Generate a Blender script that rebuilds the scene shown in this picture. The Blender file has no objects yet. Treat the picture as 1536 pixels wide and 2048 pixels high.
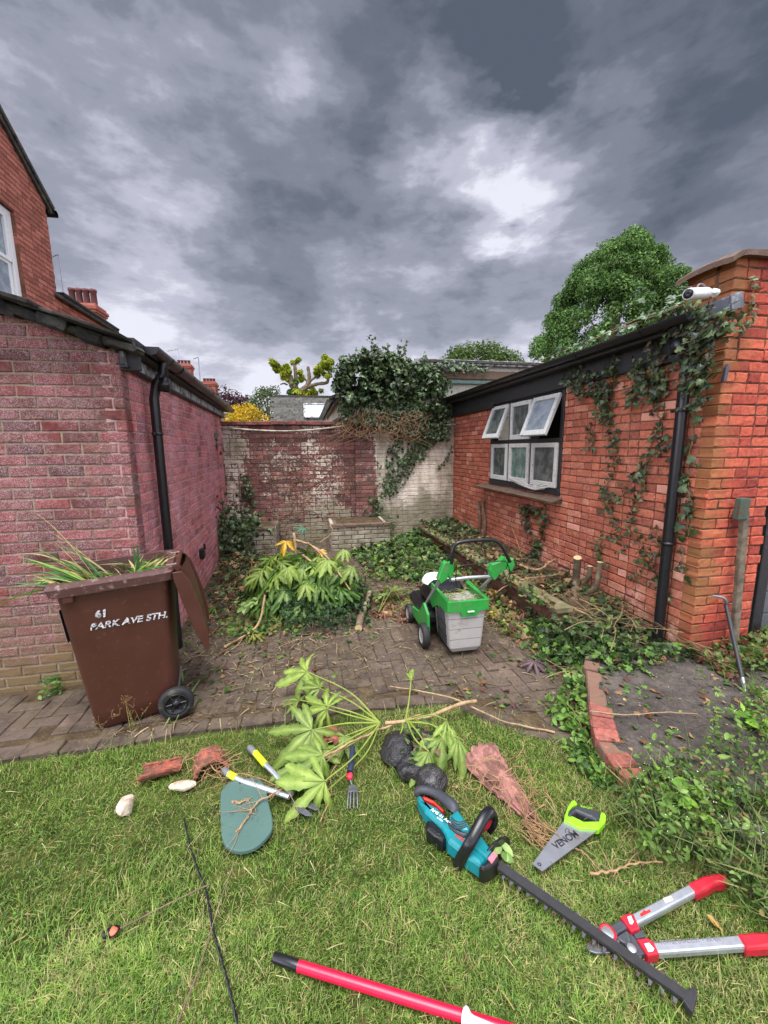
import bpy, math, random
import numpy as np
from mathutils import Matrix, Vector
random.seed(7); RNG = np.random.default_rng(7)
PI = math.pi
SC = bpy.context.scene
COL = SC.collection

# ---------------------------------------------------------------- camera
FPX, CU, CV, HC = 789.0, 768.0, 1024.0, 1.70
_Y = np.array([-156.0, 126.0, -FPX]); _Y /= np.linalg.norm(_Y)
_X = np.array([4132.0, 169.0, -FPX]); _X -= _X.dot(_Y) * _Y; _X /= np.linalg.norm(_X)
_Z = np.cross(_X, _Y)
RM = np.array([_X, _Y, _Z])
cam = bpy.data.cameras.new("camera"); camo = bpy.data.objects.new("camera", cam); COL.objects.link(camo)
mw = Matrix([list(r) for r in RM]).to_4x4(); mw.translation = (0, 0, HC)
camo.matrix_world = mw
cam.sensor_fit = 'HORIZONTAL'; cam.sensor_width = 36; cam.lens = 36 * FPX / 1536
cam.clip_start = 0.05; cam.clip_end = 2000
SC.camera = camo

def ray(u, v): return RM @ np.array([u - CU, -(v - CV), -FPX])
def G(u, v, z=0.0):
    d = ray(u, v); return d * ((z - HC) / d[2]) + np.array([0, 0, HC])
def AY(u, v, y):
    d = ray(u, v); return d * (y / d[1]) + np.array([0, 0, HC])
def AX(u, v, x):
    d = ray(u, v); return d * (x / d[0]) + np.array([0, 0, HC])

# ---------------------------------------------------------------- exposure, world, sun
SC.view_settings.view_transform = 'Standard'; SC.view_settings.look = 'None'
SC.view_settings.gamma = 1; SC.view_settings.exposure = 1.75
SC.render.engine = 'CYCLES'
SC.cycles.max_bounces = 6; SC.cycles.transparent_max_bounces = 8

SUN_EL, SUN_AZ = math.radians(70), math.radians(-165)     # behind and above the camera, hidden by cloud
w = bpy.data.worlds.new("World"); SC.world = w; w.use_nodes = True
nt = w.node_tree; N = nt.nodes; L = nt.links
for n in list(N): N.remove(n)
def wn(t, **k):
    n = N.new(t)
    for a, b in k.items(): setattr(n, a, b)
    return n
def wmath(op, a, b=None, c=None):
    n = wn('ShaderNodeMath', operation=op)
    for i, x in enumerate((a, b, c)):
        if x is None: continue
        if isinstance(x, (int, float)): n.inputs[i].default_value = x
        else: L.new(x, n.inputs[i])
    return n.outputs[0]
tc = wn('ShaderNodeTexCoord')
sep = wn('ShaderNodeSeparateXYZ'); L.new(tc.outputs['Generated'], sep.inputs[0])
zc = wmath('ADD', wmath('MAXIMUM', sep.outputs[2], 0.0), 0.42)
px_ = wmath('DIVIDE', sep.outputs[0], zc); py_ = wmath('DIVIDE', sep.outputs[1], zc)
cmb = wn('ShaderNodeMapping'); L.new(tc.outputs['Generated'], cmb.inputs[0]); cmb.inputs['Scale'].default_value = (1.0, 1.0, 2.3)
def wnoise(scale, detail, dist, off=0.0, rough=.55):
    m = wn('ShaderNodeMapping'); L.new(cmb.outputs[0], m.inputs[0]); m.inputs['Location'].default_value = (off, off * .7, off * .3)
    n = wn('ShaderNodeTexNoise'); L.new(m.outputs[0], n.inputs['Vector'])
    n.inputs['Scale'].default_value = scale; n.inputs['Detail'].default_value = detail
    n.inputs['Distortion'].default_value = dist; n.inputs['Roughness'].default_value = rough
    return n
n1 = wnoise(2.2, 8, .15, 1.3, .55); n2 = wnoise(6.0, 9, .12, 4.4, .60); n3 = wnoise(4.5, 5, 0, 14.2, .6)
# directions bent by noise, so that the big cloud masses have ragged edges
bend = wn('ShaderNodeVectorMath', operation='SCALE')
sub = wn('ShaderNodeVectorMath', operation='SUBTRACT'); L.new(n3.outputs['Color'], sub.inputs[0]); sub.inputs[1].default_value = (.5, .5, .5)
L.new(sub.outputs[0], bend.inputs[0]); bend.inputs['Scale'].default_value = .26
addv = wn('ShaderNodeVectorMath', operation='ADD'); L.new(tc.outputs['Generated'], addv.inputs[0]); L.new(bend.outputs[0], addv.inputs[1])
nrm = wn('ShaderNodeVectorMath', operation='NORMALIZE'); L.new(addv.outputs[0], nrm.inputs[0])
tot = wmath('ADD', wmath('MULTIPLY', wmath('SUBTRACT', n1.outputs['Fac'], .5), 1.35), wmath('MULTIPLY', wmath('SUBTRACT', n2.outputs['Fac'], .5), 1.0))
MASSES = [  # direction (taken where the mass hangs in the sky), angular radius in degrees, weight
    (1380, 110, 26, -.30), (640, 30, 17, -.18), (880, 180, 10, -.16), (1150, 240, 13, -.16), (560, 430, 18, -.08), (350, 390, 14, -.12),
    (700, 540, 14, -.04), (880, 310, 6, .26), (960, 345, 6, .26), (1040, 360, 6, .26), (1150, 395, 7, .26), (930, 430, 9, .22), (760, 480, 10, .08), (1180, 520, 12, .12), (700, 250, 9, .10), (470, 210, 8, .20), (250, 290, 10, .14), (140, 500, 14, .18), (110, 60, 20, -.06),
    (1400, 440, 14, .14), (480, 610, 14, .10), (1160, 95, 5, .14)]
for (u, v, r, wt) in MASSES:
    d = ray(u, v); d = d / np.linalg.norm(d)
    dn = wn('ShaderNodeVectorMath', operation='DOT_PRODUCT'); L.new(nrm.outputs[0], dn.inputs[0]); dn.inputs[1].default_value = tuple(d)
    mr = wn('ShaderNodeMapRange', interpolation_type='SMOOTHERSTEP'); L.new(dn.outputs['Value'], mr.inputs[0])
    mr.inputs[1].default_value = math.cos(math.radians(r * 1.45)); mr.inputs[2].default_value = 1.0
    tot = wmath('ADD', tot, wmath('MULTIPLY', mr.outputs[0], wt))
lowb = wn('ShaderNodeMapRange', interpolation_type='SMOOTHSTEP'); L.new(sep.outputs[2], lowb.inputs[0])
lowb.inputs[1].default_value = .40; lowb.inputs[2].default_value = .12; lowb.inputs[4].default_value = .32
fac = wmath('ADD', wmath('ADD', tot, .565), lowb.outputs[0])
rmp = wn('ShaderNodeValToRGB'); L.new(fac, rmp.inputs[0])
cr = rmp.color_ramp; cr.interpolation = 'EASE'
stops = [(0.0, (.100, .120, .160)), (.20, (.150, .170, .220)), (.40, (.225, .245, .305)), (.60, (.335, .352, .43)), (.80, (.54, .55, .66)), (1.0, (.86, .86, .97))]
cr.elements[0].position = 0; cr.elements[0].color = (*stops[0][1], 1); cr.elements[1].position = 1; cr.elements[1].color = (*stops[-1][1], 1)
for p_, c_ in stops[1:-1]:
    e = cr.elements.new(p_); e.color = (*c_, 1)
# brightness added to unseen sky overhead, behind and at the sides, lighting the walls
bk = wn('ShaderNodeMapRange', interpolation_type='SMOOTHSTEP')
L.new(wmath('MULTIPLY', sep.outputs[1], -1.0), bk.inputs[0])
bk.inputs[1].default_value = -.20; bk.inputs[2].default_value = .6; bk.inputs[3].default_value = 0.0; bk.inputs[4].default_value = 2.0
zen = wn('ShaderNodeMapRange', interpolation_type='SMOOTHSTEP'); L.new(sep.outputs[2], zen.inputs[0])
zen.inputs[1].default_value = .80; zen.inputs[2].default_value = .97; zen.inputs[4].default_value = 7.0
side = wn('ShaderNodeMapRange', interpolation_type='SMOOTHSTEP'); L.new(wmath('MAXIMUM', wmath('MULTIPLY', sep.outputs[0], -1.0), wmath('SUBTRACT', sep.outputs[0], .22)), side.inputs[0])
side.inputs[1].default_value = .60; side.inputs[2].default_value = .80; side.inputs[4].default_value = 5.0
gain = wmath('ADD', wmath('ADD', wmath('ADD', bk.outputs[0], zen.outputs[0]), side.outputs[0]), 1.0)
sky = wn('ShaderNodeTexSky', sky_type='NISHITA'); sky.sun_disc = False; sky.sun_elevation = SUN_EL; sky.sun_rotation = SUN_AZ
bg1 = wn('ShaderNodeBackground'); L.new(sky.outputs[0], bg1.inputs[0]); bg1.inputs[1].default_value = 0.05
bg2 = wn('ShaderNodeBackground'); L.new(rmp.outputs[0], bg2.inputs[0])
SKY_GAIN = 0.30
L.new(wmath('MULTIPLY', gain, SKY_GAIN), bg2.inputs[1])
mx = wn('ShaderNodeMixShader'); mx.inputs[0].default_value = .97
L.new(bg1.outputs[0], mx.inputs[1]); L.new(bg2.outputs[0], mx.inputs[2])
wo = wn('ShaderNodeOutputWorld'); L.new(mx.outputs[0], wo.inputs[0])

sun = bpy.data.lights.new("sun", 'SUN'); suno = bpy.data.objects.new("sun", sun); COL.objects.link(suno)
sun.energy = 1.5; sun.angle = math.radians(40); sun.color = (1.0, .965, .91)
suno.location = (0, 0, 30)
sd = Vector((math.cos(SUN_EL) * math.sin(SUN_AZ), math.cos(SUN_EL) * math.cos(SUN_AZ), math.sin(SUN_EL)))
suno.rotation_euler = sd.to_track_quat('Z', 'Y').to_euler()

# ---------------------------------------------------------------- colour and material helpers
def lin(c):
    c = c / 255.0
    return c / 12.92 if c <= .04045 else ((c + .055) / 1.055) ** 2.4
def rgb(r, g, b, k=1.0): return (lin(r) * k, lin(g) * k, lin(b) * k)

class NT:
    def __init__(s, name):
        s.m = bpy.data.materials.new(name); s.m.use_nodes = True
        s.t = s.m.node_tree; s.t.nodes.clear()
        s.out = s.n('ShaderNodeOutputMaterial'); s.b = s.n('ShaderNodeBsdfPrincipled')
        s.l(s.b.outputs[0], s.out.inputs[0])
        g = s.n('ShaderNodeNewGeometry'); s.pos = g.outputs['Position']; s.geo = g
    def n(s, t, **k):
        x = s.t.nodes.new(t)
        for a, b in k.items(): setattr(x, a, b)
        return x
    def l(s, a, b): s.t.links.new(a, b)
    def put(s, inp, v):
        if isinstance(v, (int, float)): inp.default_value = v
        elif isinstance(v, (tuple, list)): inp.default_value = (*v, 1) if len(v) == 3 and len(inp.default_value) == 4 else tuple(v)
        else: s.l(v, inp)
    def noise(s, scale, detail=3, rough=.5, vec=None, dist=0, stretch=None, off=None):
        v = vec or s.pos
        if stretch or off:
            mp = s.n('ShaderNodeMapping'); s.l(v, mp.inputs[0])
            if stretch: mp.inputs['Scale'].default_value = stretch
            if off: mp.inputs['Location'].default_value = off
            v = mp.outputs[0]
        x = s.n('ShaderNodeTexNoise'); s.l(v, x.inputs['Vector'])
        x.inputs['Scale'].default_value = scale; x.inputs['Detail'].default_value = detail
        x.inputs['Roughness'].default_value = rough; x.inputs['Distortion'].default_value = dist
        return x.outputs['Fac']
    def math(s, op, a, b=None, c=None, clamp=False):
        x = s.n('ShaderNodeMath', operation=op); x.use_clamp = clamp
        for i, q in enumerate((a, b, c)):
            if q is not None: s.put(x.inputs[i], q)
        return x.outputs[0]
    def mrange(s, v, a, b, c=0.0, d=1.0, smooth=True):
        x = s.n('ShaderNodeMapRange'); x.interpolation_type = 'SMOOTHSTEP' if smooth else 'LINEAR'
        s.put(x.inputs[0], v)
        for i, q in enumerate((a, b, c, d)): x.inputs[i + 1].default_value = q
        return x.outputs[0]
    def mix(s, f, a, b, mode='MIX'):
        x = s.n('ShaderNodeMix', data_type='RGBA', blend_type=mode)
        s.put(x.inputs[0], f); s.put(x.inputs[6], a); s.put(x.inputs[7], b)
        return x.outputs[2]
    def ramp(s, f, stops):
        x = s.n('ShaderNodeValToRGB'); s.put(x.inputs[0], f); e = x.color_ramp
        e.elements[0].position = stops[0][0]; e.elements[0].color = (*stops[0][1], 1)
        e.elements[1].position = stops[-1][0]; e.elements[1].color = (*stops[-1][1], 1)
        for p, c in stops[1:-1]:
            q = e.elements.new(p); q.color = (*c, 1)
        return x.outputs[0]
    def attr(s):
        a = s.n('ShaderNodeAttribute'); a.attribute_name = 'col'; return a
    def bump(s, h, strength, dist=.01, prev=None):
        b = s.n('ShaderNodeBump'); b.inputs['Strength'].default_value = strength; b.inputs['Distance'].default_value = dist
        s.l(h, b.inputs['Height'])
        if prev: s.l(prev, b.inputs['Normal'])
        return b.outputs[0]
    def xyz(s):
        x = s.n('ShaderNodeSeparateXYZ'); s.l(s.pos, x.inputs[0]); return x.outputs
    def done(s, col, rough=.6, metal=0.0, spec=.5, normal=None):
        s.put(s.b.inputs['Base Color'], col); s.put(s.b.inputs['Roughness'], rough)
        s.b.inputs['Metallic'].default_value = metal; s.b.inputs['Specular IOR Level'].default_value = spec
        if normal: s.l(normal, s.b.inputs['Normal'])
        return s.m

def mat(name, col, rough=.5, metal=0.0, var=.25, nscale=30, bump=.15, bscale=120, bd=.002, dirt=None, dirt_amt=.35, dscale=12, attr=False, spec=.5):
    m = NT(name)
    base = col
    if attr:
        a = m.attr(); base = m.mix(1.0, a.outputs['Color'], col, 'MULTIPLY')
    nz = m.noise(nscale, 5, .6)
    c = m.mix(1.0, base, m.ramp(nz, [(.25, (1 - var,) * 3), (.75, (1 + var * .6,) * 3)]), 'MULTIPLY')
    if dirt:
        d = m.noise(dscale, 6, .65)
        c = m.mix(m.mrange(d, .62 - dirt_amt * .4, .80 - dirt_amt * .3), c, dirt)
    r = m.math('ADD', rough - .08, m.math('MULTIPLY', nz, .16))
    return m.done(c, r, metal, spec, m.bump(m.noise(bscale, 4), bump, bd) if bump else None)

def leafmat(name, tint=(1, 1, 1), rough=.5, trans=.3, spec=.28, dead=0.0):
    m = NT(name)
    a = m.attr()
    nz = m.noise(14, 4, .6); nf = m.noise(160, 3, .6)
    c = m.mix(1.0, a.outputs['Color'], tint, 'MULTIPLY')
    c = m.mix(1.0, c, m.ramp(nz, [(.3, (.72, .75, .7)), (.7, (1.25, 1.2, 1.15))]), 'MULTIPLY')
    c = m.mix(1.0, c, m.ramp(nf, [(.3, (.85, .85, .85)), (.7, (1.12, 1.12, 1.12))]), 'MULTIPLY')
    m.done(c, rough, 0, spec, m.bump(nf, .25, .002))
    t = m.n('ShaderNodeBsdfTranslucent'); m.l(m.mix(1.0, c, (1.15, 1.25, .7), 'MULTIPLY'), t.inputs[0])
    x = m.n('ShaderNodeMixShader'); x.inputs[0].default_value = trans
    m.l(m.b.outputs[0], x.inputs[1]); m.l(t.outputs[0], x.inputs[2]); m.l(x.outputs[0], m.out.inputs[0])
    return m.m

# ---------------------------------------------------------------- objects, tags
def tag(o, label=None, cat=None, group=None, kind=None):
    if label: o['label'] = label
    if cat: o['category'] = cat
    if group: o['group'] = group
    if kind: o['kind'] = kind
    return o
def empty(name, loc, label, cat, group=None):
    o = bpy.data.objects.new(name, None); COL.objects.link(o); o.location = tuple(float(q) for q in loc); o.empty_display_size = .1
    return tag(o, label, cat, group)
def wloc(o):
    v = Vector((0, 0, 0))
    while o: v += Vector(o.location); o = o.parent
    return v

class MB:
    """collects geometry (world coordinates) for ONE mesh object"""
    def __init__(s): s.V = []; s.C = []; s.F = {}; s.n = 0; s.M = None
    def add(s, v, f, col=(1, 1, 1), mi=0, smooth=False):
        v = np.asarray(v, float).reshape(-1, 3)
        if s.M is not None: v = v @ s.M[:3, :3].T + s.M[:3, 3]
        c = np.asarray(col, float)
        if c.ndim == 1: c = np.tile(c, (len(v), 1))
        s.V.append(v); s.C.append(c)
        if isinstance(f, np.ndarray): gr = {f.shape[1]: f}
        else:
            gr = {}
            for q in f: gr.setdefault(len(q), []).append(q)
            gr = {k: np.array(q) for k, q in gr.items()}
        for k, q in gr.items(): s.F.setdefault((k, mi, smooth), []).append(q + s.n)
        s.n += len(v); return s
    def build(s, name, mats, parent=None, loc=None):
        me = bpy.data.meshes.new(name)
        V = np.concatenate(s.V); C = np.concatenate(s.C)
        org = wloc(parent) if parent else (Vector([float(q) for q in loc]) if loc is not None else Vector((0, 0, 0)))
        V = V - np.array(org)
        me.vertices.add(len(V)); me.vertices.foreach_set('co', V.astype(np.float32).ravel())
        keys = list(s.F); FL = [np.concatenate(s.F[k]) for k in keys]
        nl = sum(f.size for f in FL); npol = sum(len(f) for f in FL)
        me.loops.add(nl); me.polygons.add(npol)
        me.loops.foreach_set('vertex_index', np.concatenate([f.ravel() for f in FL]).astype(np.int32))
        tot_ = np.concatenate([np.full(len(f), f.shape[1]) for f in FL]); st = np.concatenate([[0], np.cumsum(tot_)[:-1]])
        me.polygons.foreach_set('loop_start', st.astype(np.int32)); me.polygons.foreach_set('loop_total', tot_.astype(np.int32))
        me.polygons.foreach_set('material_index', np.concatenate([np.full(len(f), k[1]) for k, f in zip(keys, FL)]).astype(np.int32))
        me.polygons.foreach_set('use_smooth', np.concatenate([np.full(len(f), k[2]) for k, f in zip(keys, FL)]).astype(bool))
        a = me.color_attributes.new('col', 'FLOAT_COLOR', 'POINT')
        a.data.foreach_set('color', np.hstack([C, np.ones((len(C), 1))]).astype(np.float32).ravel())
        me.update(calc_edges=True); me.validate()
        for m in (mats if isinstance(mats, (list, tuple)) else [mats]): me.materials.append(m)
        o = bpy.data.objects.new(name, me); COL.objects.link(o)
        if parent: o.parent = parent
        elif loc is not None: o.location = org
        return o

def rotm(ax, a):
    return np.array(Matrix.Rotation(a, 4, ax))
def trm(x, y, z): return np.array(Matrix.Translation((x, y, z)))
def frame(o, x, y, z=None):
    """4x4 from origin and axes"""
    x = np.array(x, float); x /= np.linalg.norm(x); y = np.array(y, float); y -= y.dot(x) * x; y /= np.linalg.norm(y)
    z = np.cross(x, y); m = np.eye(4); m[:3, 0] = x; m[:3, 1] = y; m[:3, 2] = z; m[:3, 3] = o; return m

def box(mb, c, s, ch=0.0, R=None, col=(1, 1, 1), mi=0, jit=0.0, taper=1.0):
    hx, hy, hz = s[0] / 2, s[1] / 2, s[2] / 2
    ch = min(ch, hx * .9, hy * .9, hz * .9)
    if ch <= 0:
        v = [(x * hx, y * hy, z * hz) for z in (-1, 1) for y in (-1, 1) for x in (-1, 1)]
        f = [(0, 2, 3, 1), (4, 5, 7, 6), (0, 1, 5, 4), (2, 6, 7, 3), (0, 4, 6, 2), (1, 3, 7, 5)]
    else:
        v = []; idx = {}
        for sx in (-1, 1):
            for sy in (-1, 1):
                for sz in (-1, 1):
                    for a in range(3):
                        p = [sx * (hx - ch), sy * (hy - ch), sz * (hz - ch)]
                        p[a] = (sx * hx, sy * hy, sz * hz)[a]
                        idx[(sx, sy, sz, a)] = len(v); v.append(p)
        f = []
        for a in range(3):
            b, c2 = (a + 1) % 3, (a + 2) % 3
            for sg in (-1, 1):
                q = []
                for (p1, p2) in ((-1, -1), (1, -1), (1, 1), (-1, 1)):
                    k = [0, 0, 0]; k[a] = sg; k[b] = p1; k[c2] = p2; q.append(idx[(*k, a)])
                f.append(tuple(q) if sg > 0 else tuple(q[::-1]))
            for s1 in (-1, 1):
                for s2 in (-1, 1):
                    k1 = [0, 0, 0]; k2 = [0, 0, 0]; k1[b] = k2[b] = s1; k1[c2] = k2[c2] = s2; k1[a] = -1; k2[a] = 1
                    q = (idx[(*k1, b)], idx[(*k2, b)], idx[(*k2, c2)], idx[(*k1, c2)])
                    f.append(q if s1 * s2 > 0 else q[::-1])
        for sx in (-1, 1):
            for sy in (-1, 1):
                for sz in (-1, 1):
                    q = (idx[(sx, sy, sz, 0)], idx[(sx, sy, sz, 1)], idx[(sx, sy, sz, 2)])
                    f.append(q if sx * sy * sz > 0 else q[::-1])
    v = np.array(v, float)
    if taper != 1.0:
        k = np.where(v[:, 2] > 0, taper, 1.0)[:, None]; v[:, :2] *= k
    if jit: v += RNG.normal(0, jit, v.shape)
    if R is not None: v = v @ np.asarray(R)[:3, :3].T
    mb.add(v + np.array(c, float), f, col, mi)
    return mb

def tube(mb, pts, r, n=8, col=(1, 1, 1), mi=0, caps=True, sq=1.0, jit=0.0, up=None):
    P = np.array(pts, float); m = len(P)
    rr = np.full(m, r, float) if np.isscalar(r) else np.array(r, float)
    T = np.gradient(P, axis=0); T /= np.maximum(np.linalg.norm(T, axis=1, keepdims=True), 1e-9)
    u = np.array(up if up is not None else ((0, 0, 1) if abs(T[0][2]) < .9 else (1, 0, 0)), float)
    V = []
    for i in range(m):
        t = T[i]; u = u - u.dot(t) * t; nn = np.linalg.norm(u)
        u = u / nn if nn > 1e-6 else np.array([1, 0, 0.]); b = np.cross(t, u)
        a = np.arange(n) * 2 * PI / n
        ring = P[i] + rr[i] * (np.cos(a)[:, None] * u * sq + np.sin(a)[:, None] * b)
        if jit: ring = ring + RNG.normal(0, jit * rr[i], ring.shape)
        V.append(ring)
    f = [(i * n + j, i * n + (j + 1) % n, (i + 1) * n + (j + 1) % n, (i + 1) * n + j) for i in range(m - 1) for j in range(n)]
    mb.add(np.concatenate(V), f, col, mi, True)
    if caps:
        mb.add(V[0], [tuple(range(n))[::-1]], col, mi); mb.add(V[-1], [tuple(range(n))], col, mi)
    return mb

def lathe(mb, prof, M, n=24, col=(1, 1, 1), mi=0, a0=0, a1=2 * PI, smooth=True):
    """profile of (radius, z) turned about local z"""
    full = abs(a1 - a0 - 2 * PI) < 1e-6; k = n if full else n + 1
    a = a0 + (a1 - a0) * np.arange(k) / n
    V = np.array([(r * math.cos(t), r * math.sin(t), z) for r, z in prof for t in a])
    f = []
    for i in range(len(prof) - 1):
        for j in range(n if full else n):
            j2 = (j + 1) % k
            f.append((i * k + j, i * k + j2, (i + 1) * k + j2, (i + 1) * k + j))
    V = V @ M[:3, :3].T + M[:3, 3]
    mb.add(V, f, col, mi, smooth); return mb

def spline(pts, n=6):
    """Catmull-Rom through the points"""
    P = [np.array(p, float) for p in pts]; P = [2 * P[0] - P[1]] + P + [2 * P[-1] - P[-2]]; out = []
    for i in range(1, len(P) - 2):
        for k in range(n):
            t = k / n
            out.append(.5 * ((2 * P[i]) + (-P[i - 1] + P[i + 1]) * t + (2 * P[i - 1] - 5 * P[i] + 4 * P[i + 1] - P[i + 2]) * t * t + (-P[i - 1] + 3 * P[i] - 3 * P[i + 1] + P[i + 2]) * t ** 3))
    out.append(P[-2]); return np.array(out)

def prism(mb, poly, z0, z1, ch=0.0, M=None, col=(1, 1, 1), mi=0, smooth=False, dome=0.0):
    """poly: 2-D outline; extruded z0..z1 with a chamfered upper rim"""
    P = np.array(poly, float)
    area = .5 * np.sum(P[:, 0] * np.roll(P[:, 1], -1) - np.roll(P[:, 0], -1) * P[:, 1])
    if area < 0: P = P[::-1]
    n = len(P)
    d1 = P - np.roll(P, 1, 0); d2 = np.roll(P, -1, 0) - P
    d1 /= np.maximum(np.linalg.norm(d1, axis=1, keepdims=True), 1e-9); d2 /= np.maximum(np.linalg.norm(d2, axis=1, keepdims=True), 1e-9)
    nn = np.stack([-(d1 + d2)[:, 1], (d1 + d2)[:, 0]], 1); nn /= np.maximum(np.linalg.norm(nn, axis=1, keepdims=True), 1e-9)
    rings = [(P, z0)]
    if ch > 0:
        sg = 1 if z1 > z0 else -1
        rings += [(P, z1 - sg * ch), (P + nn * ch * .35, z1 - sg * ch * .35), (P + nn * (ch + dome), z1)]
    else: rings += [(P, z1)]
    V = np.concatenate([np.column_stack([r, np.full(n, z)]) for r, z in rings])
    f = [(i * n + j, i * n + (j + 1) % n, (i + 1) * n + (j + 1) % n, (i + 1) * n + j) for i in range(len(rings) - 1) for j in range(n)]
    k = (len(rings) - 1) * n
    f += [tuple(range(k, k + n)), tuple(range(n))[::-1]]
    if M is not None: V = V @ M[:3, :3].T + M[:3, 3]
    mb.add(V, f, col, mi, smooth); return mb

def trace(mb, pix, z, th, ch=.004, col=(1, 1, 1), mi=0, dome=0.0):
    """a flat thing lying on the ground, outline read off at its own height and given its real thickness"""
    P = [G(u, v, z)[:2] for u, v in pix]
    return prism(mb, P, z - th, z, ch, col=col, mi=mi, dome=dome)

def text(name, body, size, M, m, parent, ext=.0006, sx=1.0, shear=0.0, align='LEFT', weight=0.0, wob=0.0):
    c = bpy.data.curves.new(name, 'FONT'); c.body = body; c.size = size; c.extrude = ext; c.align_x = align; c.shear = shear; c.offset = weight
    t = bpy.data.objects.new(name, c); COL.objects.link(t)
    bpy.context.view_layer.update()
    me = bpy.data.meshes.new_from_object(t.evaluated_get(bpy.context.evaluated_depsgraph_get()))
    bpy.data.objects.remove(t)
    if wob:
        for v in me.vertices: k = (round(v.co.x, 4), round(v.co.y, 4)); rr = random.Random(hash(k)); v.co.x += rr.uniform(-wob, wob); v.co.y += rr.uniform(-wob, wob)
    MM = Matrix([list(r) for r in M]) @ Matrix.Diagonal((sx, 1, 1, 1))
    MM.translation -= wloc(parent)
    me.transform(MM); me.materials.clear(); me.materials.append(m)
    o = bpy.data.objects.new(name, me); COL.objects.link(o); o.parent = parent
    return o

# ---------------------------------------------------------------- leaves
def T_leaf(out, mid=None):
    pass
def t_ivy():
    o = [(0, .05), (.28, -.06), (.50, .18), (.30, .38), (.34, .62), (.13, .66), (0, 1.0), (-.13, .66), (-.34, .62), (-.30, .38), (-.50, .18), (-.28, -.06)]
    v = [(0, .38, .06)] + [(x, y, -.05 * abs(x) * 2 + (.0 if i % 2 else -.02)) for i, (x, y) in enumerate(o)]
    n = len(o)
    f = [(0, 1 + i, 1 + (i + 1) % n) for i in range(n)]
    sh = [1.0] + [1.0] * n
    return np.array(v, float), np.array(f), np.array(sh)
def t_oval(w=.26, fold=.06, droop=.12):
    v = [(0, 0, 0)]; f = []; ys = [.22, .5, .78]; ws = [w * .8, w, w * .62]
    for y, q in zip(ys, ws): v += [(-q, y, fold), (0, y, 0), (q, y, fold)]
    v.append((0, 1, 0)); v = np.array(v, float); v[:, 2] -= droop * v[:, 1] ** 2
    f3 = [(0, 2, 1), (0, 3, 2), (7, 8, 10), (8, 9, 10)]
    f4 = [(1, 2, 5, 4), (2, 3, 6, 5), (4, 5, 8, 7), (5, 6, 9, 8)]
    ff = f3 + [(a, b, c) for a, b, c, d in f4] + [(a, c, d) for a, b, c, d in f4]
    return v, np.array(ff), np.array([1.0] + [1, 1.15, 1] * 3 + [1])
def t_quad(w=.5):
    v = np.array([(0, 0, 0), (w / 2, .45, .08), (0, 1, -.05), (-w / 2, .5, .08)], float)
    return v, np.array([(0, 1, 2), (0, 2, 3)]), np.ones(4)
def t_strip(w=.04, n=4, droop=.3):
    v = []; f = []
    for i in range(n + 1):
        t = i / n; q = w * (1 - t ** 2 * .9) / 2
        v += [(-q, t, -droop * t * t), (q, t, -droop * t * t)]
    for i in range(n): f += [(2 * i, 2 * i + 1, 2 * i + 3), (2 * i, 2 * i + 3, 2 * i + 2)]
    return np.array(v, float), np.array(f), np.ones(2 * n + 2)
T_IVY, T_OVAL, T_QUAD, T_STRIP = t_ivy(), t_oval(), t_quad(), t_strip()
def palm_template(n=7):
    """small hand-shaped leaf: separate lobes joined at the base"""
    v = []; f = []; sh = []
    for i in range(n):
        a = (i - (n - 1) / 2) * (2.3 * PI / 2 / (n - 1) * 1.3)
        Ln = 1 - .35 * abs(i - (n - 1) / 2) / ((n - 1) / 2)
        c, s_ = math.cos(a), math.sin(a); b = len(v)
        for (x, y, z, q) in ((0, 0, 0, 1.2), (-.10, .35, .02, 1), (.10, .35, .02, 1), (0, .38, 0, 1.25), (-.155, .7, .02, .95), (.155, .7, .02, .95), (0, .7, -.03, 1.2), (0, 1, -.12, 1)):
            x *= 1.1; y *= Ln
            v.append((x * c + y * s_, -x * s_ + y * c, z - .12 * y * y)); sh.append(q)
        f += [(b, b + 2, b + 3), (b, b + 3, b + 1), (b + 1, b + 3, b + 6), (b + 1, b + 6, b + 4), (b + 3, b + 2, b + 5), (b + 3, b + 5, b + 6), (b + 4, b + 6, b + 7), (b + 6, b + 5, b + 7)]
    return np.array(v), np.array(f), np.array(sh)
T_PALM = palm_template()

def scatter(mb, T, pos, nor, ang, size, col, mi=0, bend=0.0, smooth=False, width=None):
    """copies of a leaf template: leaf normal = nor, tip direction = 'down the slope' turned by ang"""
    v, f, sh = T; pos = np.asarray(pos, float); n = len(pos)
    if n == 0: return mb
    nor = np.asarray(nor, float); nor = nor / np.maximum(np.linalg.norm(nor, axis=1, keepdims=True), 1e-9)
    ref = np.tile([0, 0, -1.0], (n, 1)); ref[np.abs(nor[:, 2]) > .95] = [0, -1, 0]
    y = ref - (ref * nor).sum(1, keepdims=True) * nor; y /= np.linalg.norm(y, axis=1, keepdims=True)
    x = np.cross(y, nor)
    ca, sa = np.cos(ang)[:, None], np.sin(ang)[:, None]
    y2 = y * ca + x * sa; x2 = x * ca - y * sa
    size = np.broadcast_to(np.asarray(size, float), (n,))[:, None, None]
    wd = 1.0 if width is None else np.asarray(width)[:, None, None]
    W = pos[:, None, :] + size * (v[None, :, 0:1] * wd * x2[:, None, :] + v[None, :, 1:2] * y2[:, None, :] + v[None, :, 2:3] * nor[:, None, :])
    k = len(v)
    F = (f[None] + (np.arange(n) * k)[:, None, None]).reshape(-1, f.shape[1])
    C = np.asarray(col, float)
    if C.ndim == 1: C = np.tile(C, (n, 1))
    C = C[:, None, :] * sh[None, :, None]
    mb.add(W.reshape(-1, 3), F, C.reshape(-1, 3), mi, smooth); return mb

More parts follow.
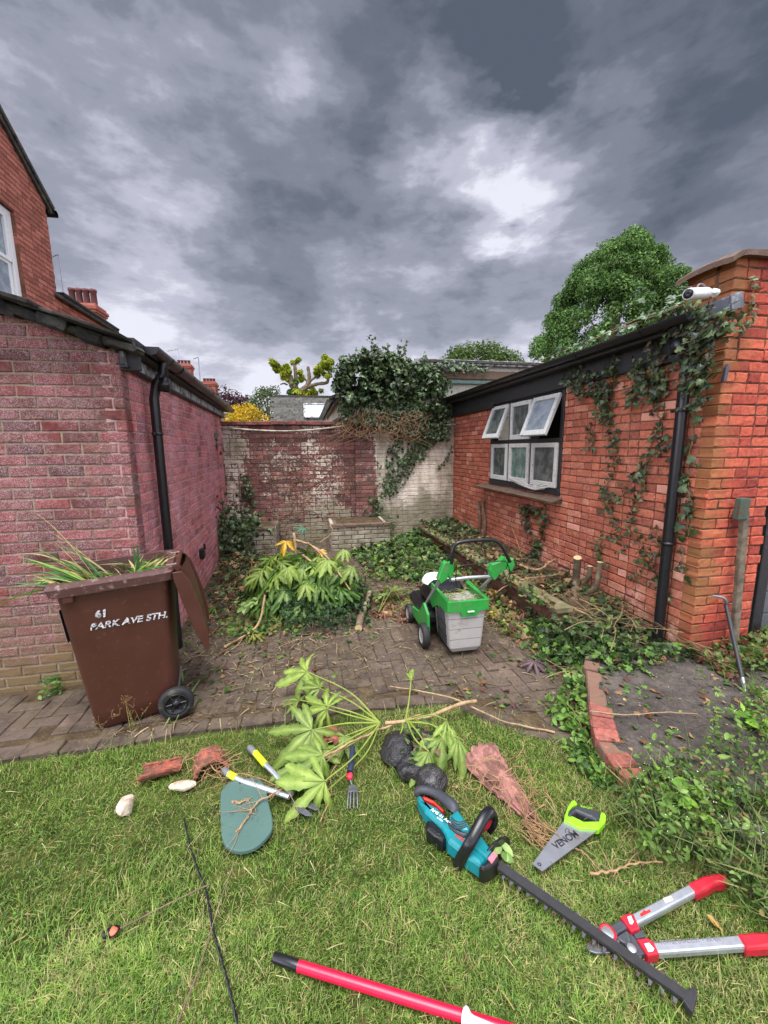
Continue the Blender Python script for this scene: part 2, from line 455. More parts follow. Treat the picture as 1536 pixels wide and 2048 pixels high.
def vnoise(x, y, s, seed=0):
    """smooth value noise on numpy arrays"""
    x = x / s; y = y / s; xi = np.floor(x).astype(int); yi = np.floor(y).astype(int); fx = x - xi; fy = y - yi
    h = lambda a, b: np.modf(np.abs(np.sin(a * 127.1 + b * 311.7 + seed * 17.3) * 43758.5453))[0]
    fx = fx * fx * (3 - 2 * fx); fy = fy * fy * (3 - 2 * fy)
    return (h(xi, yi) * (1 - fx) + h(xi + 1, yi) * fx) * (1 - fy) + (h(xi, yi + 1) * (1 - fx) + h(xi + 1, yi + 1) * fx) * fy
def pick(cols, n, jit=.12):
    c = np.array(cols)[RNG.integers(0, len(cols), n)]
    return np.clip(c * (1 + RNG.normal(0, jit, (n, 1))), .003, 1)
def inpoly(x, y, P):
    P = np.array(P); r = np.zeros(len(x), bool); j = len(P) - 1
    for i in range(len(P)):
        xi, yi = P[i][:2]; xj, yj = P[j][:2]
        c = ((yi > y) != (yj > y)) & (x < (xj - xi) * (y - yi) / (yj - yi + 1e-12) + xi)
        r ^= c; j = i
    return r

# ---------------------------------------------------------------- brickwork
def bricks(mb, O, u, n, L_, z0, z1, top=None, holes=(), bond='S', ch=.075, start=(0.0, -.1125), ends=None, jit=.0012, joint=.010, mi=0, depth=.1, mort=1, rec=.006, back=.12, seed=1, chip=1.0):
    """real bricks on a vertical plane through O, along u, facing n; mortar bed set back behind them"""
    rg = np.random.default_rng(seed)
    O = np.array(O, float); u = np.array(u, float); u /= np.linalg.norm(u); n = np.array(n, float); n /= np.linalg.norm(n)
    st, hd = .225, .1125
    rows = []
    k = 0; z = z0
    while z < z1 - .01:
        s = start[k % 2]; e = L_ if ends is None else ends[k % 2]; i = k * 3 + seed
        lo = max(0.0, start[k % 2]) if ends is not None else 0.0
        while s < e - .012:
            if bond == 'S': w_ = st
            elif bond == 'H': w_ = hd
            else: w_ = hd if (i % 3 == 0) or rg.random() < .22 else st
            a, b = s, s + w_; i += 1; s = b
            a = max(a, lo); b = min(b, e)
            if b - a < .03: continue
            segs = [(a, b - joint if b < e else b)]
            for (h0, h1, g0, g1) in holes:
                if z + ch * .5 > g0 and z + ch * .5 < g1:
                    ns = []
                    for (p, q) in segs:
                        if q <= h0 or p >= h1: ns.append((p, q))
                        else:
                            if p < h0 - .02: ns.append((p, h0))
                            if q > h1 + .02: ns.append((h1, q))
                    segs = ns
            for (p, q) in segs:
                if top is not None:
                    t_ = min(top(p), top(q))
                    if max(top(p), top(q)) < z + .015: continue
                rows.append((p, q, z, z + ch - joint))
        z += ch; k += 1
    R = np.array(rows); m = len(R)
    Lx = R[:, 1] - R[:, 0]; Hz = R[:, 3] - R[:, 2]
    e = np.minimum(.006, Lx * .2)
    zero = np.zeros(m)
    sx = np.stack([zero, e, Lx * .34, Lx * .67, Lx - e, Lx], 1)
    sz = np.stack([zero, np.full(m, .006), Hz * .5, Hz - .006, Hz], 1)
    S = np.repeat(sx[:, None, :], 5, 1); Zz = np.repeat(sz[:, :, None], 6, 2)
    D = np.zeros((m, 5, 6)); edge = np.zeros((5, 6), bool); edge[0] = edge[-1] = True; edge[:, 0] = edge[:, -1] = True
    D[:, edge] = -.0045 + rg.normal(0, .0012 * chip, (m, edge.sum())) - (rg.random((m, edge.sum())) < .10 * chip) * .006
    D[:, ~edge] = rg.normal(0, .0007 * chip, (m, (~edge).sum()))
    off = rg.normal(0, jit, (m, 1, 1)); D = D + off
    S = S + R[:, 0][:, None, None] + rg.normal(0, .0012 * chip, S.shape) * np.where(edge, 1, 1)[None]
    Zz = Zz + R[:, 2][:, None, None] + rg.normal(0, .0011 * chip, S.shape)
    if top is not None:
        tv = np.vectorize(top)(S); Zz = np.minimum(Zz, tv)
    P = O + S[..., None] * u + D[..., None] * n; P[..., 2] = Zz + O[2]
    P = P.reshape(m, 30, 3)
    ring = [0, 1, 2, 3, 4, 5, 11, 17, 23, 29, 28, 27, 26, 25, 24, 18, 12, 6]
    B = P[:, ring] - n * depth
    V = np.concatenate([P, B], 1)
    f = [(r * 6 + c, r * 6 + c + 1, (r + 1) * 6 + c + 1, (r + 1) * 6 + c) for r in range(4) for c in range(5)]
    f += [(ring[(i + 1) % 18], ring[i], 30 + i, 30 + (i + 1) % 18) for i in range(18)]
    f = np.array(f)
    if np.dot(np.cross(u, [0, 0, 1]), n) < 0: f = f[:, ::-1]
    F = (f[None] + (np.arange(m) * 48)[:, None, None]).reshape(-1, 4)
    C = np.repeat(rg.random((m, 1, 3)), 48, 1)
    mb.add(V.reshape(-1, 3), F, C.reshape(-1, 3), mi, False)
    # mortar / wall body in strips round the holes
    cuts = sorted({0.0, L_} | {h for q in holes for h in q[:2]} | ({L_ * i / 12 for i in range(1, 12)} if top is not None else set()))
    if len(cuts) > 1: cuts[0] += .009; cuts[-1] -= .009
    for a, b in zip(cuts[:-1], cuts[1:]):
        mid = (a + b) / 2
        spans = [(z0, z1)]
        for (h0, h1, g0, g1) in holes:
            if h0 <= mid <= h1:
                spans = [s2 for (p, q) in spans for s2 in ((p, min(q, g0)), (max(p, g1), q)) if s2[1] - s2[0] > .001]
        for (p, q) in spans:
            qa = qb = q
            if top is not None and q == z1: qa, qb = min(q, top(a)), min(q, top(b))
            v = []
            for dd in (-rec, -back):
                for (s_, zz) in ((a, p), (b, p), (b, qb), (a, qa)):
                    w_ = O + u * s_ + n * dd; v.append((w_[0], w_[1], O[2] + zz))
            mb.add(v, [(0, 1, 2, 3), (7, 6, 5, 4), (0, 4, 5, 1), (3, 2, 6, 7), (0, 3, 7, 4), (1, 5, 6, 2)], (.5, .5, .5), mort)
    return mb
# ================================================================ MATERIALS
def brick_mat(name, stops, speck=None, speck_amt=.0, wash=None, wash_rng=None, green=0.0, gz=(0, 1.0), rough=.88, stretch=(1, 1, 1), moss=None, fine=.30, bumps=.55, sat=.2, k_=1.0, extra=None):
    stops = [(p, tuple(1.06 * (q * (1 - sat) + sat * (.35 * c[0] + .55 * c[1] + .1 * c[2])) for q in c)) for p, c in stops]
    m = NT(name); a = m.attr(); x = m.xyz()
    sp = m.n('ShaderNodeSeparateColor'); m.l(a.outputs['Color'], sp.inputs[0])
    n1 = m.noise(38, 6, .68); n2 = m.noise(5, 4, .6); n3 = m.noise(190, 3, .6)
    c = m.ramp(m.math('ADD', sp.outputs[0], m.math('MULTIPLY', m.math('SUBTRACT', n2, .5), .5)), stops)
    c = m.mix(1.0, c, m.ramp(n1, [(.28, (1 - fine * 1.6,) * 3), (.5, (1, 1, 1)), (.75, (1 + fine,) * 3)]), 'MULTIPLY')
    c = m.mix(1.0, c, m.ramp(n3, [(.3, (.82,) * 3), (.7, (1.15,) * 3)]), 'MULTIPLY')
    if speck:   # pale salt scratches on the face
        s1 = m.noise(85, 4, .6, stretch=(1, 1, 1.5), dist=2.6); s2 = m.noise(3.2, 4, .6, off=(4, 2, 1))
        k = m.math('MULTIPLY', m.mrange(s1, .525, .575), m.mrange(s2, .30, .52))
        c = m.mix(m.math('MULTIPLY', k, speck_amt), c, speck)
        k2 = m.math('MULTIPLY', m.mrange(s2, .46, .70), .12 * speck_amt)
        c = m.mix(k2, c, speck)
    if wash:
        s3 = m.noise(1.6, 5, .62, off=(7, 3, 0)); s4 = m.noise(26, 5, .7, off=(1, 1, 1))
        f = m.mrange(m.math('ADD', s3, m.math('MULTIPLY', m.math('SUBTRACT', s4, .5), .8)), *wash_rng)
        c = m.mix(f, c, wash)
    if green:
        g1 = m.noise(2.3, 5, .65, off=(2, 9, 5)); zz = m.mrange(x[2], gz[1], gz[0])
        f = m.math('MULTIPLY', m.mrange(m.math('ADD', m.math('MULTIPLY', g1, .9), m.math('MULTIPLY', zz, .55)), .62, .95), green)
        c = m.mix(f, c, moss or rgb(92, 92, 52))
    if extra: c = extra(m, c, x, sp)
    if k_ != 1: c = m.mix(1.0, c, (k_, k_, k_), 'MULTIPLY')
    h = m.math('ADD', m.math('MULTIPLY', n1, .7), m.math('MULTIPLY', n3, .35))
    return m.done(c, rough, 0, .25, m.bump(h, bumps, .006))

def mortar_mat(name, col, dark, spots=.5):
    m = NT(name); n1 = m.noise(30, 6, .7); n2 = m.noise(2.0, 5, .6)
    c = m.mix(m.mrange(n2, .40, .62), col, dark)
    c = m.mix(1.0, c, m.ramp(n1, [(.3, (.62,) * 3), (.7, (1.25,) * 3)]), 'MULTIPLY')
    return m.done(c, .95, 0, .15, m.bump(m.noise(140, 5, .7), .7, .004))

def paint_wall(m, c, x, sp, lift=0.0):
    """old cream paint: nearly whole on the right of the pier, flaked to rags on the left"""
    n1 = m.noise(22, 7, .72, dist=.6); n2 = m.noise(1.5, 5, .65, off=(3, 0, 8)); n3 = m.noise(75, 5, .7); st = m.noise(3.0, 5, .7, stretch=(1, 1, .35), off=(1, 5, 2))
    right = m.mrange(x[0], 1.25, 1.45); left = m.mrange(x[0], -.95, -1.25); low = m.mrange(x[2], .95, .25)
    mid = m.math('MULTIPLY', m.mrange(x[0], -.15, .15), m.mrange(x[0], .75, .45))
    v = m.math('ADD', m.math('MULTIPLY', n1, 1.0), m.math('ADD', m.math('MULTIPLY', n2, .85), m.math('MULTIPLY', n3, .42)))
    v = m.math('ADD', v, m.math('ADD', m.math('MULTIPLY', right, .90), m.math('ADD', m.math('MULTIPLY', left, .20), m.math('ADD', m.math('MULTIPLY', low, .12), m.math('MULTIPLY', mid, .10)))))
    v = m.math('ADD', v, m.math('MULTIPLY', m.math('SUBTRACT', sp.outputs[1], .5), .12))
    f = m.mrange(v, 1.205 + lift, 1.30 + lift)
    cream = m.mix(m.mrange(st, .35, .62), rgb(206, 196, 182), rgb(164, 152, 134))
    cream = m.mix(m.math('MULTIPLY', m.mrange(m.math('ADD', n2, m.math('MULTIPLY', low, .25)), .50, .72), .75), cream, rgb(104, 100, 78))
    grime = m.mix(m.mrange(m.noise(9, 6, .7, off=(5, 1, 1)), .45, .68), c, rgb(88, 74, 68))
    # green-black damp near the top of the wall and at its foot
    return m.mix(f, grime, cream)

MT = {}
MT['bL'] = brick_mat('brick_crimson', k_=1.2, stops=[(0, rgb(70, 40, 38)), (.25, rgb(104, 46, 44)), (.5, rgb(122, 52, 48)), (.75, rgb(88, 50, 44)), (1, rgb(108, 62, 50))], speck=rgb(200, 170, 172), speck_amt=.62, sat=.12, green=.85, gz=(-.05, 1.15), moss=rgb(104, 90, 58), fine=.28)
MT['bL2'] = brick_mat('brick_crimson_side', k_=1.6, stops=[(0, rgb(104, 50, 50)), (.3, rgb(140, 58, 56)), (.62, rgb(162, 72, 62)), (1, rgb(120, 66, 60))], speck=rgb(220, 168, 180), speck_amt=.75, wash=rgb(196, 150, 160), wash_rng=(.50, 1.0), green=.3, gz=(-.2, .5), fine=.2)
def r_extra(m, c, x, sp):
    n = m.noise(2.6, 5, .7, off=(8, 8, 1)); n4 = m.noise(30, 6, .7, off=(0, 3, 0))
    f = m.mrange(m.math('ADD', n, m.math('ADD', m.math('MULTIPLY', m.mrange(x[2], 1.3, .2), .12), m.math('MULTIPLY', m.math('SUBTRACT', n4, .5), .5))), .63, .80)
    c = m.mix(m.math('MULTIPLY', f, .5), c, rgb(216, 172, 150))
    # odd pale bricks
    p = m.mrange(sp.outputs[1], .965, .975)
    c = m.mix(m.math('MULTIPLY', m.mrange(m.noise(3.5, 6, .7, off=(2, 2, 9)), .56, .72), .6), c, rgb(96, 58, 44))
    return m.mix(m.math('MULTIPLY', p, .6), c, rgb(206, 152, 132))
MT['bR'] = brick_mat('brick_orange', k_=1.35, stops=[(0, rgb(142, 70, 50)), (.25, rgb(160, 80, 52)), (.5, rgb(176, 92, 60)), (.8, rgb(152, 78, 54)), (1, rgb(182, 112, 82))], sat=.16, green=.6, gz=(-.2, .8), moss=rgb(96, 74, 48), fine=.26, extra=r_extra)
def p_extra(m, c, x, sp):
    n = m.noise(2.2, 5, .7, off=(3, 3, 6)); k = m.mrange(x[0], 3.25, 2.88)
    f = m.mrange(m.math('ADD', m.math('MULTIPLY', n, .9), m.math('MULTIPLY', k, .35)), .58, .86)
    return m.mix(m.math('MULTIPLY', f, .62), c, rgb(122, 98, 56))
MT['bP'] = brick_mat('brick_orange_pier', k_=1.25, stops=[(0, rgb(128, 48, 36)), (.35, rgb(164, 64, 42)), (.7, rgb(186, 84, 54)), (1, rgb(152, 62, 46))], sat=.12, green=.3, gz=(-.2, .5), moss=rgb(90, 76, 48), fine=.28, extra=p_extra)
MT['bB'] = brick_mat('brick_flaking_paint', k_=1.3, stops=[(0, rgb(86, 52, 50)), (.5, rgb(116, 66, 60)), (1, rgb(138, 84, 74))], green=.4, gz=(-.1, .55), moss=rgb(84, 84, 58), fine=.35, extra=paint_wall)
def pl_extra(m, c, x, sp):
    n = m.noise(18, 6, .7, off=(3, 0, 0)); n2 = m.noise(3, 4, .6)
    f = m.mrange(m.math('ADD', n, m.math('MULTIPLY', n2, .3)), .84, .66)
    return m.mix(f, c, m.mix(m.mrange(n2, .4, .65), rgb(176, 168, 150), rgb(124, 120, 100)))
MT['bPl'] = brick_mat('brick_planter', [(0, rgb(120, 92, 78)), (1, rgb(150, 116, 98))], green=.5, gz=(-.1, .3), moss=rgb(96, 96, 66), fine=.3, extra=pl_extra)
MT['bBed'] = brick_mat('brick_bed', [(0, rgb(96, 56, 44)), (.5, rgb(126, 72, 54)), (1, rgb(110, 74, 60))], green=.6, gz=(-.1, .3), moss=rgb(84, 82, 48), fine=.3)
MT['bH'] = brick_mat('brick_house', k_=1.15, stops=[(0, rgb(128, 66, 50)), (.5, rgb(154, 80, 60)), (1, rgb(170, 94, 72))], fine=.25)
MT['moL'] = mortar_mat('mortar_pale', rgb(158, 142, 124), rgb(132, 116, 98))
MT['moL2'] = mortar_mat('mortar_pink', rgb(206, 174, 164), rgb(182, 148, 140))
MT['moR'] = mortar_mat('mortar_brown', rgb(122, 88, 68), rgb(84, 62, 50))
MT['moB'] = mortar_mat('mortar_grey', rgb(116, 98, 88), rgb(66, 56, 50))
def _mo_paint():
    m = NT('mortar_under_paint'); x = m.xyz(); a = m.attr(); sp = m.n('ShaderNodeSeparateColor'); m.l(a.outputs['Color'], sp.inputs[0]); n = m.noise(60, 5, .7)
    c = m.mix(m.mrange(n, .35, .65), rgb(70, 52, 48), rgb(104, 86, 76)); c = paint_wall(m, c, x, sp, .16)
    return m.done(m.mix(1.0, c, (1.02, 1.0, .98), 'MULTIPLY'), .95, 0, .15, m.bump(n, .6, .004))
MT['moBp'] = _mo_paint()
MT['moH'] = mortar_mat('mortar_house', rgb(122, 82, 66), rgb(96, 66, 54))
MT['black'] = mat('black_plastic', (.010, .010, .012), .30, var=.2, bump=.05)
MT['blackpaint'] = mat('black_paint', (.018, .018, .019), .55, var=.4, bump=.3, dirt=rgb(70, 66, 60), dirt_amt=.15)
MT['fascia'] = mat('grey_white_board', rgb(176, 176, 178), .6, var=.3, dirt=rgb(60, 58, 56), dirt_amt=.55, dscale=9)
def slate():
    m = NT('mossy_slate'); n = m.noise(12, 6, .7); n2 = m.noise(60, 5, .7); a = m.attr()
    c = m.mix(1.0, m.ramp(n, [(.35, rgb(44, 42, 42)), (.52, rgb(82, 80, 76)), (.66, rgb(74, 76, 54)), (.8, rgb(128, 126, 112))]), a.outputs['Color'], 'MULTIPLY')
    return m.done(m.mix(1.0, c, m.ramp(n2, [(.3, (.7,) * 3), (.7, (1.2,) * 3)]), 'MULTIPLY'), .85, 0, .3, m.bump(n2, .8, .008))
MT['slate'] = slate()
MT['felt'] = mat('roof_felt', rgb(58, 56, 54), .9, var=.5, nscale=15, bump=.6, bscale=50, bd=.006, dirt=rgb(92, 90, 66), dirt_amt=.4)
MT['wood_w'] = mat('white_painted_timber', rgb(208, 208, 202), .55, var=.12, nscale=22, bump=.3, bscale=60, dirt=rgb(140, 136, 124), dirt_amt=.12, dscale=14)
MT['wood_peel'] = mat('peeling_timber', rgb(204, 200, 192), .7, var=.2, nscale=30, bump=.6, bscale=40, bd=.004, dirt=rgb(110, 102, 92), dirt_amt=.15, dscale=26)
def glassm(name, c1, c2, rough=.03):
    m = NT(name); n = m.noise(7, 5, .65); n2 = m.noise(40, 5, .7)
    return m.done(m.mix(m.mrange(n, .38, .66), c1, c2), m.math('ADD', rough, m.math('MULTIPLY', n2, .16)), 0, 1.0)
MT['glass'] = glassm('dusty_glass', rgb(70, 76, 74), rgb(112, 118, 112))
MT['glass2'] = glassm('murky_green_glass', rgb(80, 104, 96), rgb(124, 148, 138))
MT['glass3'] = glassm('painted_sky_glass', rgb(120, 130, 140), rgb(150, 158, 164), .05)  # pale sky reflection painted into the base colour of the glass
MT['tile_br'] = mat('brown_clay_tile', rgb(104, 82, 68), .85, var=.35, nscale=18, bump=.6, bscale=60, bd=.004, dirt=rgb(88, 86, 58), dirt_amt=.3)
MT['coping_red'] = mat('red_coping_brick', rgb(142, 70, 66), .85, var=.35, nscale=18, bump=.6, bscale=60, bd=.004, dirt=rgb(70, 64, 54), dirt_amt=.55)
MT['lead'] = mat('lead_sheet', rgb(112, 116, 124), .5, metal=.3, var=.35, nscale=9, bump=.3, dirt=rgb(170, 172, 172), dirt_amt=.3)
MT['steel'] = mat('galvanised_steel', rgb(170, 176, 182), .4, metal=.85, var=.2, bump=.1)
MT['white_pl'] = mat('white_plastic', rgb(222, 222, 220), .35, var=.06, bump=.03)
MT['sleeper'] = mat('weathered_stone_coping', rgb(124, 112, 86), .9, var=.4, nscale=16, bump=.7, bscale=50, bd=.005, dirt=rgb(92, 98, 58), dirt_amt=.55, dscale=6)
MT['render'] = mat('cream_render', rgb(206, 200, 184), .9, var=.15, bump=.3, dirt=rgb(150, 142, 122), dirt_amt=.3)

# ================================================================ GROUND
def structure(o): o['kind'] = 'structure'; return o
def ground_mat():
    m = NT('earth'); n = m.noise(8, 7, .7); n2 = m.noise(90, 5, .7)
    c = m.ramp(n, [(.3, rgb(62, 50, 38)), (.5, rgb(86, 72, 54)), (.7, rgb(112, 98, 74))])
    return m.done(m.mix(1.0, c, m.ramp(n2, [(.3, (.55,) * 3), (.7, (1.3,) * 3)]), 'MULTIPLY'), .95, 0, .15, m.bump(n2, .9, .012))
MT['earth'] = ground_mat()
mb = MB()
for (x0, x1, y0, y1) in ((-600, 600, -600, 600),):
    mb.add([(x0, y0, -.06), (x1, y0, -.06), (x1, y1, -.06), (x0, y1, -.06)], [(0, 1, 2, 3)])
structure(mb.build('ground', MT['earth']))

def turf_mat():
    m = NT('turf'); n = m.noise(6, 6, .65); n2 = m.noise(70, 5, .7)
    c = m.ramp(n, [(.3, rgb(46, 54, 22)), (.5, rgb(66, 78, 32)), (.68, rgb(100, 94, 54)), (.8, rgb(96, 84, 58))])
    return m.done(m.mix(1.0, c, m.ramp(n2, [(.3, (.5,) * 3), (.7, (1.3,) * 3)]), 'MULTIPLY'), .95, 0, .15, m.bump(n2, .9, .012))
MT['turf'] = turf_mat()
EDGE = [G(u, v)[:2] for u, v in ((-420, 1580), (0, 1516), (240, 1488), (360, 1462), (500, 1449), (620, 1432), (720, 1415), (900, 1404), (965, 1436), (1060, 1468), (1140, 1486), (1178, 1484))]
mb = MB()
gx = np.linspace(-4, 4.5, 90); gy = np.linspace(-1.2, 2.6, 44)
X_, Y_ = np.meshgrid(gx, gy); Zl = -.022 + .018 * (vnoise(X_, Y_, .35, 3) - .5) + .006 * (vnoise(X_, Y_, .08, 5) - .5)
ey = np.interp(X_, [p[0] for p in EDGE], [p[1] for p in EDGE]); Zl = np.where(Y_ > ey - .02, -.03, Zl)
i = np.arange(43 * 90).reshape(43, 90)[:, :89].ravel()
mb.add(np.stack([X_.ravel(), Y_.ravel(), Zl.ravel()], 1), np.stack([i, i + 1, i + 91, i + 90], 1), smooth=True)
structure(mb.build('lawn', MT['turf']))

# block paving, herringbone, every block a real block
def pav_mat():
    m = NT('paving_block'); a = m.attr(); x = m.xyz(); sp = m.n('ShaderNodeSeparateColor'); m.l(a.outputs['Color'], sp.inputs[0])
    n = m.noise(30, 6, .7); n2 = m.noise(160, 4, .7); n3 = m.noise(2.2, 5, .65); n4 = m.noise(9, 6, .7, off=(4, 4, 0))
    c = m.ramp(sp.outputs[0], [(0, rgb(82, 70, 62)), (.5, rgb(102, 88, 78)), (1, rgb(114, 96, 84))])
    c = m.mix(1.0, c, m.ramp(n, [(.3, (.66,) * 3), (.7, (1.3,) * 3)]), 'MULTIPLY')
    c = m.mix(1.0, c, m.ramp(n2, [(.3, (.72,) * 3), (.7, (1.3,) * 3)]), 'MULTIPLY')
    v = m.n('ShaderNodeTexVoronoi'); m.l(m.pos, v.inputs['Vector']); v.inputs['Scale'].default_value = 7
    lich = m.math('MULTIPLY', m.mrange(m.math('ADD', v.outputs['Distance'], m.math('MULTIPLY', n, .35)), .30, .22), m.mrange(n3, .47, .55))
    c = m.mix(m.math('MULTIPLY', lich, .65), c, rgb(176, 166, 150))
    back = m.mrange(x[1], 3.0, 4.4)
    soil = m.mrange(m.math('ADD', m.math('ADD', n3, m.math('MULTIPLY', n4, .7)), m.math('MULTIPLY', back, .22)), .70, .90)
    c = m.mix(m.math('MULTIPLY', soil, .9), c, m.mix(m.mrange(n4, .4, .6), rgb(60, 50, 42), rgb(94, 82, 68)))
    return m.done(c, .9, 0, .3, m.bump(m.math('ADD', n, n2), .6, .006))
MT['paver'] = pav_mat()
PAVE = [tuple(p) for p in EDGE] + [(2.05, 2.55), (2.12, 3.1), (2.03, 6.6), (2.9, 7.5), (-4.2, 7.5), (-4.2, 3)]
def pave_inner(x, y, off):
    e = np.interp(x, [p[0] for p in EDGE], [p[1] for p in EDGE])
    return inpoly(x, y, PAVE) & (y > e + off)
mb = MB(); w_ = .1; gap = .0055; rg = np.random.default_rng(5)
blocks = []
for ix in range(-42, 32):
    for iy in range(16, 76):
        m4 = (ix - iy) % 4
        if m4 == 0: blocks.append((ix * w_, iy * w_, .2, .1))
        elif m4 == 3: blocks.append((ix * w_, iy * w_, .1, .2))
Bk = np.array(blocks); cx_, cy_ = Bk[:, 0] + Bk[:, 2] / 2, Bk[:, 1] + Bk[:, 3] / 2
ok = np.ones(len(Bk), bool)
for (dx, dy) in ((-1, -1), (1, -1), (1, 1), (-1, 1)):
    ok &= pave_inner(cx_ + dx * Bk[:, 2] * .45, cy_ + dy * Bk[:, 3] * .45, .07)
ok &= ~((cx_ < -1.22) & (cy_ > 3.1)) & ~((cx_ < -1.45) & (cy_ > 3.0))
for (x, y, a, b) in Bk[ok]:
    R = rotm('Z', rg.normal(0, .012)) @ rotm('X', rg.normal(0, .012)) @ rotm('Y', rg.normal(0, .012))
    box(mb, (x + a / 2 + rg.normal(0, .0015), y + b / 2 + rg.normal(0, .0015), -.03 + rg.normal(0, .0022)), (a - gap, b - gap, .06), ch=.0045, R=R, col=rg.random(3), jit=.0007)
# edging blocks laid end to end along the lawn
ep = np.array(EDGE); sl = np.concatenate([[0], np.cumsum(np.linalg.norm(np.diff(ep, axis=0), axis=1))])
s = 0.0
while s < sl[-1] - .2:
    p = np.array([np.interp(s + .1, sl, ep[:, 0]), np.interp(s + .1, sl, ep[:, 1])]); q = np.array([np.interp(s + .14, sl, ep[:, 0]), np.interp(s + .14, sl, ep[:, 1])])
    a = math.atan2(*(q - p)[::-1]); nrm_ = np.array([-math.sin(a), math.cos(a)])
    c_ = p + nrm_ * .045
    box(mb, (c_[0], c_[1], -.034 + rg.normal(0, .002)), (.2 - .008, .098, .07), ch=.006, R=rotm('Z', a + rg.normal(0, .02)) @ rotm('X', rg.normal(0.02, .02)), col=rg.random(3), jit=.001)
    s += .2
bed = [(p[0], p[1] + .01) for p in EDGE] + PAVE[len(EDGE):]
prism(mb, bed, -.055, -.009, 0, mi=1)
structure(mb.build('paving', [MT['paver'], MT['earth']]))

# raised concrete slab on the right
def conc_mat():
    m = NT('weathered_concrete'); n = m.noise(5, 7, .7); n2 = m.noise(60, 6, .75); n3 = m.noise(220, 3, .6)
    c = m.ramp(n, [(.3, rgb(56, 50, 46)), (.5, rgb(80, 73, 68)), (.68, rgb(108, 100, 92)), (.8, rgb(78, 76, 60))])
    c = m.mix(1.0, c, m.ramp(n2, [(.3, (.6,) * 3), (.7, (1.3,) * 3)]), 'MULTIPLY')
    c = m.mix(m.mrange(n3, .66, .74), c, rgb(190, 182, 170))
    nn = m.noise(2.2, 3, .6, off=(3, 1, 0)); crack = m.mrange(m.math('ABSOLUTE', m.math('SUBTRACT', m.math('ADD', nn, m.math('MULTIPLY', n2, .02)), .52)), .0030, .0)
    c = m.mix(crack, c, rgb(30, 26, 22))
    return m.done(c, .92, 0, .25, m.bump(m.math('SUBTRACT', m.math('ADD', n2, n3), crack), .9, .008))
MT['conc'] = conc_mat()
SE = [G(u, v, .10)[:2] for u, v in ((1168, 1312), (1176, 1400), (1186, 1462), (1210, 1510), (1250, 1558))]   # outer line of the brick edging
CN = G(1282, 1536, .10)[:2]
mb = MB()
inner = [np.array(p) + np.array([.085, -.01]) for p in SE]
far = [G(1536, 1700, .1)[:2], (4.6, 1.2), (4.6, 2.9), (3.2, 2.9), (2.95, 2.6), (2.3, 2.8)]
slabP = [tuple(p) for p in inner] + [tuple(CN)] + [tuple(G(1390, 1604, .1)[:2])] + [tuple(q) for q in far]
prism(mb, slabP, -.03, .094, .006)
structure(mb.build('concrete_slab', MT['conc']))
t = empty('brick_edging', (SE[2][0], SE[2][1], 0), 'row of red bricks edging the left side of the raised concrete slab', 'edging')
mb = MB(); P = np.array(SE); sl = np.concatenate([[0], np.cumsum(np.linalg.norm(np.diff(P, axis=0), axis=1))]); s = 0; k = 0; rg = np.random.default_rng(3)
while s < sl[-1] - .05:
    L0 = .205 if s < sl[-1] - .62 else .098
    f_ = lambda q: np.array([np.interp(q, sl, P[:, 0]), np.interp(q, sl, P[:, 1])])
    a0, a1 = f_(s), f_(min(s + L0, sl[-1])); d = a1 - a0; a = math.atan2(d[1], d[0]); nn = np.array([-math.sin(a), math.cos(a)]);
    if nn[0] < 0: nn = -nn
    wd = .1 if L0 > .2 else .13
    c_ = (a0 + a1) / 2 + nn * wd / 2
    worn = s < sl[-1] - .62 or k % 4 == 2
    box(mb, (c_[0], c_[1], .05 + rg.normal(0, .005)), (np.linalg.norm(d) - .006, wd, .115), ch=.010, R=rotm('Z', a + rg.normal(0, .045)) @ rotm('X', rg.normal(0, .035)) @ rotm('Y', rg.normal(0, .03)), col=(rg.random(), rg.random(), .9 if worn else .1), jit=.002)
    s += L0 + .007; k += 1
def edg_extra(m, c, x, sp):
    n = m.noise(14, 6, .7)
    f = m.mrange(m.math('ADD', m.math('MULTIPLY', n, .9), m.math('MULTIPLY', sp.outputs[2], .28)), .50, .66)
    return m.mix(m.math('MULTIPLY', f, .85), c, rgb(112, 92, 76))
MT['bEdge'] = brick_mat('brick_edging', [(0, rgb(140, 70, 56)), (1, rgb(168, 88, 70))], fine=.4, green=.5, gz=(.0, .1), moss=rgb(96, 90, 60), extra=edg_extra)
mb.build('brick_row', MT['bEdge'], t)
# broken bricks that front the weedy bed
for k, (u, v, lab) in enumerate(((1330, 1590, 'reddish brick half hidden in weeds in front of the concrete slab'), (1396, 1612, 'pinkish red brick showing between the weeds right of the slab corner'), (1480, 1700, 'dirty red brick buried in leafy weeds near the right edge of the photo'))):
    mb = MB(); p = G(u, v, .05)
    box(mb, p - np.array([0, 0, .045]), (.19, .09, .08), ch=.008, R=rotm('Z', -.55 + .3 * k) @ rotm('X', .12), jit=.004, col=(.2, .5, .75))
    tag(mb.build('loose_brick', MT['bEdge'], loc=p), lab, 'brick', 'loose bricks among the weeds')

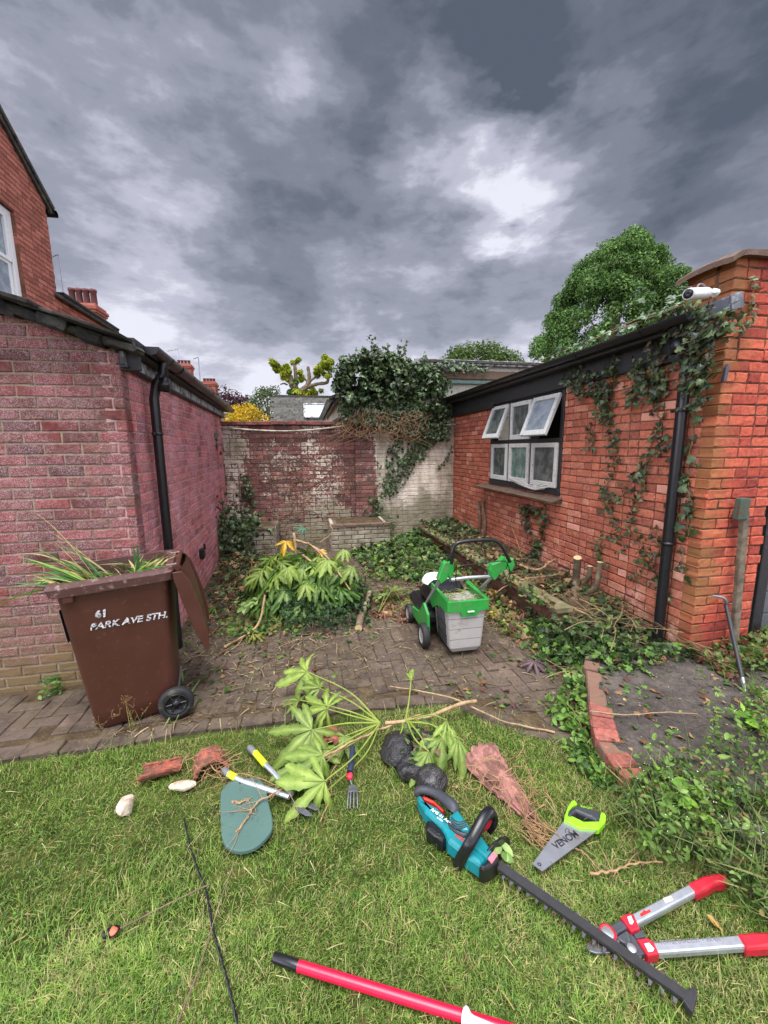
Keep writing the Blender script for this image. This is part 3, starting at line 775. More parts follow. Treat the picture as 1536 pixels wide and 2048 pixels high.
# ================================================================ LEFT OUTBUILDING
LU = np.array([-.24, 4.53, 0]); LLEN = np.linalg.norm(LU); LU /= LLEN; LN = np.array([LU[1], -LU[0], 0])
LC = np.array([-1.21, 3.07, 0])
def onL(s, off, z): return LC + LU * s + LN * off + np.array([0, 0, z])
t = empty('brick_outbuilding', LC, 'low crimson brick outbuilding on the left with white-speckled bricks and black gutter', 'outbuilding')
mb = MB()
topF = lambda s: 2.385 + (3.0 - s) * .325
bricks(mb, (-4.21, 3.07, 0), (1, 0, 0), (0, -1, 0), 3.0, -.04, 3.4, top=topF, bond='S', start=(-.10, -.2125), ends=(3.0, 3.0), jit=.0008, seed=4, depth=.1025)
mb.build('front_wall', [MT['bL'], MT['moL']], t)
mb = MB()
bricks(mb, LC + LN * .0, LU, LN, LLEN, -.04, 2.42, bond='F', start=(.112, .112), ends=(LLEN, LLEN), jit=.0008, seed=9, depth=.09)
mb.build('side_wall', [MT['bL2'], MT['moL2']], t)
# roof of slates, ragged at the verge
mb = MB(); rg = np.random.default_rng(2)
sl_ = -.325; ang = math.atan(.325)
for r in range(14):
    xc0 = -1.175 - r * .23
    for q in range(20):
        y = 2.96 + q * .25 + (r % 2) * .1 + rg.normal(0, .012)
        if q == 0: y -= rg.random() * .03
        xc = xc0 - .053 * (y - 3.0); z = 2.452 + (-1.10 - xc0) * .325
        box(mb, (xc - .10 + rg.normal(0, .01), y, z + rg.normal(0, .004)), (.36, .24, .013 + rg.random() * .008), ch=.003, R=rotm('Y', ang - .03 + rg.normal(0, .012)) @ rotm('Z', rg.normal(0, .02)), col=(rg.uniform(.6, 1.1),) * 3, jit=.002)
# under-verge bedding, thick and lumpy
for r in range(30):
    x = -1.14 - r * .095
    box(mb, (x, 3.035 + rg.normal(0, .012), 2.395 + (-1.21 - x) * .325 + rg.normal(0, .006)), (.13 + rg.random() * .05, .15, .05 + rg.random() * .03), ch=.012, R=rotm('Y', ang + rg.normal(0, .05)), col=(rg.uniform(.35, .8),) * 3, jit=.006)
mb.build('roof', MT['slate'], t)
mb = MB()
for s0 in (0.0,):
    c_ = onL(LLEN / 2, .028, 2.315); box(mb, c_, (.03, LLEN + .05, .085), ch=.004, R=frame((0, 0, 0), LN, LU))
mb.build('fascia_board', MT['fascia'], t)
mb = MB()
box(mb, onL(LLEN / 2, .05, 2.40), (.14, LLEN + .1, .08), ch=.004, R=frame((0, 0, 0), LN, LU))
box(mb, onL(.02, .05, 2.33), (.15, .03, .18), ch=.004, R=frame((0, 0, 0), LN, LU))
box(mb, onL(LLEN / 2, .035, 2.262), (.045, LLEN + .05, .018), ch=.002, R=frame((0, 0, 0), LN, LU))
mb.build('soffit', MT['blackpaint'], t)
def gutter(name, p0, p1, r, parent, joints=()):
    p0 = np.array(p0, float); p1 = np.array(p1, float); d = p1 - p0; Ln = np.linalg.norm(d); d /= Ln
    M = frame(p0, (0, 0, 1), np.cross(d, (0, 0, 1)) * -1)   # x up
    M[:3, 2] = d; M[:3, 1] = np.cross(d, M[:3, 0])
    mb = MB()
    def half(a, b, rr):
        lathe(mb, [(rr, a), (rr, b)], M, 14, a0=PI / 2, a1=3 * PI / 2)
        lathe(mb, [(rr - .004, b), (rr - .004, a)], M, 14, a0=PI / 2, a1=3 * PI / 2)
    half(0, Ln, r)
    for j in joints: half(j - .035, j + .035, r + .006)
    prism(mb, [(r * math.cos(a), r * math.sin(a)) for a in np.linspace(PI / 2, 3 * PI / 2, 12)], -.003, .003, M=M)
    prism(mb, [(r * math.cos(a), r * math.sin(a)) for a in np.linspace(PI / 2, 3 * PI / 2, 12)], Ln - .003, Ln + .003, M=M)
    for j in np.arange(.4, Ln, .8):
        half(j - .012, j + .012, r + .004)
    return mb.build(name, MT['black'], parent)
gutter('gutter', onL(.12, .165, 2.425), onL(LLEN + .12, .165, 2.415), .056, t, (.75, 2.3, 3.6))
def pipe(parent, pts, r, brackets, out, name='downpipe'):
    mb = MB(); tube(mb, pts, r, 14); o = mb.build(name, MT['black'], parent)
    for z in brackets:
        b = MB(); P = np.array(pts); x = np.interp(z, P[::-1, 2], P[::-1, 0]); y = np.interp(z, P[::-1, 2], P[::-1, 1])
        lathe(b, [(r, -.012), (r + .007, -.012), (r + .007, .012), (r, .012)], trm(x, y, z), 16)
        side = np.array([-out[1], out[0], 0])
        box(b, np.array([x, y, z]) + side * (r + .025), (.05, .02, .022), ch=.003, R=frame((0, 0, 0), side, out))
        b.build('pipe_bracket', MT['black'], o)
    for z in (pts[0][2] - .06, ):
        b = MB(); lathe(b, [(r, -.05), (r + .008, -.05), (r + .008, .05), (r, .05)], trm(pts[1][0], pts[1][1], pts[1][2] - .08), 16); b.build('pipe_collar', MT['black'], o)
    return o
sP = .42
pipe(t, [onL(sP, .165, 2.39), onL(sP, .155, 2.29), onL(sP, .10, 2.21), onL(sP, .075, 2.10), onL(sP, .072, 0.0)], .036, (1.83, .8), -LN)

# ================================================================ HOUSE BEHIND, LEFT
t = empty('brick_house', (-4, 6, 0), 'tall orange brick house with a white sash window rising behind the left outbuilding', 'house')
mb = MB()
gab = lambda s: 5.67 + (8.05 - (4.2 + s)) * .69 if 4.2 + s > 5.2 else 5.67 + (8.05 - 5.2) * .69
bricks(mb, (-4.0, 4.2, 0), (0, 1, 0), (1, 0, 0), 3.85, 2.0, 7.5, top=gab, holes=[(1.55, 3.02, 3.7, 5.12)], bond='F', start=(0, -.11), ends=(3.85, 3.85), seed=12, chip=.7)
mb.add([(-4.02, 4.2, 0), (-4.02, 8.05, 0), (-4.02, 8.05, 2.0), (-4.02, 4.2, 2.0)], [(0, 1, 2, 3)], mi=0)
bricks(mb, (-4.0, 8.05, 0), (-1, 0, 0), (0, 1, 0), 4.0, 2.0, 5.6, bond='F', start=(0.0, .1), ends=(4.0, 4.0), seed=13)
mb.build('wall', [MT['bH'], MT['moH']], t)
mb = MB()
for a, b in (((8.16, 5.60), (4.7, 7.98)),):
    d = np.array([0, b[0] - a[0], b[1] - a[1]]); Ln = np.linalg.norm(d); mid = np.array([-4.0, (a[0] + b[0]) / 2, (a[1] + b[1]) / 2 + .02])
    box(mb, mid + np.array([-2.0, 0, .04]), (4.16, Ln, .06), ch=.01, R=rotm('X', -math.atan(.69)))
mb.build('roof', MT['slate'], t)
mb = MB(); box(mb, (-3.98, 6.43, 6.80), (.05, 4.2, .09), ch=.005, R=rotm('X', -math.atan(.69))); mb.build('barge_board', MT['felt'], t)
mb = MB(); lathe(mb, [(.055, -.1), (.055, .35)], frame((-4.02, 8.18, 5.60), (0, 0, 1), (0, 1, 0)), 10); mb.build('gutter_end', MT['black'], t)
mb = MB()
Y0, Y1, Z0, Z1 = 5.75, 7.22, 3.7, 5.12
def frm(mb, x, y0, y1, z0, z1, wy, wz, d):
    box(mb, (x, y0 + wy / 2, (z0 + z1) / 2), (d, wy, z1 - z0), .004); box(mb, (x, y1 - wy / 2, (z0 + z1) / 2), (d, wy, z1 - z0), .004)
    box(mb, (x, (y0 + y1) / 2, z0 + wz / 2), (d * .98, y1 - y0 - 2 * wy, wz), .004); box(mb, (x, (y0 + y1) / 2, z1 - wz / 2), (d * .98, y1 - y0 - 2 * wy, wz), .004)
frm(mb, -4.09, Y0, Y1, Z0, Z1, .09, .08, .07); frm(mb, -4.10, Y0 + .1, Y1 - .1, Z0 + .08, 4.42, .055, .06, .04); frm(mb, -4.075, Y0 + .1, Y1 - .1, 4.40, Z1 - .08, .055, .05, .04)
o = mb.build('window', MT['white_pl'], t)
mb = MB(); box(mb, (-4.10, (Y0 + Y1) / 2, 4.4), (.012, 1.3, 1.3)); mb.build('pane', MT['glass3'], o)
mb = MB(); box(mb, (-4.13, 7.0, 4.4), (.01, .12, 1.3)); mb.build('curtain', mat('net_curtain', rgb(200, 202, 204), .9), o)
mb = MB(); box(mb, (-4.02, (Y0 + Y1) / 2, 3.66), (.14, 1.6, .07), .006); mb.build('sill', MT['fascia'], t)
# lower rear wing of the same house
mb = MB()
bricks(mb, (-4.0, 8.05, 0), (0, 1, 0), (1, 0, 0), 1.95, 2.0, 4.27, bond='F', start=(0, -.11), ends=(1.95, 1.95), seed=15)
mb.build('rear_wall', [MT['bH'], MT['moH']], t)
mb = MB(); box(mb, (-4.6, 9.0, 4.62), (1.6, 2.1, .05), .008, R=rotm('Y', .5)); mb.build('rear_roof', MT['slate'], t)
gutter('rear_gutter', (-3.93, 8.0, 4.33), (-3.93, 10.02, 4.31), .06, t)
def chimney(name, x, y, w1, w2, zt, zb, pots, ph, label, pr=.08):
    t = empty(name, (x, y, zb), label, 'chimney', 'chimney stacks beyond the left roofs')
    mb = MB(); bricks(mb, (x - w1 / 2, y - w2 / 2, zb), (1, 0, 0), (0, -1, 0), w1, 0, zt - zb - .24, bond='F', start=(0, -.11), ends=(w1, w1), seed=21)
    bricks(mb, (x + w1 / 2, y - w2 / 2, zb), (0, 1, 0), (1, 0, 0), w2, 0, zt - zb - .24, bond='F', start=(0.0, 0.05), ends=(w2, w2), seed=22, depth=.05)
    for k, (e, h) in enumerate(((.03, .07), (.06, .08), (.02, .07))):
        box(mb, (x, y, zt - .24 + .04 + .075 * k), (w1 + 2 * e, w2 + 2 * e, h), .01, col=(.5, .4, .4), jit=.003)
    mb.build('stack', [MT['bH'], MT['moH']], t)
    for k in range(pots):
        b = MB(); px = x + (k - (pots - 1) / 2) * w1 / pots * .95
        lathe(b, [(pr, 0), (pr * .92, ph * .8), (pr * 1.12, ph * .84), (pr * 1.12, ph), (pr * .8, ph), (pr * .75, 0)], trm(px, y - w2 * .1, zt), 12)
        b.build('chimney_pot', MT['pot'], t)
    return t
MT['pot'] = mat('clay_pot', rgb(104, 62, 58), .85, var=.3, nscale=10, bump=.3)
chimney('chimney_stack', -5.86, 13.1, .74, .6, 5.68, 3.6, 4, .42, 'brick chimney stack with four tall clay pots beside the house on the left')
chimney('chimney_stack', -5.78, 22.1, .66, .6, 5.92, 3.6, 4, .18, 'small distant brick chimney with short pots above the left gutter', .07)
chimney('chimney_stack', -4.66, 22.1, .62, .6, 5.1, 3.2, 4, .16, 'smallest chimney stack, orange brick with a leafy plant growing on it', .07)
# aerials
for (x, y, z0, z1, lab, arm) in ((-4.05, 8.35, 4.2, 5.05, 'thin grey pole standing on the roof beside the tall brick house', .10), (-1.20, 4.0 + 1.2, 2.5, 2.78, 'small bent wire aerial standing behind the left gutter', .06), (-6.0, 22, 5.9, 6.6, 'small television aerial above the distant chimney', .5)):
    mb = MB(); r = .004 * y / 5 + .002
    tube(mb, [(x, y, z0), (x, y, z1)], r, 6); tube(mb, [(x, y, z1), (x - arm, y + .02, z1 - (.0 if arm < .3 else -.05) - arm * .3)], r * .8, 6)
    if arm > .3:
        for k in range(5): tube(mb, [(x - .1 * k, y - .12, z1 + .03 - .02 * k), (x - .1 * k, y + .12, z1 + .03 - .02 * k)], r * .5, 5)
    tag(mb.build('aerial', MT['steel'], loc=(x, y, z0)), lab, 'aerial')

# ================================================================ BACK GARDEN WALL
t = empty('garden_wall', (.7, 7.5, 0), 'old brick wall across the back with flaking cream paint and a shallow pier', 'wall')
mb = MB()
topB = lambda s: 2.13 if s < 2.05 else (2.13 + min(.5, (s - 2.05) * 1.2))
bricks(mb, (-1.50, 7.5, 0), (1, 0, 0), (0, -1, 0), 4.42, -.05, 2.65, top=topB, bond='F', start=(-.05, -.16), ends=(4.42, 4.42), seed=31, jit=.002, chip=1.6, rec=.0045, joint=.008)
mb.build('brickwork', [MT['bB'], MT['moBp']], t)
mb = MB(); x = -1.5; rg = np.random.default_rng(8)
while x < .52:
    w_ = .225; box(mb, (x + w_ / 2, 7.53, 2.165 + rg.normal(0, .003)), (w_ - .006, .20, .065), ch=.008, R=rotm('Z', rg.normal(0, .01)), jit=.002); x += w_
mb.build('coping', MT['coping_red'], t)
mb = MB()
bricks(mb, (.90, 7.44, 0), (1, 0, 0), (0, -1, 0), .41, -.05, 1.98, bond='F', start=(0, -.11), ends=(.41, .41), seed=33, jit=.002, depth=.10)
mb.build('pier', [MT['bB'], MT['moB']], t)
# white conduit along the wall
mb = MB()
tube(mb, spline([(-1.46, 7.44, 2.085), (-.9, 7.43, 2.04), (-.35, 7.43, 2.02), (.2, 7.43, 2.05), (.75, 7.43, 2.115)], 6), .016, 8); tube(mb, [(1.30, 7.42, 2.12), (2.90, 7.42, 2.135)], .016, 8)
tag(mb.build('conduit', mat('old_white_pipe', rgb(184, 176, 162), .6, dirt=rgb(120, 104, 84), dirt_amt=.5), loc=(0, 7.43, 2.08)), 'thin white pipe running along the top of the back garden wall', 'pipe')
# lantern shaped bird feeder
p = AY(492, 985, 7.40)
t = empty('bird_feeder', p - np.array([0, 0, .2]), 'small rusty box-shaped bird feeder hanging on the back wall', 'bird feeder')
MT['rust'] = mat('rusty_metal', rgb(96, 72, 52), .8, var=.4, nscale=30, bump=.5, dirt=rgb(60, 66, 42), dirt_amt=.5)
mb = MB()
for sx in (-.075, .075):
    for sy in (-.04, .04): box(mb, p + np.array([sx, sy, 0]), (.012, .012, .26))
box(mb, p + np.array([0, 0, -.13]), (.18, .11, .015), .003); mb.build('cage', MT['rust'], t)
mb = MB(); box(mb, p + np.array([0, 0, -.06]), (.12, .07, .12), .01); mb.build('seed_box', mat('dark_wire', rgb(64, 60, 44), .9, bump=.8, bscale=60), t)
mb = MB(); lathe(mb, [(.125, .12), (.11, .135), (.03, .20), (.012, .23), (.0, .23)], trm(*p) @ rotm('Z', PI / 4), 4, smooth=False); mb.build('feeder_roof', MT['rust'], t)
# planters
def planter(x0, x1, y0, h, label, fb):
    t = empty('brick_planter', ((x0 + x1) / 2, y0, 0), label, 'planter', 'planters at the foot of the back wall')
    mb = MB()
    bricks(mb, (x0, y0, 0), (1, 0, 0), (0, -1, 0), x1 - x0, -.04, h - .055, bond='S', start=(0, -.11), ends=(x1 - x0,) * 2, seed=41, jit=.0015)
    bricks(mb, (x1, y0, 0), (0, 1, 0), (1, 0, 0), 7.5 - y0, -.04, h - .055, bond='S', start=(.105, .05), ends=(7.5 - y0,) * 2, seed=42, depth=.05)
    bricks(mb, (x0, 7.45, 0), (0, -1, 0), (-1, 0, 0), 7.45 - y0 - .1, -.04, h - .055, bond='S', start=(.0, .05), ends=(7.35 - y0,) * 2, seed=43, depth=.05)
    mb.build('planter_wall', [MT['bPl'], MT['moB']], t)
    mb = MB(); x = x0 - .01
    while x < x1:
        w_ = min(.225, x1 + .012 - x); box(mb, (x + w_ / 2, y0 + .05, h - .025), (w_ - .006, .13, .05), ch=.007, jit=.002); x += .225
    mb.build('planter_coping', MT['tile_br'], t)
    mb = MB(); box(mb, ((x0 + x1) / 2, (y0 + 7.5) / 2 + .06, h - .10), (x1 - x0 - .12, 7.4 - y0, .08), jit=.01); mb.build('soil', MT['earth'], t)
planter(-1.40, -.56, 6.45, .46, 'low white painted brick planter in the back left corner, ivy spilling over it', 0)
planter(.36, 1.36, 6.50, .44, 'low white painted brick planter standing in front of the back wall pier', 1)

# ================================================================ RIGHT OUTBUILDING
XR = 2.87
t = empty('brick_outbuilding', (XR, 5, 0), 'low orange brick outbuilding on the right with black eaves, ivy and an open window', 'outbuilding')
RB = t
WY0, WY1, WZ0, WZ1 = 4.08, 5.87, 1.13, 2.33
mb = MB()
bricks(mb, (XR, 2.36, 0), (0, 1, 0), (-1, 0, 0), 5.2, -.04, 2.56, holes=[(WY0 - 2.36, WY1 - 2.36, WZ0, WZ1 + .3)], bond='F', start=(.11, .11), ends=(5.2, 5.2), seed=51, jit=.0022, chip=1.5, joint=.009, depth=.09)
mb.build('wall', [MT['bR'], MT['moR']], t)
mb = MB()
bricks(mb, (XR, 2.36, 0), (1, 0, 0), (0, -1, 0), .57, -.04, 2.90, bond='F', start=(0, -.1125), ends=(.57, .57), seed=52, jit=.0022, chip=1.6, joint=.009, depth=.1)
bricks(mb, (XR, 2.36 + .35, 0), (0, -1, 0), (-1, 0, 0), .35, 2.585, 2.90, bond='F', start=(0, -.11), ends=(.25, .25), seed=53, jit=.0022, chip=1.6, joint=.009, depth=.1)
box(mb, (XR + .30, 2.36 + .23, 2.70), (.50, .22, .36), mi=1)
bricks(mb, (XR + .57, 2.36, 0), (0, 1, 0), (1, 0, 0), .5, -.04, 2.90, bond='F', start=(.11, .11), ends=(.5, .5), seed=54, depth=.05)
mb.build('pier', [MT['bP'], MT['moR']], t)
# coping tiles on the pier
mb = MB()
prof = []
for k, (x0, x1, zt0, zt1) in enumerate(((2.785, 2.90, 2.915, 2.965), (2.89, 3.18, 2.966, 2.972), (3.18, 3.48, 2.974, 2.972))):
    n_ = 7
    for j in range(n_):
        a0, a1 = j / n_, (j + 1) / n_
        for (aa, bb) in ((a0, a1),):
            xs = np.linspace(x0, x1, 5); V = []
            y0, y1 = 2.31 + .42 * aa, 2.31 + .42 * bb
            for x in xs:
                f_ = (x - x0) / (x1 - x0); zt = zt0 + (zt1 - zt0) * math.sin(f_ * PI / 2)
                for y in (y0, y1):
                    cz = .018 * math.cos((y - 2.52) / .21 * PI / 2)
                    V += [(x, y, zt + cz - .035), (x, y, zt + cz)]
            V = np.array(V) + RNG.normal(0, .0012, (20, 3)); f = []
            for q in range(4):
                b = q * 4; f += [(b + 1, b + 5, b + 7, b + 3), (b, b + 2, b + 6, b + 4), (b, b + 4, b + 5, b + 1), (b + 2, b + 3, b + 7, b + 6)]
            f += [(0, 1, 3, 2), (16, 18, 19, 17)]
            mb.add(V, f)
mb.build('pier_coping', MT['tile_br'], t)
mb = MB()
V = [(XR - .02, 2.348, 2.62), (XR + .03, 2.35, 2.66), (XR - .022, 2.36, 2.585), (XR - .022, 2.36, 2.70), (XR - .022, 2.72, 2.585), (XR - .022, 2.72, 2.70), (XR + .10, 2.347, 2.63), (XR + .10, 2.347, 2.71), (XR - .022, 2.347, 2.585), (XR - .022, 2.347, 2.70)]
box(mb, (XR - .012, 2.54, 2.645), (.012, .38, .10), .003, R=rotm('Y', .06), jit=.002); box(mb, (XR + .03, 2.35, 2.66), (.10, .012, .10), .003, R=rotm('Y', -.3), jit=.002)
mb.build('lead_flashing', MT['lead'], t)
# roof
mb = MB(); rg = np.random.default_rng(6)
for r in range(10):
    for q in range(22):
        y = 2.72 + q * .24 + (r % 2) * .1
        if y > 7.8: continue
        x = 2.78 + r * .25
        box(mb, (x + .1, y, 2.648 + r * .25 * .16 + rg.normal(0, .003)), (.34, .23, .014), .003, R=rotm('Y', -math.atan(.16) + .035 + rg.normal(0, .01)) @ rotm('Z', rg.normal(0, .02)), col=(rg.uniform(.5, 1.0),) * 3, jit=.002)
mb.build('roof', MT['slate'], t)
mb = MB()
box(mb, (2.78, 5.22, 2.575), (.17, 5.1, .10), .006); box(mb, (2.845, 5.22, 2.44), (.05, 5.1, .20), .006)
box(mb, (2.835, 6.72, 2.34), (.06, 1.95, .10), .006)
mb.build('eaves_board', MT['blackpaint'], t)
gutter('gutter', (2.655, 2.45, 2.60), (2.655, 7.72, 2.63), .052, t, (1.2, 3.0))
pipe(t, [(2.67, 2.60, 2.56), (2.72, 2.59, 2.50), (2.785, 2.585, 2.42), (2.80, 2.58, 2.30), (2.80, 2.575, .03)], .040, (1.96, .93), np.array([1, 0, 0]))
# window
win = MB()
fx = XR + .035
def bar(mb, y0, y1, z0, z1, x=fx, d=.09, ch=.004): box(mb, (x, (y0 + y1) / 2, (z0 + z1) / 2), (d, y1 - y0, z1 - z0), ch)
ys = [WY0, WY0 + .64, WY0 + 1.22, WY1]
for k, y in enumerate((WY0 + .03, WY0 + .63, WY0 + 1.205, WY1 - .03)): bar(win, y - .028, y + .028, WZ0, WZ1 + .2)
bar(win, WY0 - .0, WY1, WZ0 - .0, WZ0 + .08, x=fx - .005, d=.10); bar(win, WY0, WY1, 1.745, 1.80, x=fx - .004, d=.10); bar(win, WY0, WY1, WZ1 - .01, WZ1 + .22, x=fx + .002)
wino = win.build('window', MT['blackpaint'], t)
bays = [(WY0 + .06, WY0 + .60), (WY0 + .66, WY0 + 1.175), (WY0 + 1.235, WY1 - .06)]
def casement(y0, y1, z0, z1, tilt, glass, m_, seed):
    """opening light; hinged along its top edge"""
    H_ = z1 - z0; W_ = y1 - y0; M = trm(fx - .045, (y0 + y1) / 2, z1) @ rotm('Y', tilt)
    mb = MB(); mb.M = M; st = .055
    for sy in (-1, 1): box(mb, (0, sy * (W_ / 2 - st / 2), -H_ / 2), (.042, st, H_), .005, jit=.0008)
    box(mb, (0, 0, -st / 2), (.041, W_ - 2 * st, st), .005); box(mb, (0, 0, -H_ + st * .6), (.041, W_ - 2 * st, st * 1.2), .005)
    o = mb.build('casement', m_, wino)
    g = MB(); g.M = M; box(g, (.004, 0, -H_ / 2), (.006, W_ - 2 * st + .01, H_ - 2 * st + .01)); g.build('pane', glass, wino)
for k, (a, b) in enumerate(bays):
    casement(a, b, 1.80, 2.30, (.36, 0.0, .34)[k], MT[('glass3', 'glass', 'glass')[k]], MT['wood_w'], k)
    casement(a, b, 1.215, 1.745, 0.0, MT[('glass', 'glass2', 'glass')[k]], MT['wood_peel'] if k < 2 else MT['wood_w'], k + 5)
for k in (0, 2):
    a_, b_ = bays[k]; mb = MB(); ym = (a_ + b_) / 2; tube(mb, [(fx - .02, ym, 1.83), (fx - .11, ym + .02, 1.855), (fx - .19, ym, 1.84)], .005, 6); mb.build('stay', MT['blackpaint'], wino)
# sagging strips of paint and film along the foot of two lower lights
mb = MB()
for k in range(7):
    y0 = WY0 + .06 + rg.random() * .3; z = 1.20 + rg.random() * .06
    tube(mb, spline([(fx - .075, y0, z), (fx - .09, y0 + .25, z - .02 - rg.random() * .03), (fx - .08, y0 + .5 + rg.random() * .3, z + rg.random() * .02)], 5), .0035 + rg.random() * .003, 5, sq=2.2, jit=.2)
mb.build('peeling_strips', MT['wood_peel'], wino)
mb = MB(); rgd = MB()
box(rgd, (3.6, 5, 1.75), (.02, 2.4, 1.6)); rgd.build('room_shade_sheet', mat('painted_room_shade', (.01, .01, .01), .9), t)  # black sheet behind the panes, the room's shade put into its colour
y = WY0 - .06
while y < WY1 + .08:
    box(mb, (XR - .04, y + .08, 1.095 + rg.normal(0, .002)), (.22, .155, .022), .004, R=rotm('Y', -.26) @ rotm('Z', rg.normal(0, .02)), jit=.0015); y += .16
box(mb, (XR - .01, (WY0 + WY1) / 2, 1.062), (.12, WY1 - WY0 + .1, .03), .006)
mb.build('tiled_sill', MT['tile_br'], t)
# air brick
mb = MB(); q = AX(948, 824, XR - .01)
for k in range(3): box(mb, q + np.array([0, 0, -.015 + .015 * k]), (.012, .18, .008))
mb.build('air_brick', MT['moR'], t)
# raised bed with stone coping
t = empty('raised_bed', (2.1, 5, 0), 'low raised bed along the right wall with mossy stone coping over brown bricks', 'raised bed')
b0, b1 = np.array([2.17, 3.02, 0]), np.array([2.03, 6.75, 0]); bu = (b1 - b0); bl = np.linalg.norm(bu); bu /= bl; bn = np.array([-bu[1], bu[0], 0])
mb = MB(); bricks(mb, b0, bu, bn, bl, -.04, .215, bond='S', start=(0, -.11), ends=(bl, bl), seed=61, jit=.002, chip=1.5); mb.build('bed_wall', [MT['bBed'], MT['moB']], t)
mb = MB(); s = -.03
while s < bl:
    w_ = min(.62, bl + .03 - s); c_ = b0 + bu * (s + w_ / 2) - bn * .065; box(mb, (c_[0], c_[1], .238), (w_ - .006, .17, .05), .008, R=frame((0, 0, 0), bu, -bn), jit=.003); s += w_
mb.build('stone_coping', MT['sleeper'], t)
mb = MB(); nx, ny = 12, 50; gx = np.linspace(2.2, 2.86, nx); gy = np.linspace(2.9, 7.45, ny); X_, Y_ = np.meshgrid(gx, gy)
Zs = .20 + .05 * (X_ - 2.2) / .6 + .06 * (vnoise(X_, Y_, .25, 2) - .4) - np.clip((3.4 - Y_) * .35, 0, .2)
i = (np.arange(ny - 1)[:, None] * nx + np.arange(nx - 1)).ravel()
mb.add(np.stack([X_.ravel(), Y_.ravel(), Zs.ravel()], 1), np.stack([i, i + 1, i + nx + 1, i + nx], 1), smooth=True); mb.build('soil', MT['earth'], t)
# ================================================================ VEGETATION AND BACKGROUND
MT['leaf'] = leafmat('leaf_green'); MT['leaf_gloss'] = leafmat('leaf_glossy', rough=.36, trans=.15, spec=.45)
MT['leaf_far'] = leafmat('leaf_far', rough=.6, trans=.3, spec=.2)
MT['grass'] = leafmat('grass_blade', rough=.5, trans=.4, spec=.3)
MT['bark'] = mat('bark', rgb(110, 94, 74), .9, var=.45, nscale=40, bump=.7, bscale=90, bd=.003, dirt=rgb(150, 134, 108), dirt_amt=.35)
MT['bark_tan'] = mat('tan_bark', rgb(176, 146, 108), .85, var=.4, nscale=50, bump=.5, bscale=110, bd=.002, dirt=rgb(110, 86, 62), dirt_amt=.4)
MT['twig'] = mat('dry_twig', rgb(158, 130, 98), .85, var=.4, nscale=60, bump=.4, attr=True)
MT['cutwood'] = mat('cut_wood', rgb(206, 178, 132), .8, var=.2)
GR_IVY = [rgb(50, 66, 38), rgb(64, 84, 48), rgb(80, 104, 62), rgb(42, 56, 34), rgb(104, 126, 86), rgb(60, 72, 42)]
GR_MID = [rgb(70, 104, 44), rgb(92, 126, 54), rgb(56, 86, 38), rgb(112, 144, 70)]

def rvec(n): return RNG.normal(0, 1, (n, 3))
def crown(mb, blobs, N_, size, cols, T=T_QUAD, flat=.0, lo=.35):
    """leaves on the shells of many small clumps"""
    w_ = np.array([b[3] ** 2 for b in blobs]); cnt = RNG.multinomial(N_, w_ / w_.sum())
    for (x, y, z, r), n in zip(blobs, cnt):
        if n == 0: continue
        d = rvec(n); d[:, 2] += .25; d /= np.linalg.norm(d, axis=1, keepdims=True)
        rad = r * (lo + (1 - lo) * RNG.random(n) ** .45)
        p = np.array([x, y, z]) + d * rad[:, None] * np.array([1, 1, .85])
        nor = d + rvec(n) * .55 + np.array([0, 0, .35])
        k = RNG.normal(0, .16)
        scatter(mb, T, p, nor, RNG.uniform(-PI, PI, n), size * RNG.uniform(.6, 1.3, n), pick(cols, n) * (1 + k))
def tree_blobs(cx, cy, z0, z1, prof, n, r0, r1, seed=0):
    rg = np.random.default_rng(seed); out = []
    for i in range(n):
        t = rg.random(); a = rg.uniform(0, 2 * PI); R = np.interp(t, [p[0] for p in prof], [p[1] for p in prof]) * (.55 + .45 * rg.random() ** .5)
        out.append((cx + R * math.cos(a), cy + R * math.sin(a), z0 + (z1 - z0) * t, rg.uniform(r0, r1)))
    return out
def tree(name, x, y, zb, z0, z1, prof, n, r0, r1, N_, size, cols, label, cat, group=None, trunk=.12, seed=0, T=T_QUAD):
    t = empty(name, (x, y, zb), label, cat, group)
    mb = MB(); bl = tree_blobs(x, y, z0, z1, prof, n, r0, r1, seed); crown(mb, bl, N_, size, cols, T); mb.build('crown', MT['leaf_far'], t)
    mb = MB(); tube(mb, spline([(x, y, zb), (x + .05, y, (zb + z0) / 2), (x - .05, y, z0), (x, y + .05, (z0 + z1) / 2), (x, y, z1 - .2)], 4), np.linspace(trunk, trunk * .2, 17), 8, jit=.06)
    rg = np.random.default_rng(seed + 9)
    for k in range(9):
        b = bl[rg.integers(len(bl))]; zz = z0 + (b[2] - z0) * .4
        tube(mb, spline([(x, y, zz), ((x + b[0]) / 2, (y + b[1]) / 2, (zz + b[2]) / 2 + .1), b[:3]], 3), np.linspace(trunk * .35, trunk * .08, 7), 6)
    mb.build('trunk', MT['bark'], t)
    return t
p = AY(1225, 700, 16)
tree('evergreen_tree', p[0], 16, 0, 3.9, 10.3, [(0, 3.3), (.3, 3.3), (.52, 2.7), (.72, 2.05), (.88, 1.25), (1, .3)], 320, .25, .60, 120000, .12, [rgb(60, 90, 48), rgb(80, 114, 58), rgb(100, 132, 70), rgb(50, 78, 44), rgb(122, 150, 84)], 'large dense evergreen tree rising behind the right outbuilding roof', 'tree', trunk=.22, seed=1)
p = AY(1335, 690, 15)
tree('conifer_shrub', p[0], 15, 0, 3.6, 7.2, [(0, 1.6), (.5, 1.5), (.9, .7), (1, .3)], 50, .3, .6, 9000, .09, [rgb(58, 92, 50), rgb(46, 78, 44), rgb(72, 104, 58)], 'feathery green conifer between the big evergreen and the security camera', 'shrub', trunk=.1, seed=3)
p = AY(955, 740, 14)
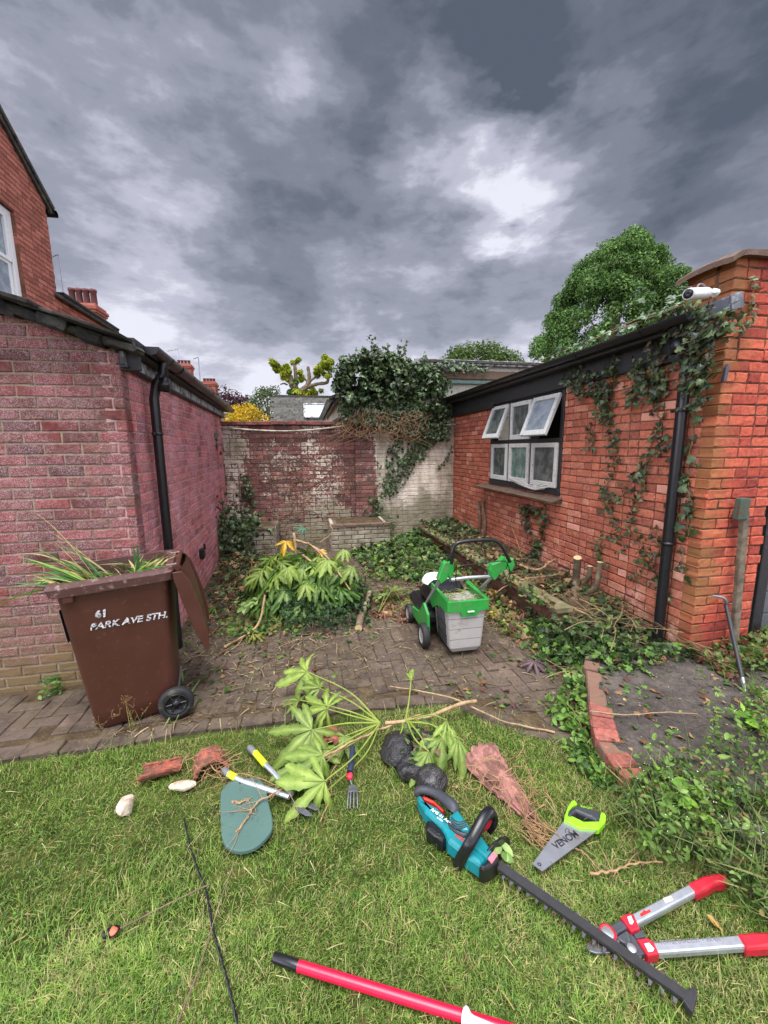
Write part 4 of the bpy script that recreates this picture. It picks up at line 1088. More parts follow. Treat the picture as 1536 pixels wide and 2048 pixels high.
tree('leafy_tree', p[0], 14, 0, 3.4, 5.05, [(0, 1.9), (.5, 1.75), (.85, 1.1), (1, .5)], 70, .25, .5, 11000, .11, [rgb(72, 96, 46), rgb(94, 118, 58), rgb(58, 80, 40), rgb(110, 128, 74)], 'wide light green tree crown above the pale flat roof edge', 'tree', trunk=.12, seed=4)
p = AY(480, 815, 18)
tree('purple_tree', -3.1, 18, 0, 2.2, 4.1, [(0, 1.6), (.6, 1.4), (1, .5)], 50, .2, .45, 4200, .13, [rgb(70, 42, 58), rgb(92, 58, 70), rgb(52, 34, 46)], 'purple leaved tree behind the yellow shrub at the back left', 'tree', trunk=.1, seed=5)
tree('grey_green_tree', -1.45, 17, 0, 2.2, 4.0, [(0, 1.2), (.5, 1.0), (1, .3)], 40, .2, .4, 3600, .11, [rgb(86, 100, 66), rgb(104, 118, 80), rgb(66, 82, 54)], 'grey green bushy tree left of the slate roof', 'tree', trunk=.1, seed=6)
tree('yellow_shrub', -1.35, 10.3, 0, 1.7, 2.62, [(0, .75), (.5, .72), (.85, .5), (1, .25)], 46, .12, .24, 5200, .06, [rgb(206, 168, 40), rgb(226, 190, 60), rgb(184, 150, 36), rgb(160, 150, 40)], 'bright golden yellow shrub rising behind the back wall', 'shrub', trunk=.05, seed=7)
# pollarded tree
t = empty('pollarded_tree', (-.45, 16, 0), 'hard pruned tree with bare stubby limbs and tufts of yellow green leaves', 'tree')
mb = MB()
def Q(u, v, y=16): return AY(u, v, y)
limbs = [([(-.35, 16, 0), (-.4, 16, 3.0), Q(592, 790), Q(585, 765), Q(572, 745), Q(563, 735)], .20, .09), ([Q(590, 780), Q(592, 760), Q(590, 735), Q(588, 725)], .08, .05), ([Q(590, 790), Q(612, 775), Q(617, 765)], .12, .08),
         ([Q(617, 768), Q(618, 750), Q(616, 733)], .07, .055), ([Q(617, 768), Q(625, 758), Q(640, 752)], .05, .035), ([Q(612, 775), Q(635, 768), Q(655, 764), Q(655, 750)], .08, .05), ([Q(575, 770), Q(568, 767), Q(560, 769)], .035, .02), ([Q(616, 765), Q(608, 757), Q(600, 757)], .04, .03)]
for pts, r0, r1 in limbs:
    s_ = spline(pts, 5); tube(mb, s_, np.linspace(r0, r1, len(s_)), 8, jit=.12)
mb.build('trunk', MT['bark'], t)
mb = MB(); yg = [rgb(150, 160, 40), rgb(120, 136, 36), rgb(176, 178, 60), rgb(98, 116, 36)]
bl = []
for (u, v, r, k) in ((558, 735, .30, 7), (568, 745, .28, 6), (575, 752, .2, 4), (588, 723, .18, 3), (602, 752, .22, 3), (650, 735, .32, 9), (643, 745, .25, 4), (655, 750, .2, 3), (620, 786, .28, 6), (605, 792, .22, 4), (635, 790, .2, 4)):
    q = Q(u, v)
    for i_ in range(k): o_ = RNG.normal(0, r * .62, 3); bl.append((q[0] + o_[0], q[1] + o_[1], q[2] + o_[2] * .8, r * .38))
crown(mb, bl, 4200, .11, yg, T_PALM, lo=.1); mb.build('leaf_tufts', MT['leaf_far'], t)
mb = MB(); bl = [(*Q(u, v), .14) for (u, v) in ((590, 790), (592, 780), (586, 770), (596, 785), (582, 785), (590, 765))]; crown(mb, bl, 1600, .09, GR_MID, T_IVY); mb.build('ivy_on_trunk', MT['leaf_far'], t)
# slate roofed building with a skylight
t = empty('slate_roof_building', (.6, 13.6, 0), 'small building with a dark slate roof and one skylight beyond the back wall', 'building')
mb = MB(); rg = np.random.default_rng(4)
A, B_ = np.array([-.92, 12.9, 2.35]), np.array([-.92, 13.9, 3.42])
du = np.array([1, 0, 0]); dv = (B_ - A); lv = np.linalg.norm(dv); dv /= lv; dn = np.cross(du, dv)
Rf = frame((0, 0, 0), du, dv)
for r in range(12):
    for q in range(11):
        c_ = A + dv * (r * .125 + .06) + du * (q * .2 + (r % 2) * .1 - .05)
        if c_[0] > 1.15: continue
        box(mb, c_ + dn * .01, (.195, .16, .012), .002, R=Rf @ rotm('X', .05 + rg.normal(0, .01)), col=(rg.uniform(.8, 1.5),) * 3, jit=.002)
box(mb, (A + B_) / 2 + du * 1.05 - dn * .04, (2.15, lv, .05), R=Rf); mb.build('roof', MT['slate'], t)
mb = MB(); box(mb, B_ + np.array([1.0, .02, .02]), (2.1, .14, .05), .01, jit=.004); mb.build('ridge', MT['slate'], t)
mb = MB(); box(mb, (.13, 13.5, 1.15), (2.0, 1.0, 2.3)); mb.build('wall', MT['render'], t)
mb = MB(); s0 = A + dv * .42 + du * .92
for (a, b, c_, d) in ((0, .62, -.03, .03), (0, .62, 1.02, 1.08), (-.03, .03, 0, 1.05), (.59, .65, 0, 1.05)):
    m_ = s0 + dv * (a + b) / 2 + du * (c_ + d) / 2 + dn * .05; box(mb, m_, (d - c_, b - a, .07), .005, R=Rf)
o = mb.build('skylight', MT['fascia'], t)
mb = MB(); box(mb, s0 + dv * .31 + du * .52 + dn * .055, (1.0, .58, .02), R=Rf); mb.build('pane', glassm('skylight_glass', rgb(120, 134, 156), rgb(138, 150, 170), .08), o)
# neighbour's cream building behind the wall
t = empty('cream_outbuilding', (2.6, 10, 0), 'cream rendered building behind the ivy with a pale flat roof edge', 'building')
mb = MB(); box(mb, (2.9, 10.2, 1.3), (4.5, 4.9, 2.65)); mb.build('wall', MT['render'], t)
mb = MB(); prism(mb, [(.60, 2.62), (2.3, 3.32), (5.15, 3.32), (5.15, 2.62)], -4.9, 0, M=frame((0, 7.76, 0), (1, 0, 0), (0, 0, 1))); mb.build('gable', MT['render'], t)
mb = MB(); box(mb, (1.40, 10.2, 3.02), (1.98, 5.1, .05), .004, R=rotm('Y', -math.atan(.7 / 1.7))); box(mb, (3.8, 10.2, 3.35), (3.2, 5.2, .05), .004); mb.build('roof', MT['felt'], t)
mb = MB(); box(mb, (3.75, 7.66, 3.34), (3.3, .05, .10), .004); mb.build('roof_edge', MT['fascia'], t)
mb = MB(); box(mb, (3.9, 7.70, 3.12), (2.7, .05, .16), .004); mb.build('brick_band', MT['tile_br'], t)
mb = MB(); box(mb, (3.9, 7.68, 2.97), (2.6, .06, .05), .004); mb.build('blue_green_flashing', mat('verdigris_strip', rgb(96, 122, 116), .8, var=.4), t)
gutter('gutter', (.48, 7.75, 2.62), (.48, 12.2, 2.62), .06, t, (1.5,))
mb = MB(); box(mb, (.555, 10, 2.60), (.03, 4.6, .12), .004); mb.build('fascia_board', MT['blackpaint'], t)

# ------------------------------------------------------------- IVY
def ivy_stems(mb, paths, r=.006, col=(.8, .75, .7)):
    for P in paths:
        s_ = spline(P, 6); tube(mb, s_, np.linspace(r, r * .4, len(s_)), 5, col=col, jit=.1)
# big cap of ivy on the back wall
t = empty('ivy_plant', (1.6, 7.45, 2.1), 'great dark bush of ivy heaped over the top of the back wall', 'ivy', 'ivy growing on the walls')
mb = MB(); bl = []
rg = np.random.default_rng(11)
OUT = [AY(u, v, 7.4) for u, v in ((668, 745), (700, 712), (740, 700), (790, 712), (830, 728), (870, 745), (900, 758), (905, 770), (890, 795), (880, 830), (800, 800), (740, 812), (700, 830), (675, 800))]
OP = [(q[0], q[2]) for q in OUT]
xs, zs = rg.uniform(.4, 3.1, 1500), rg.uniform(1.9, 3.7, 1500); k = inpoly(xs, zs, OP)
for x, z in zip(xs[k][:210], zs[k][:210]): bl.append((x, 7.44 + rg.uniform(-.16, .25), z, rg.uniform(.07, .16)))
crown(mb, bl, 5200, .085, GR_IVY, T_IVY)
# fringe that hangs lower, and a strip along the flat roof
n = 1500; u_, v_ = rg.uniform(0, 1, n), rg.uniform(0, 1, n)
x = .62 + 2.1 * u_; z = 2.55 - .55 * v_ * (0.6 + .7 * u_)
scatter(mb, T_IVY, np.stack([x, 7.40 + rg.uniform(-.06, .06, n), z], 1), np.stack([rg.normal(0, .4, n), -1 + rg.normal(0, .3, n), rg.normal(.3, .4, n)], 1), rg.normal(0, .7, n), rg.uniform(.04, .09, n), pick(GR_IVY, n) * .9)
n = 200; x = 2.3 + 1.3 * rg.random(n) ** 1.6
scatter(mb, T_IVY, np.stack([x, 7.60 + rg.uniform(-.1, .1, n), 3.24 + rg.normal(0, .05, n)], 1), np.stack([rg.normal(0, .4, n), -1 + rg.normal(0, .3, n), rg.normal(.6, .4, n)], 1), rg.normal(0, .7, n), rg.uniform(.05, .09, n), pick(GR_IVY, n))
# sprigs that reach up
for (u, v, u2, v2) in ((757, 712, 737, 672), (757, 712, 745, 690), (800, 720, 813, 682), (800, 720, 795, 695), (845, 745, 848, 710), (770, 712, 772, 692), (720, 722, 712, 700)):
    a, b = AY(u, v, 7.4), AY(u2, v2, 7.4); m_ = (a + b) / 2 + np.array([.03, 0, .02]); s_ = spline([a, m_, b], 5)
    q = s_[RNG.integers(0, len(s_), 26)] + RNG.normal(0, .03, (26, 3)); scatter(mb, T_IVY, q, rvec(26) + np.array([0, -.8, .3]), RNG.uniform(-2, 2, 26), RNG.uniform(.04, .075, 26), pick(GR_IVY, 26))
mb.build('leaves', MT['leaf_gloss'], t)
mb = MB(); P = []
for k in range(170):
    x = rg.uniform(.65, 2.3); z = rg.uniform(2.0, 2.5); P.append([(x, 7.42, z), (x + rg.normal(0, .12), 7.34 - rg.random() * .05, z - .12), (x + rg.normal(0, .25), 7.40, z - .18 - rg.random() * .2)])
for (u, v, u2, v2) in ((757, 712, 738, 682), (800, 720, 812, 690)): P.append([AY(u, v, 7.4), AY((u + u2) / 2 + 2, (v + v2) / 2, 7.4), AY(u2, v2, 7.4)])
ivy_stems(mb, P, .007); mb.build('stems', MT['twig'], t)

def wall_ivy(label, pts, axis, pos, nrm, N_, spread, size, cols=GR_IVY, group='ivy growing on the walls', stemr=.006, loose=.03):
    """ivy climbing a wall: stems follow the given lines (pixels mapped onto the wall plane)"""
    f_ = (lambda u, v: AX(u, v, pos)) if axis == 'x' else (lambda u, v: AY(u, v, pos))
    paths = [[f_(u, v) for u, v in P] for P in pts]
    o0 = paths[0][0]
    t = empty('ivy_plant', o0, label, 'ivy', group)
    mb = MB(); nrm = np.array(nrm, float)
    lens = [sum(np.linalg.norm(np.array(a) - np.array(b)) for a, b in zip(P[:-1], P[1:])) for P in paths]; tot_ = sum(lens)
    sm = MB()
    for P, Ln in zip(paths, lens):
        s_ = spline(P, 8); s_ = s_ + RNG.normal(0, .006, s_.shape)
        tube(sm, s_ + nrm * .008, np.linspace(stemr, stemr * .5, len(s_)), 5, col=(.7, .62, .5), jit=.1)
        n = int(N_ * Ln / tot_); q = s_[RNG.integers(0, len(s_), n)] + RNG.normal(0, spread, (n, 3)) * (1 - np.abs(nrm) * .9)
        q = q + nrm * (.015 + loose * RNG.random((n, 1)))
        for k in range(0, n, 5):
            a = s_[np.argmin(np.linalg.norm(s_ - q[k], axis=1))]; tube(sm, [a, (a + q[k]) / 2 + nrm * .01, q[k]], .0016, 4, col=(.6, .62, .4), caps=False)
        scatter(mb, T_IVY, q, nrm + rvec(n) * .45 + np.array([0, 0, .25]), RNG.normal(0, .9, n), size * RNG.uniform(.55, 1.3, n), pick(cols, n))
    mb.build('leaves', MT['leaf_gloss'], t); sm.build('stems', MT['twig'], t)
    return t
wall_ivy('ivy trailing down the cream wall from the dark bush above', [[(900, 800), (880, 850), (845, 890), (810, 940), (785, 965), (772, 985)], [(880, 830), (850, 880), (820, 910), (800, 930)], [(860, 810), (870, 860), (840, 900)], [(790, 810), (800, 850), (790, 900), (775, 950)], [(820, 800), (815, 850), (830, 880)]], 'y', 7.49, (0, -1, 0), 1150, .09, .06)
wall_ivy('small separate sprig of ivy high on the cream wall', [[(905, 893), (893, 915), (877, 935)]], 'y', 7.49, (0, -1, 0), 26, .02, .045)
wall_ivy('clump of ivy low on the pier above the middle planter', [[(752, 995), (748, 1020), (760, 1048)], [(735, 1050), (765, 1045), (780, 1052)]], 'y', 7.42, (0, -1, 0), 170, .07, .06)
wall_ivy('ivy drooping over the bird feeder on the back wall', [[(485, 950), (500, 975), (508, 1005)], [(488, 985), (500, 990)]], 'y', 7.36, (0, -1, 0), 60, .03, .05)
t = wall_ivy('mass of leafy ivy and bare twigs over the left planter', [[(450, 1030), (480, 1040), (520, 1040)], [(460, 1040), (470, 1080), (465, 1100)], [(445, 1050), (450, 1080)], [(490, 1040), (490, 1090)]], 'y', 6.6, (0, -1, 0), 620, .13, .07, loose=.4)
IVR = [rgb(44, 60, 40), rgb(62, 80, 50), rgb(80, 98, 60), rgb(52, 58, 38), rgb(96, 112, 72), rgb(74, 62, 42)]
wall_ivy('thick ivy climbing the orange wall midway between window and black downpipe', [[(1240, 720), (1225, 780), (1215, 830)], [(1180, 740), (1200, 770), (1215, 790)], [(1145, 745), (1165, 770), (1170, 790)], [(1280, 720), (1290, 760), (1270, 800)], [(1320, 700), (1330, 750), (1310, 800)]], 'x', XR - .01, (-1, 0, 0), 520, .05, .054, IVR, loose=.09)
wall_ivy('sparse ivy straggling down the orange wall left of the black downpipe', [[(1310, 800), (1320, 850), (1300, 900), (1290, 950), (1280, 1000), (1260, 1050)], [(1215, 830), (1230, 880), (1235, 930), (1215, 980), (1230, 1040), (1250, 1100)], [(1340, 870), (1300, 920), (1260, 960)], [(1180, 850), (1190, 880), (1175, 900)], [(1200, 980), (1240, 990), (1270, 970)], [(1300, 1050), (1320, 1090), (1310, 1140), (1330, 1180)], [(1255, 1050), (1290, 1100), (1280, 1160)], [(1345, 940), (1350, 1000)], [(1240, 1060), (1200, 1090), (1210, 1130)]], 'x', XR - .01, (-1, 0, 0), 430, .04, .046, IVR)
wall_ivy('ivy growing up beneath the tiled window sill', [[(1072, 1120), (1075, 1090), (1060, 1055), (1050, 1020)], [(1072, 1115), (1085, 1070), (1092, 1030)], [(1045, 1015), (1070, 1022), (1090, 1020)], [(1065, 1130), (1072, 1100)]], 'x', XR - .01, (-1, 0, 0), 190, .035, .065, IVR, stemr=.010)
wall_ivy('ivy crowding the corner above the downpipe and pier', [[(1330, 660), (1370, 640), (1420, 630)], [(1400, 640), (1430, 680), (1400, 720)], [(1390, 700), (1420, 740), (1400, 770)], [(1380, 650), (1440, 660), (1470, 650)], [(1395, 760), (1400, 800)]], 'x', XR - .10, (-1, 0, .2), 520, .055, .052, IVR, loose=.10)
wall_ivy('thin ivy between the black downpipe and the pier corner', [[(1395, 790), (1385, 880), (1378, 930), (1380, 1000), (1372, 1080)], [(1370, 960), (1385, 1010), (1375, 1060)], [(1360, 1090), (1370, 1140)]], 'x', XR - .01, (-1, 0, 0), 60, .03, .07, IVR)
wall_ivy('ivy strand running up the pier beside the security camera', [[(1505, 560), (1500, 600), (1490, 640), (1480, 660)]], 'y', 2.35, (0, -1, 0), 34, .012, .04, [rgb(120, 120, 66), rgb(88, 96, 56)])
# runners of pale leaves along the gutter
t = empty('ivy_plant', (2.6, 3.4, 2.65), 'pale shiny ivy runners lying along the right gutter', 'ivy', 'ivy growing on the walls')
mb = MB(); n = 130; y = 2.5 + 1.9 * RNG.random(n) ** 1.4; x = 2.66 + RNG.normal(0, .045, n) - .02; z = 2.645 + np.abs(RNG.normal(0, .03, n)) + (y < 2.9) * np.abs(RNG.normal(0, .05, n))
scatter(mb, T_IVY, np.stack([x, y, z], 1), np.stack([-.5 + RNG.normal(0, .4, n), RNG.normal(0, .4, n), .8 + RNG.normal(0, .3, n)], 1), RNG.uniform(-PI, PI, n), RNG.uniform(.035, .075, n), pick([rgb(96, 118, 90), rgb(70, 92, 62), rgb(120, 140, 112)], n))
mb.build('leaves', MT['leaf_gloss'], t)
mb = MB(); ivy_stems(mb, [[(2.64, 2.5, 2.67), (2.66, 3.2, 2.68), (2.65, 4.0, 2.67), (2.67, 4.6, 2.66)], [(2.68, 2.6, 2.68), (2.70, 3.0, 2.72), (2.66, 3.5, 2.68)]]); mb.build('stems', MT['twig'], t)
t = wall_ivy('two dark ivy leaves on the far end of the crimson side wall', [[(425, 860), (430, 880), (433, 900), (440, 930)]], 'x', -1.42, (1, 0, 0), 9, .01, .10)

# ------------------------------------------------------------- GROUND COVER, CLIPPINGS (uncountable)
def mound(mb, P, N_, h, size, cols, T=T_IVY, zb=0.0, up=.7, seed=0, fade=.12, hn=.25):
    """leaves piled over a patch of ground"""
    P = np.array(P); rg = np.random.default_rng(seed)
    x = rg.uniform(P[:, 0].min(), P[:, 0].max(), N_ * 3); y = rg.uniform(P[:, 1].min(), P[:, 1].max(), N_ * 3)
    k = inpoly(x + rg.normal(0, fade * .5, len(x)), y + rg.normal(0, fade * .5, len(x)), P); x, y = x[k][:N_], y[k][:N_]
    hh = h * (.25 + 1.1 * vnoise(x, y, hn, seed)); z = zb + hh * rg.random(len(x)) ** .7 + .004
    n = len(x); nor = rvec(n) * .55 + np.array([0, -.15, up])
    scatter(mb, T, np.stack([x, y, z], 1), nor, rg.uniform(-PI, PI, n), size * rg.uniform(.5, 1.35, n), pick(cols, n, .16))
DRY = [rgb(150, 118, 84), rgb(120, 88, 62), rgb(176, 148, 108), rgb(98, 66, 50)]
MIXD = GR_MID + [rgb(120, 128, 66), rgb(60, 76, 40)] + [rgb(140, 120, 80)]
mb = MB()
g = lambda *a: [tuple(G(u, v)[:2]) for u, v in a]
mound(mb, g((790, 1080), (900, 1062), (905, 1110), (900, 1180), (760, 1150), (700, 1110)), 3600, .16, .07, GR_MID + GR_IVY + [rgb(140, 150, 90)], seed=1)
mound(mb, g((740, 1120), (880, 1120), (860, 1170), (730, 1160)), 700, .08, .05, MIXD, seed=2)
mound(mb, g((450, 1125), (560, 1118), (560, 1180), (470, 1200), (440, 1165)), 1100, .16, .06, GR_IVY + DRY, seed=3)
mound(mb, g((410, 1200), (470, 1150), (500, 1210), (440, 1250)), 260, .06, .05, GR_IVY + DRY, seed=4)
mound(mb, [(2.0, 2.62), (2.05, 3.1), (2.2, 3.5), (2.86, 3.5), (2.86, 2.42), (2.4, 2.5)], 1700, .24, .052, GR_IVY + IVR + GR_MID, seed=5)
mound(mb, [(1.85, 2.6), (2.2, 2.45), (2.4, 2.9), (2.1, 3.3), (1.9, 3.2)], 480, .10, .05, GR_IVY + GR_MID, seed=6)
mound(mb, [(2.25, 3.3), (2.84, 3.3), (2.84, 7.3), (2.2, 7.3)], 1300, .07, .06, IVR + DRY, zb=.22, seed=7)
mound(mb, [(2.15, 5.9), (2.84, 5.9), (2.84, 7.4), (2.1, 7.4)], 700, .12, .06, GR_IVY, zb=.22, seed=8)
mound(mb, g((1100, 1300), (1170, 1290), (1175, 1480), (1140, 1490), (1130, 1400)), 240, .06, .055, GR_MID + [rgb(126, 150, 84)], seed=9, fade=.1)
mound(mb, [(2.1, 2.2), (2.5, 2.3), (2.85, 2.3), (2.85, 2.5), (2.0, 2.6)], 420, .08, .05, GR_MID + IVR, zb=.09, seed=10)
mound(mb, [(2.8, 1.98), (3.5, 2.05), (3.9, 2.3), (3.5, 2.36), (2.8, 2.34)], 1100, .16, .045, [rgb(86, 106, 52), rgb(110, 124, 66), rgb(120, 76, 60), rgb(62, 84, 42)], zb=.08, seed=11)
mound(mb, g((960, 1190), (1010, 1200), (1080, 1290), (1100, 1330), (1040, 1290), (980, 1250)), 380, .06, .05, MIXD + DRY, seed=12)
mound(mb, g((690, 1190), (830, 1190), (840, 1240), (740, 1240)), 120, .05, .06, DRY, seed=13)
mound(mb, g((1080, 1330), (1165, 1330), (1165, 1300), (1080, 1280)), 300, .06, .05, GR_MID + GR_IVY, seed=14)
mound(mb, [(2.02, 3.0), (2.22, 3.0), (2.12, 6.8), (1.98, 6.8)], 330, .02, .05, GR_MID + DRY + IVR, zb=.262, seed=51); mound(mb, [(1.96, 3.4), (2.12, 3.4), (2.05, 6.6), (1.92, 6.6)], 420, .12, .05, GR_MID + DRY + IVR, seed=52)
o = tag(mb.build('ivy_cuttings', MT['leaf'], loc=(1.5, 4.5, 0)), 'loose heaps of cut ivy and leaves strewn along the walls and paving', 'leaf litter', kind='stuff')
# straws, bits of stem and crumbs on the paving
mb = MB(); N_ = 15000
x = RNG.uniform(-1.2, 2.3, N_); y = RNG.uniform(2.1, 6.4, N_); dens = vnoise(x, y, .5, 4) * .9 + vnoise(x, y, .15, 8) * .4 + (y > 3.2) * .25 + (x < 0) * .1 - (y < 2.7) * .2
k = pave_inner(x, y, .02) & (RNG.random(N_) < np.clip(dens - .25, 0.02, 1)); x, y = x[k], y[k]; n = len(x)
scatter(mb, T_STRIP, np.stack([x, y, np.full(n, .004) + RNG.random(n) * .012], 1), np.array([0, 0, 1.0]) + rvec(n) * .12, RNG.uniform(-PI, PI, n), RNG.uniform(.02, .13, n), pick([rgb(156, 138, 108), rgb(130, 112, 84), rgb(108, 108, 68), rgb(98, 78, 58), rgb(178, 160, 130)], n), width=RNG.uniform(.5, 2.2, n))
n = 5200; x = RNG.uniform(-1.2, 2.2, n); y = RNG.uniform(2.1, 6, n); k = pave_inner(x, y, .02); x, y = x[k], y[k]; n = len(x)
scatter(mb, T_QUAD, np.stack([x, y, np.full(n, .004)], 1), np.array([0, 0, 1.0]) + rvec(n) * .25, RNG.uniform(-PI, PI, n), RNG.uniform(.006, .028, n), pick(MIXD + DRY, n))
tag(mb.build('clippings', MT['twig'] if 0 else MT['leaf'], loc=(.5, 4, 0)), 'straw-like clippings and leaf crumbs scattered over the block paving', 'clippings', kind='stuff')
# weeds and long grass at the right hand border
mb = MB()
W1 = g((1240, 1590), (1300, 1560), (1420, 1600), (1536, 1620), (1640, 1700), (1640, 2000), (1536, 1840), (1440, 1760), (1320, 1720), (1260, 1660))
mound(mb, W1, 3300, .15, .027, [rgb(120, 110, 70), rgb(62, 70, 40), rgb(72, 102, 44), rgb(92, 124, 56), rgb(54, 80, 38), rgb(114, 142, 74)], T=T_OVAL, seed=21, zb=-.01, fade=.07)
W2 = g((1380, 1560), (1460, 1500), (1536, 1400), (1640, 1400), (1640, 1700), (1536, 1680), (1440, 1640))
mound(mb, W2, 1100, .13, .026, [rgb(120, 104, 66), rgb(80, 110, 48), rgb(104, 134, 60), rgb(60, 86, 40)], T=T_OVAL, seed=22, zb=.05, fade=.08)
mound(mb, g((1140, 1480), (1180, 1470), (1260, 1580), (1200, 1590)), 420, .06, .04, GR_MID, T=T_OVAL, seed=23, zb=-.01)
mound(mb, g((1090, 1400), (1165, 1380), (1175, 1470), (1130, 1480)), 160, .07, .05, [rgb(96, 130, 56)], T=T_OVAL, seed=24)
tag(mb.build('weeds', MT['leaf'], loc=(1.8, 1.3, 0)), 'tangle of leafy weeds filling the border on the right', 'weeds', kind='stuff')
mb = MB(); st = MB()
for k in range(110):
    p = np.array(W1)[RNG.integers(0, len(W1))] if k % 2 else G(RNG.uniform(1290, 1540), RNG.uniform(1520, 1740))[:2]
    x, y = G(RNG.uniform(1270, 1620), RNG.uniform(1560, 1760))[:2] if k % 3 else G(RNG.uniform(1420, 1560), RNG.uniform(1420, 1560))[:2]
    h = RNG.uniform(.12, .34); tip = np.array([x + RNG.normal(0, .06), y + RNG.normal(0, .06), h])
    s_ = spline([(x, y, -.01), (x * .5 + tip[0] * .5 + RNG.normal(0, .01), y * .5 + tip[1] * .5, h * .55), tip], 5)
    tube(st, s_, np.linspace(.0016, .0007, len(s_)), 4, col=rgb(104, 128, 66), caps=False)
    n = 10; q = s_[RNG.integers(1, len(s_), n)]; scatter(mb, T_OVAL, q, rvec(n) * .4 + np.array([0, 0, .7]), RNG.uniform(-PI, PI, n), RNG.uniform(.018, .045, n), pick([rgb(92, 122, 52), rgb(74, 102, 44), rgb(120, 146, 76)], n))
    if k % 2 == 0:
        q = tip + RNG.normal(0, .012, (3, 3)); scatter(mb, T_QUAD, q, rvec(3) + np.array([0, -.3, 1]), RNG.uniform(-PI, PI, 3), .007, pick([(.8, .76, .78)], 3, .03))
tag(mb.build('willowherb', MT['leaf'], loc=(1.9, 1.3, 0)), 'thin upright weeds with tiny white flowers standing above the border', 'weeds', kind='stuff')
mbs = st.build('weed_stems', MT['leaf'], loc=(1.9, 1.3, 0)); tag(mbs, 'thin green stalks among the border weeds', 'weeds', kind='stuff')

# ------------------------------------------------------------- GRASS
mb = MB(); n = 1300; x = RNG.uniform(-1.2, 2.2, n); y = RNG.uniform(2.15, 5.6, n); k = pave_inner(x, y, .05) & (vnoise(x, y, .4, 44) + (y > 2.9) * .2 + (x > 1.2) * .2 > .62); x, y = x[k], y[k]; n = len(x)
scatter(mb, T_IVY, np.stack([x, y, .006 + RNG.random(n) * .015], 1), rvec(n) * .35 + np.array([0, 0, 1.0]), RNG.uniform(-PI, PI, n), RNG.uniform(.02, .055, n), pick(GR_MID + DRY + [rgb(70, 90, 50), rgb(96, 64, 60)], n))
n = 330; x = RNG.uniform(1.5, 3.8, n); y = RNG.uniform(1.45, 2.4, n); k = inpoly(x, y, slabP) & (vnoise(x, y, .3, 45) > .42); x, y = x[k], y[k]; n = len(x)
scatter(mb, T_IVY, np.stack([x, y, .098 + RNG.random(n) * .015], 1), rvec(n) * .3 + np.array([0, 0, 1.0]), RNG.uniform(-PI, PI, n), RNG.uniform(.015, .055, n), pick(GR_MID + DRY + [rgb(110, 140, 80)], n))
n = 900; x = RNG.uniform(1.5, 3.8, n); y = RNG.uniform(1.45, 2.5, n); k = inpoly(x, y, slabP); x, y = x[k], y[k]; n = len(x)
scatter(mb, T_QUAD, np.stack([x, y, np.full(n, .098)], 1), rvec(n) * .2 + np.array([0, 0, 1.0]), RNG.uniform(-PI, PI, n), RNG.uniform(.004, .02, n), pick(MIXD + DRY + [rgb(200, 190, 170)], n))
tag(mb.build('fallen_leaves', MT['leaf'], loc=(1, 3, 0)), 'single fallen leaves and crumbs dotted over paving and concrete slab', 'leaf litter', kind='stuff')
# net of bare stems left on the back wall where the creeper was torn off
t = empty('creeper_stems', (-.4, 7.49, 0), 'net of thin bare creeper stems clinging to the left half of the back wall', 'creeper')
for part_, n_ in (('main_stems', 26), ('tendrils', 150)):
    mb = MB()
    for k in range(n_):
        x = RNG.uniform(-1.42, .95); z = RNG.uniform(.5, 2.05) if part_ == 'tendrils' else RNG.uniform(.3, 1.2); P = [np.array([x, 7.492, z])]; a = PI / 2 + RNG.normal(0, .5)
        for q in range(6 if part_ == 'main_stems' else 3):
            a += RNG.normal(0, .45); st_ = RNG.uniform(.12, .25) if part_ == 'main_stems' else RNG.uniform(.04, .12); w = P[-1] + np.array([math.cos(a), 0, math.sin(a)]) * st_; w[0] = min(max(w[0], -1.43), .88); w[2] = min(w[2], 2.08); P.append(w)
        s_ = spline(P, 4); r = .004 if part_ == 'main_stems' else .0022; tube(mb, s_, np.linspace(r, r * .5, len(s_)), 5, col=(.45, .36, .32) if k % 3 else (.8, .74, .66), caps=False)
    mb.build(part_, MT['twig'], t)
